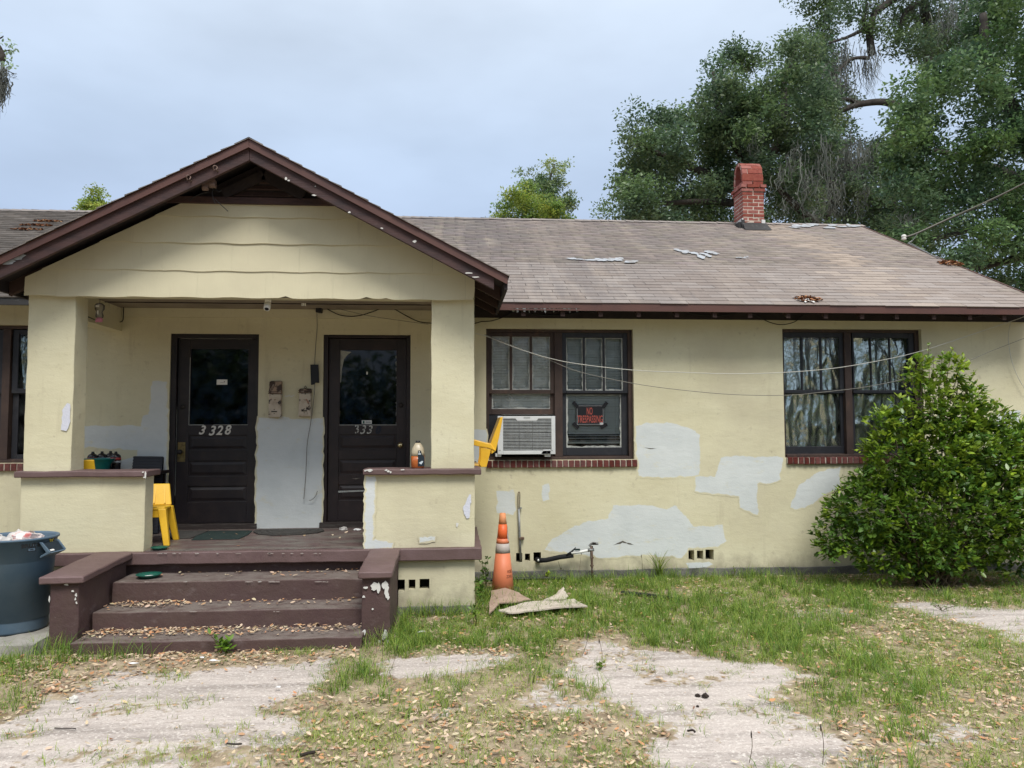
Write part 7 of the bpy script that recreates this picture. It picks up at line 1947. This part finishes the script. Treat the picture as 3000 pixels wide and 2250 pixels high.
# ------------------------------------------------------------------ trees
def in_px(poly, x, y):
    c = False; j = len(poly) - 1
    for i in range(len(poly)):
        xi, yi = poly[i]; xj, yj = poly[j]
        if (yi > y) != (yj > y) and x < (xj - xi) * (y - yi) / (yj - yi) + xi: c = not c
        j = i
    return c
def foliage(blobs, per, leaf, cols, mt, name, parent, org, spray=.19, nspray=15, jit=.16):
    """blobs: (centre, radius in metres). Leaves sit in sprays; sprays fill each clump loosely"""
    Vs, Fs, Ts = [], [], []; n0 = 0
    for c, r_, hue in blobs:
        ns = max(3, int(nspray * per)); d = rng.normal(0, 1, (ns, 3)); d /= np.linalg.norm(d, axis=1, keepdims=True)
        sp_ = np.array(c) + d * (r_ * (.25 + 1.0 * rng.random(ns) ** .6))[:, None] * np.array([1, 1, .9])
        k = rng.integers(14, 30, ns); p = np.repeat(sp_, k, 0); m_ = len(p)
        p = p + np.clip(rng.normal(0, 1, (m_, 3)), -1.5, 1.5) * spray * np.array([1, 1, .6])
        tc_ = np.repeat(tints(ns, cols, .2), k, 0) * np.array(hue) * rng.uniform(1 - jit, 1 + jit, (m_, 1))
        L_ = rng.uniform(leaf * .7, leaf * 1.3, m_)
        # simple four-cornered leaves, random tilt, mostly facing up and out
        az = rng.uniform(0, 2 * PI, m_); pt = rng.normal(-.15, .55, m_); rl = rng.normal(0, .7, m_)
        u = np.array([-.5, 0, .5, 0]); v_ = np.array([0, .24, 0, -.24])
        x = L_[:, None] * u; y = L_[:, None] * v_; z = np.zeros_like(x)
        cr_, sr_ = np.cos(rl)[:, None], np.sin(rl)[:, None]; y, z = y * cr_ - z * sr_, y * sr_ + z * cr_
        cp, sp2 = np.cos(pt)[:, None], np.sin(pt)[:, None]; x, z = x * cp - z * sp2, x * sp2 + z * cp
        ca, sa = np.cos(az)[:, None], np.sin(az)[:, None]; x, y = x * ca - y * sa, x * sa + y * ca
        Vs.append((np.stack([x, y, z], -1) + (p - np.array(org))[:, None, :]).reshape(-1, 3)); Fs.append(np.arange(m_ * 4).reshape(-1, 4) + n0); Ts.append(tc_); n0 += m_ * 4
    o = link(name, np_mesh(name, np.concatenate(Vs), np.concatenate(Fs), mt, np.concatenate(Ts)), parent, org); o['kind'] = 'stuff'
    return o
def fill(poly, n, rpx, Y0, Y1, hues, seed, mind=.62):
    """clump centres spread evenly through an outline, at differing depths"""
    r_ = random.Random(seed); o = []; xs = [p[0] for p in poly]; ys = [p[1] for p in poly]; tries = 0; got = []
    while len(got) < n and tries < 9000:
        tries += 1
        x, y = r_.uniform(min(xs), max(xs)), r_.uniform(min(ys), max(ys)); q = r_.uniform(*rpx)
        if not in_px(poly, x, y): continue
        if any(math.hypot(x - a, y - b) < mind * (q + c) * .5 for a, b, c in got): continue
        got.append((x, y, q)); Y = r_.uniform(Y0, Y1)
        c = P(x, y, Y); o.append((c, q * Y / FPX, hues[r_.randrange(len(hues))]))
    return o
def limbs(tree, pts_list, m='tree_bark', name='limb'):
    for pts, r0, r1 in pts_list:
        L = curve([P(*p) for p in pts], 5); n = len(L)
        MB().tube(L, [r0 + (r1 - r0) * k / (n - 1) for k in range(n)], 8).build(name, M[m], tree, True)
def moss(tree, spots, name, org):
    V, F, T = [], [], []; n0 = 0
    for (x, y, Y, ln, wd, n) in spots:
        c = np.array(P(x, y, Y)); s = Y / FPX
        for k in range(int(n * (2.2 if Y < 20 or Y > 23.9 else 3))):
            a = c + np.array([rng.normal(0, wd * s * .5), rng.normal(0, .25 if Y > 10 else .03), rng.uniform(-.5, .5) * ln * s * .5]); l = ln * s * (.15 + .75 * rng.random() ** 1.6); w_ = rng.uniform(.006, .020) if Y > 10 else rng.uniform(.003, .007)
            sg = 5; az = rng.uniform(0, PI); d = np.array([math.cos(az), math.sin(az), 0]) * w_
            q = [a + np.array([rng.normal(0, .03 if Y > 10 else .006) * j ** .7, rng.normal(0, .02) * (Y > 10), -l * j / sg]) for j in range(sg + 1)]
            for j in range(sg + 1): V += [q[j] - d * (1 - .7 * j / sg), q[j] + d * (1 - .7 * j / sg)]
            F += [[n0 + 2 * j, n0 + 2 * j + 1, n0 + 2 * j + 3, n0 + 2 * j + 2] for j in range(sg)]; n0 += 2 * (sg + 1)
            T += [list(np.array([1, 1, 1]) * rng.uniform(.5, 1.35))] * sg
    o = link(name, np_mesh(name, np.array(V) - np.array(org), np.array(F), M['moss'], np.array(T)), tree, org); o['kind'] = 'stuff'
H1 = [(1, 1.06, 1), (.82, .92, .95), (1.05, 1.15, .9), (.9, 1.03, 1), (1.1, 1.12, 1)]
H3 = [(.92, 1.12, .9), (1.05, 1.25, .85), (.8, .98, .92), (1.0, 1.18, .92)]
OC = [(1, 1, 1), (.8, .88, .95), (1.1, 1.12, .92), (1.4, 1.38, 1.25)]
# the left oak behind the ridge
b0 = P(2230, 800, 21.5); b0.z = 0
t1 = thing('oak_tree', b0, 'broad dark green oak behind the roof ridge, left of the chimney', 'tree', 'oak trees behind the house')
poly1 = [(1782, 655), (1800, 570), (1845, 480), (1865, 400), (1855, 375), (1915, 310), (1990, 345), (2062, 320), (2090, 170), (2150, 130), (2195, 190), (2275, 150), (2330, 90), (2400, 110), (2440, 250), (2430, 420), (2400, 560), (2330, 680), (2140, 690), (1950, 685)]
B1 = fill(poly1, 165, (24, 56), 19.5, 24.5, H1, 3, .46)
foliage(B1, 1.7, .12, OC, M['oak_leaf'], 'crown', t1, b0)
limbs(t1, [([(2230, 800, 21.5), (2215, 640, 21.5), (2230, 520, 21.6)], .24, .16), ([(2230, 520, 21.6), (2150, 420, 21.4), (2100, 300, 21.2), (2090, 210, 21)], .16, .05), ([(2225, 560, 21.6), (2050, 500, 21.2), (1930, 450, 21), (1870, 420, 20.8)], .15, .04), ([(2225, 600, 21.5), (2060, 590, 21), (1900, 600, 20.8)], .14, .04), ([(2230, 520, 21.6), (2290, 380, 21.8), (2300, 240, 22), (2330, 140, 22)], .15, .05), ([(2195, 400, 21), (2240, 490, 20.8), (2290, 560, 20.8), (2340, 610, 21), (2390, 655, 21.5)], .05, .13)])
MB().tube([b0 + Vector((0, 0, -.3)), b0 + Vector((0, 0, .4)), b0 + Vector((.05, 0, 3)), P(2230, 795, 21.5)], [.55, .40, .31, .24], 10).build('trunk', M['tree_bark'], t1, True)
moss(t1, [(2285, 500, 19.4, 90, 16, 12), (2325, 450, 19.2, 150, 18, 20), (2365, 520, 19.2, 150, 22, 22), (2412, 440, 19.2, 210, 20, 26), (2445, 540, 19.2, 120, 24, 20), (2300, 590, 19.2, 70, 30, 14), (2525, 570, 19.2, 100, 26, 16), (2390, 620, 19.2, 60, 40, 18), (2205, 420, 19.4, 80, 14, 10), (2500, 450, 19.2, 120, 18, 14)], 'moss', b0)
# tall mossy oak further back
b0 = P(2640, 800, 24.5); b0.z = 0
t2 = thing('oak_tree', b0, 'tall moss-draped oak with bare dark limbs behind the chimney', 'tree', 'oak trees behind the house')
poly2 = [(2345, -120), (2960, -220), (2960, 130), (2830, 200), (2760, 240), (2690, 230), (2640, 160), (2600, 120), (2520, 90), (2460, 140), (2430, 190), (2400, 150), (2360, 60)]
poly2b = [(2290, 560), (2430, 420), (2640, 400), (2720, 480), (2720, 720), (2560, 730), (2380, 690)]
B2 = fill(poly2, 80, (26, 56), 23, 27, H1, 5, .5) + fill(poly2b, 70, (26, 52), 23, 26.5, H1, 6, .6) + fill([(2370, 180), (2470, 190), (2480, 420), (2400, 420)], 10, (30, 48), 24, 26, H1, 8)
foliage(B2, 1.5, .125, OC, M['oak_leaf'], 'crown', t2, b0, .2)
limbs(t2, [([(2640, 800, 24.5), (2610, 600, 24.5), (2620, 420, 24.6), (2700, 300, 24.8)], .26, .18), ([(2700, 300, 24.8), (2720, 120, 25), (2700, -60, 25)], .17, .12), ([(2670, 330, 24.6), (2600, 300, 24.2), (2520, 305, 24), (2460, 325, 23.8)], .15, .08), ([(2520, 305, 24), (2480, 290, 23.8), (2440, 300, 23.6)], .08, .03),
           ([(2560, 40, 24), (2548, 100, 24), (2555, 160, 24)], .11, .13), ([(2550, 75, 24), (2480, 110, 23.8), (2410, 130, 23.6)], .07, .03), ([(2545, 170, 24), (2490, 175, 23.8), (2440, 230, 23.6)], .07, .03), ([(2700, -60, 25), (2640, -20, 24.6), (2560, 40, 24)], .16, .10), ([(2540, 10, 24), (2530, 60, 24), (2552, 110, 24)], .06, .10),
           ([(2610, 600, 24.5), (2480, 560, 24), (2440, 600, 23.8), (2420, 640, 23.6)], .16, .10), ([(2440, 600, 23.8), (2435, 540, 23.7), (2400, 500, 23.6)], .10, .04), ([(2470, 600, 23.8), (2445, 585, 23.8)], .14, .12), ([(2640, 680, 24), (2580, 690, 23.8), (2500, 700, 23.6)], .22, .14), ([(2690, 10, 25), (2650, 40, 24.6), (2630, 130, 24.4)], .11, .06)])
MB().tube([b0 + Vector((0, 0, -.3)), b0 + Vector((0, 0, .5)), b0 + Vector((-.1, 0, 3.5)), P(2640, 795, 24.5)], [.68, .48, .36, .27], 10).build('trunk', M['tree_bark'], t2, True)
moss(t2, [(2380, 170, 24, 120, 26, 30), (2430, 180, 24, 130, 40, 46), (2470, 150, 24, 150, 40, 50), (2545, 170, 24, 140, 26, 50), (2330, 210, 24, 90, 40, 30), (2400, 260, 24, 100, 60, 40), (2455, 245, 23.8, 110, 50, 46), (2560, 0, 24.5, 90, 40, 30), (2690, 0, 25, 130, 40, 44), (2400, 480, 24, 170, 60, 70), (2340, 480, 24, 180, 40, 60), (2440, 430, 24, 200, 50, 70), (2480, 440, 24, 190, 50, 70), (2520, 440, 24, 170, 60, 60), (2380, 560, 23.6, 120, 60, 60), (2450, 600, 23.6, 110, 60, 60), (2560, 560, 24, 120, 60, 40), (2610, 630, 24, 90, 40, 40), (2650, 640, 23.8, 90, 40, 40), (2280, 540, 23.6, 120, 40, 40), (2760, 60, 25, 120, 40, 30), (2850, 120, 25, 90, 40, 24)], 'moss', b0)
# nearer oak at the right
b0 = P(3120, 900, 17.5); b0.z = 0
t3 = thing('oak_tree', b0, 'large leafy oak filling the right edge beyond the house', 'tree', 'oak trees behind the house')
poly3 = [(2640, 760), (2600, 640), (2640, 560), (2600, 440), (2660, 340), (2640, 260), (2720, 210), (2820, 120), (2900, -60), (2960, -220), (3330, -240), (3420, 950), (3060, 960), (2920, 830), (2780, 790)]
B3 = fill(poly3, 170, (34, 72), 15.5, 19.5, H3, 7, .62)
foliage(B3, 2.0, .115, OC, M['oak_leaf'], 'crown', t3, b0, .17)
limbs(t3, [([(3120, 900, 17.5), (3080, 600, 17.6), (3000, 380, 17.8)], .36, .22), ([(3000, 380, 17.8), (2900, 200, 18), (2880, 40, 18)], .2, .08), ([(3060, 560, 17.6), (2880, 480, 17.2), (2740, 440, 17)], .15, .04), ([(3080, 640, 17.5), (2900, 660, 17), (2740, 700, 16.8)], .14, .04), ([(3090, 720, 17.4), (2960, 760, 17), (2860, 790, 16.8)], .12, .04)])
MB().tube([b0 + Vector((0, 0, -.3)), b0 + Vector((0, 0, .4)), b0 + Vector((-.05, 0, 3.2)), P(3120, 895, 17.5)], [.6, .44, .38, .36], 10).build('trunk', M['tree_bark'], t3, True)
moss(t3, [(2990, 560, 17, 120, 24, 30), (2660, 640, 17, 70, 30, 24), (2780, 20, 18, 130, 30, 30), (2990, 830, 16.5, 60, 20, 14)], 'moss', b0)
# small trees peeping over the ridge
b0 = P(1600, 800, 24); b0.z = 0
t4 = thing('small_tree', b0, 'small dark green tree rising behind the pale one over the ridge', 'tree', 'small trees over the roof ridge')
B4 = fill([(1515, 640), (1520, 560), (1535, 512), (1560, 530), (1600, 505), (1612, 462), (1640, 478), (1645, 525), (1682, 560), (1672, 610), (1660, 650)], 26, (17, 34), 23.5, 24.5, [(1, 1.05, 1), (1.4, 1.35, 1.1)], 9, .5)
foliage(B4, 1.7, .09, [(1.5, 1.5, 1.3), (2.0, 1.8, 1.3), (1.1, 1.2, 1.2)], M['oak_leaf'], 'crown', t4, b0, .10, 10)
limbs(t4, [([(1600, 800, 24), (1602, 640, 24), (1608, 540, 24), (1625, 480, 24)], .10, .02), ([(1602, 640, 24), (1560, 580, 24), (1535, 525, 24)], .05, .015), ([(1604, 620, 24), (1650, 590, 24), (1675, 570, 24)], .05, .015)], name='stem')
MB().tube([b0 + Vector((0, 0, -.3)), P(1600, 795, 24)], [.16, .10], 8).build('trunk', M['tree_bark'], t4, True)
b0 = P(1530, 800, 22); b0.z = 0
t5 = thing('small_tree', b0, 'pale yellow-green young tree over the middle of the ridge', 'tree', 'small trees over the roof ridge')
B5 = fill([(1450, 660), (1475, 600), (1497, 570), (1515, 545), (1560, 550), (1600, 575), (1640, 605), (1665, 660)], 22, (20, 36), 21.4, 22.6, [(1, 1, 1), (1.25, 1.15, .9), (.8, .9, 1)], 10, .5)
foliage(B5, 2.0, .08, [(1, 1, 1), (1.3, 1.15, 1), (.75, .85, .9)], M['pale_leaf'], 'crown', t5, b0, .10, 10)
MB().tube([b0 + Vector((0, 0, -.3)), b0 + Vector((0, 0, 3)), P(1535, 600, 22)], [.13, .10, .03], 8).build('trunk', M['tree_bark'], t5, True)
b0 = P(275, 800, 23); b0.z = 0
t6 = thing('small_tree', b0, 'pale tree top just showing over the left roof ridge', 'tree', 'small trees over the roof ridge')
B6 = fill([(226, 640), (236, 588), (262, 575), (285, 567), (312, 582), (340, 600), (345, 640)], 14, (14, 24), 22.6, 23.4, [(1.2, 1.1, 1), (1, 1, 1)], 12, .5)
foliage(B6, 2.0, .085, [(1, 1, 1), (1.3, 1.15, 1)], M['pale_leaf'], 'crown', t6, b0, .09, 9)
MB().tube([b0 + Vector((0, 0, -.3)), b0 + Vector((0, 0, 3)), P(280, 620, 23)], [.12, .09, .03], 8).build('trunk', M['tree_bark'], t6, True)
# oak whose branch reaches into the upper left corner
b0 = Vector((-7.2, 5.6, 0))
t7 = thing('oak_tree', b0, 'oak branch with moss hanging into the upper left corner', 'tree')
YB_ = 5.8
limbs(t7, [([(-900, 900, YB_), (-700, 300, YB_), (-350, 60, YB_), (-60, 130, YB_), (0, 160, YB_), (6, 185, YB_)], .16, .007), ([(0, 165, YB_), (5, 190, YB_), (8, 213, YB_)], .008, .004), ([(4, 188, YB_), (18, 205, YB_), (30, 211, YB_), (43, 217, YB_)], .005, .002), ([(0, 150, YB_), (20, 148, YB_), (45, 150, YB_)], .006, .002), ([(-40, 120, YB_), (0, 112, YB_), (10, 105, YB_)], .008, .003)])
MB().tube([b0 + Vector((0, 0, -.3)), b0 + Vector((0, 0, .5)), P(-900, 900, YB_), P(-700, 300, YB_)], [.4, .3, .24, .16], 10).build('trunk', M['tree_bark'], t7, True)
lp7 = np.array([P(x, y, YB_ + rnd.uniform(-.04, .04)) for x, y in [(rnd.uniform(-40, 32), rnd.uniform(108, 172)) for _ in range(34)] + [(rnd.uniform(20, 44), rnd.uniform(142, 162)) for _ in range(7)] + [(rnd.uniform(8, 40), rnd.uniform(190, 210)) for _ in range(7)] + [(rnd.uniform(-300, -40), rnd.uniform(20, 160)) for _ in range(90)]])
leafy(lp7, np.tile(np.array([.3, -.2, .3]), (len(lp7), 1)), (.022, .036), (3, 5), .010, M['oak_leaf'], 'crown', t7, [(3.0, 2.9, 3.8), (2.4, 2.4, 3), (3.8, 3.4, 4.6)], b0)  # leaf tints raised to paint in the sky light from behind
moss(t7, [(8, 215, YB_, 95, 14, 40), (0, 240, YB_, 110, 14, 30), (43, 217, YB_, 16, 3, 4), (-120, 120, YB_, 160, 50, 40)], 'moss', b0)

# woods across the street, behind the camera: they close the view that the glass reflects
wb = []
for k in range(150):
    x = rnd.uniform(-40, 40); y = -17 - rnd.uniform(0, 5) + abs(x) * .12; z = rnd.uniform(.5, 1) ** 1.2 * (6.5 + 2.5 * math.sin(x * .35) + rnd.uniform(-1, 1)) * rnd.random() ** .5
    wb.append((Vector((x, y, max(1.0, z))), rnd.uniform(1.4, 2.4), H1[k % 5]))
wo = foliage(wb, 1.6, .55, OC, M['oak_leaf'], 'woods', None, Vector((0, -18, 0)), .7, 12)
tag(wo, 'dense green woods across the street', 'woods', None, 'stuff')
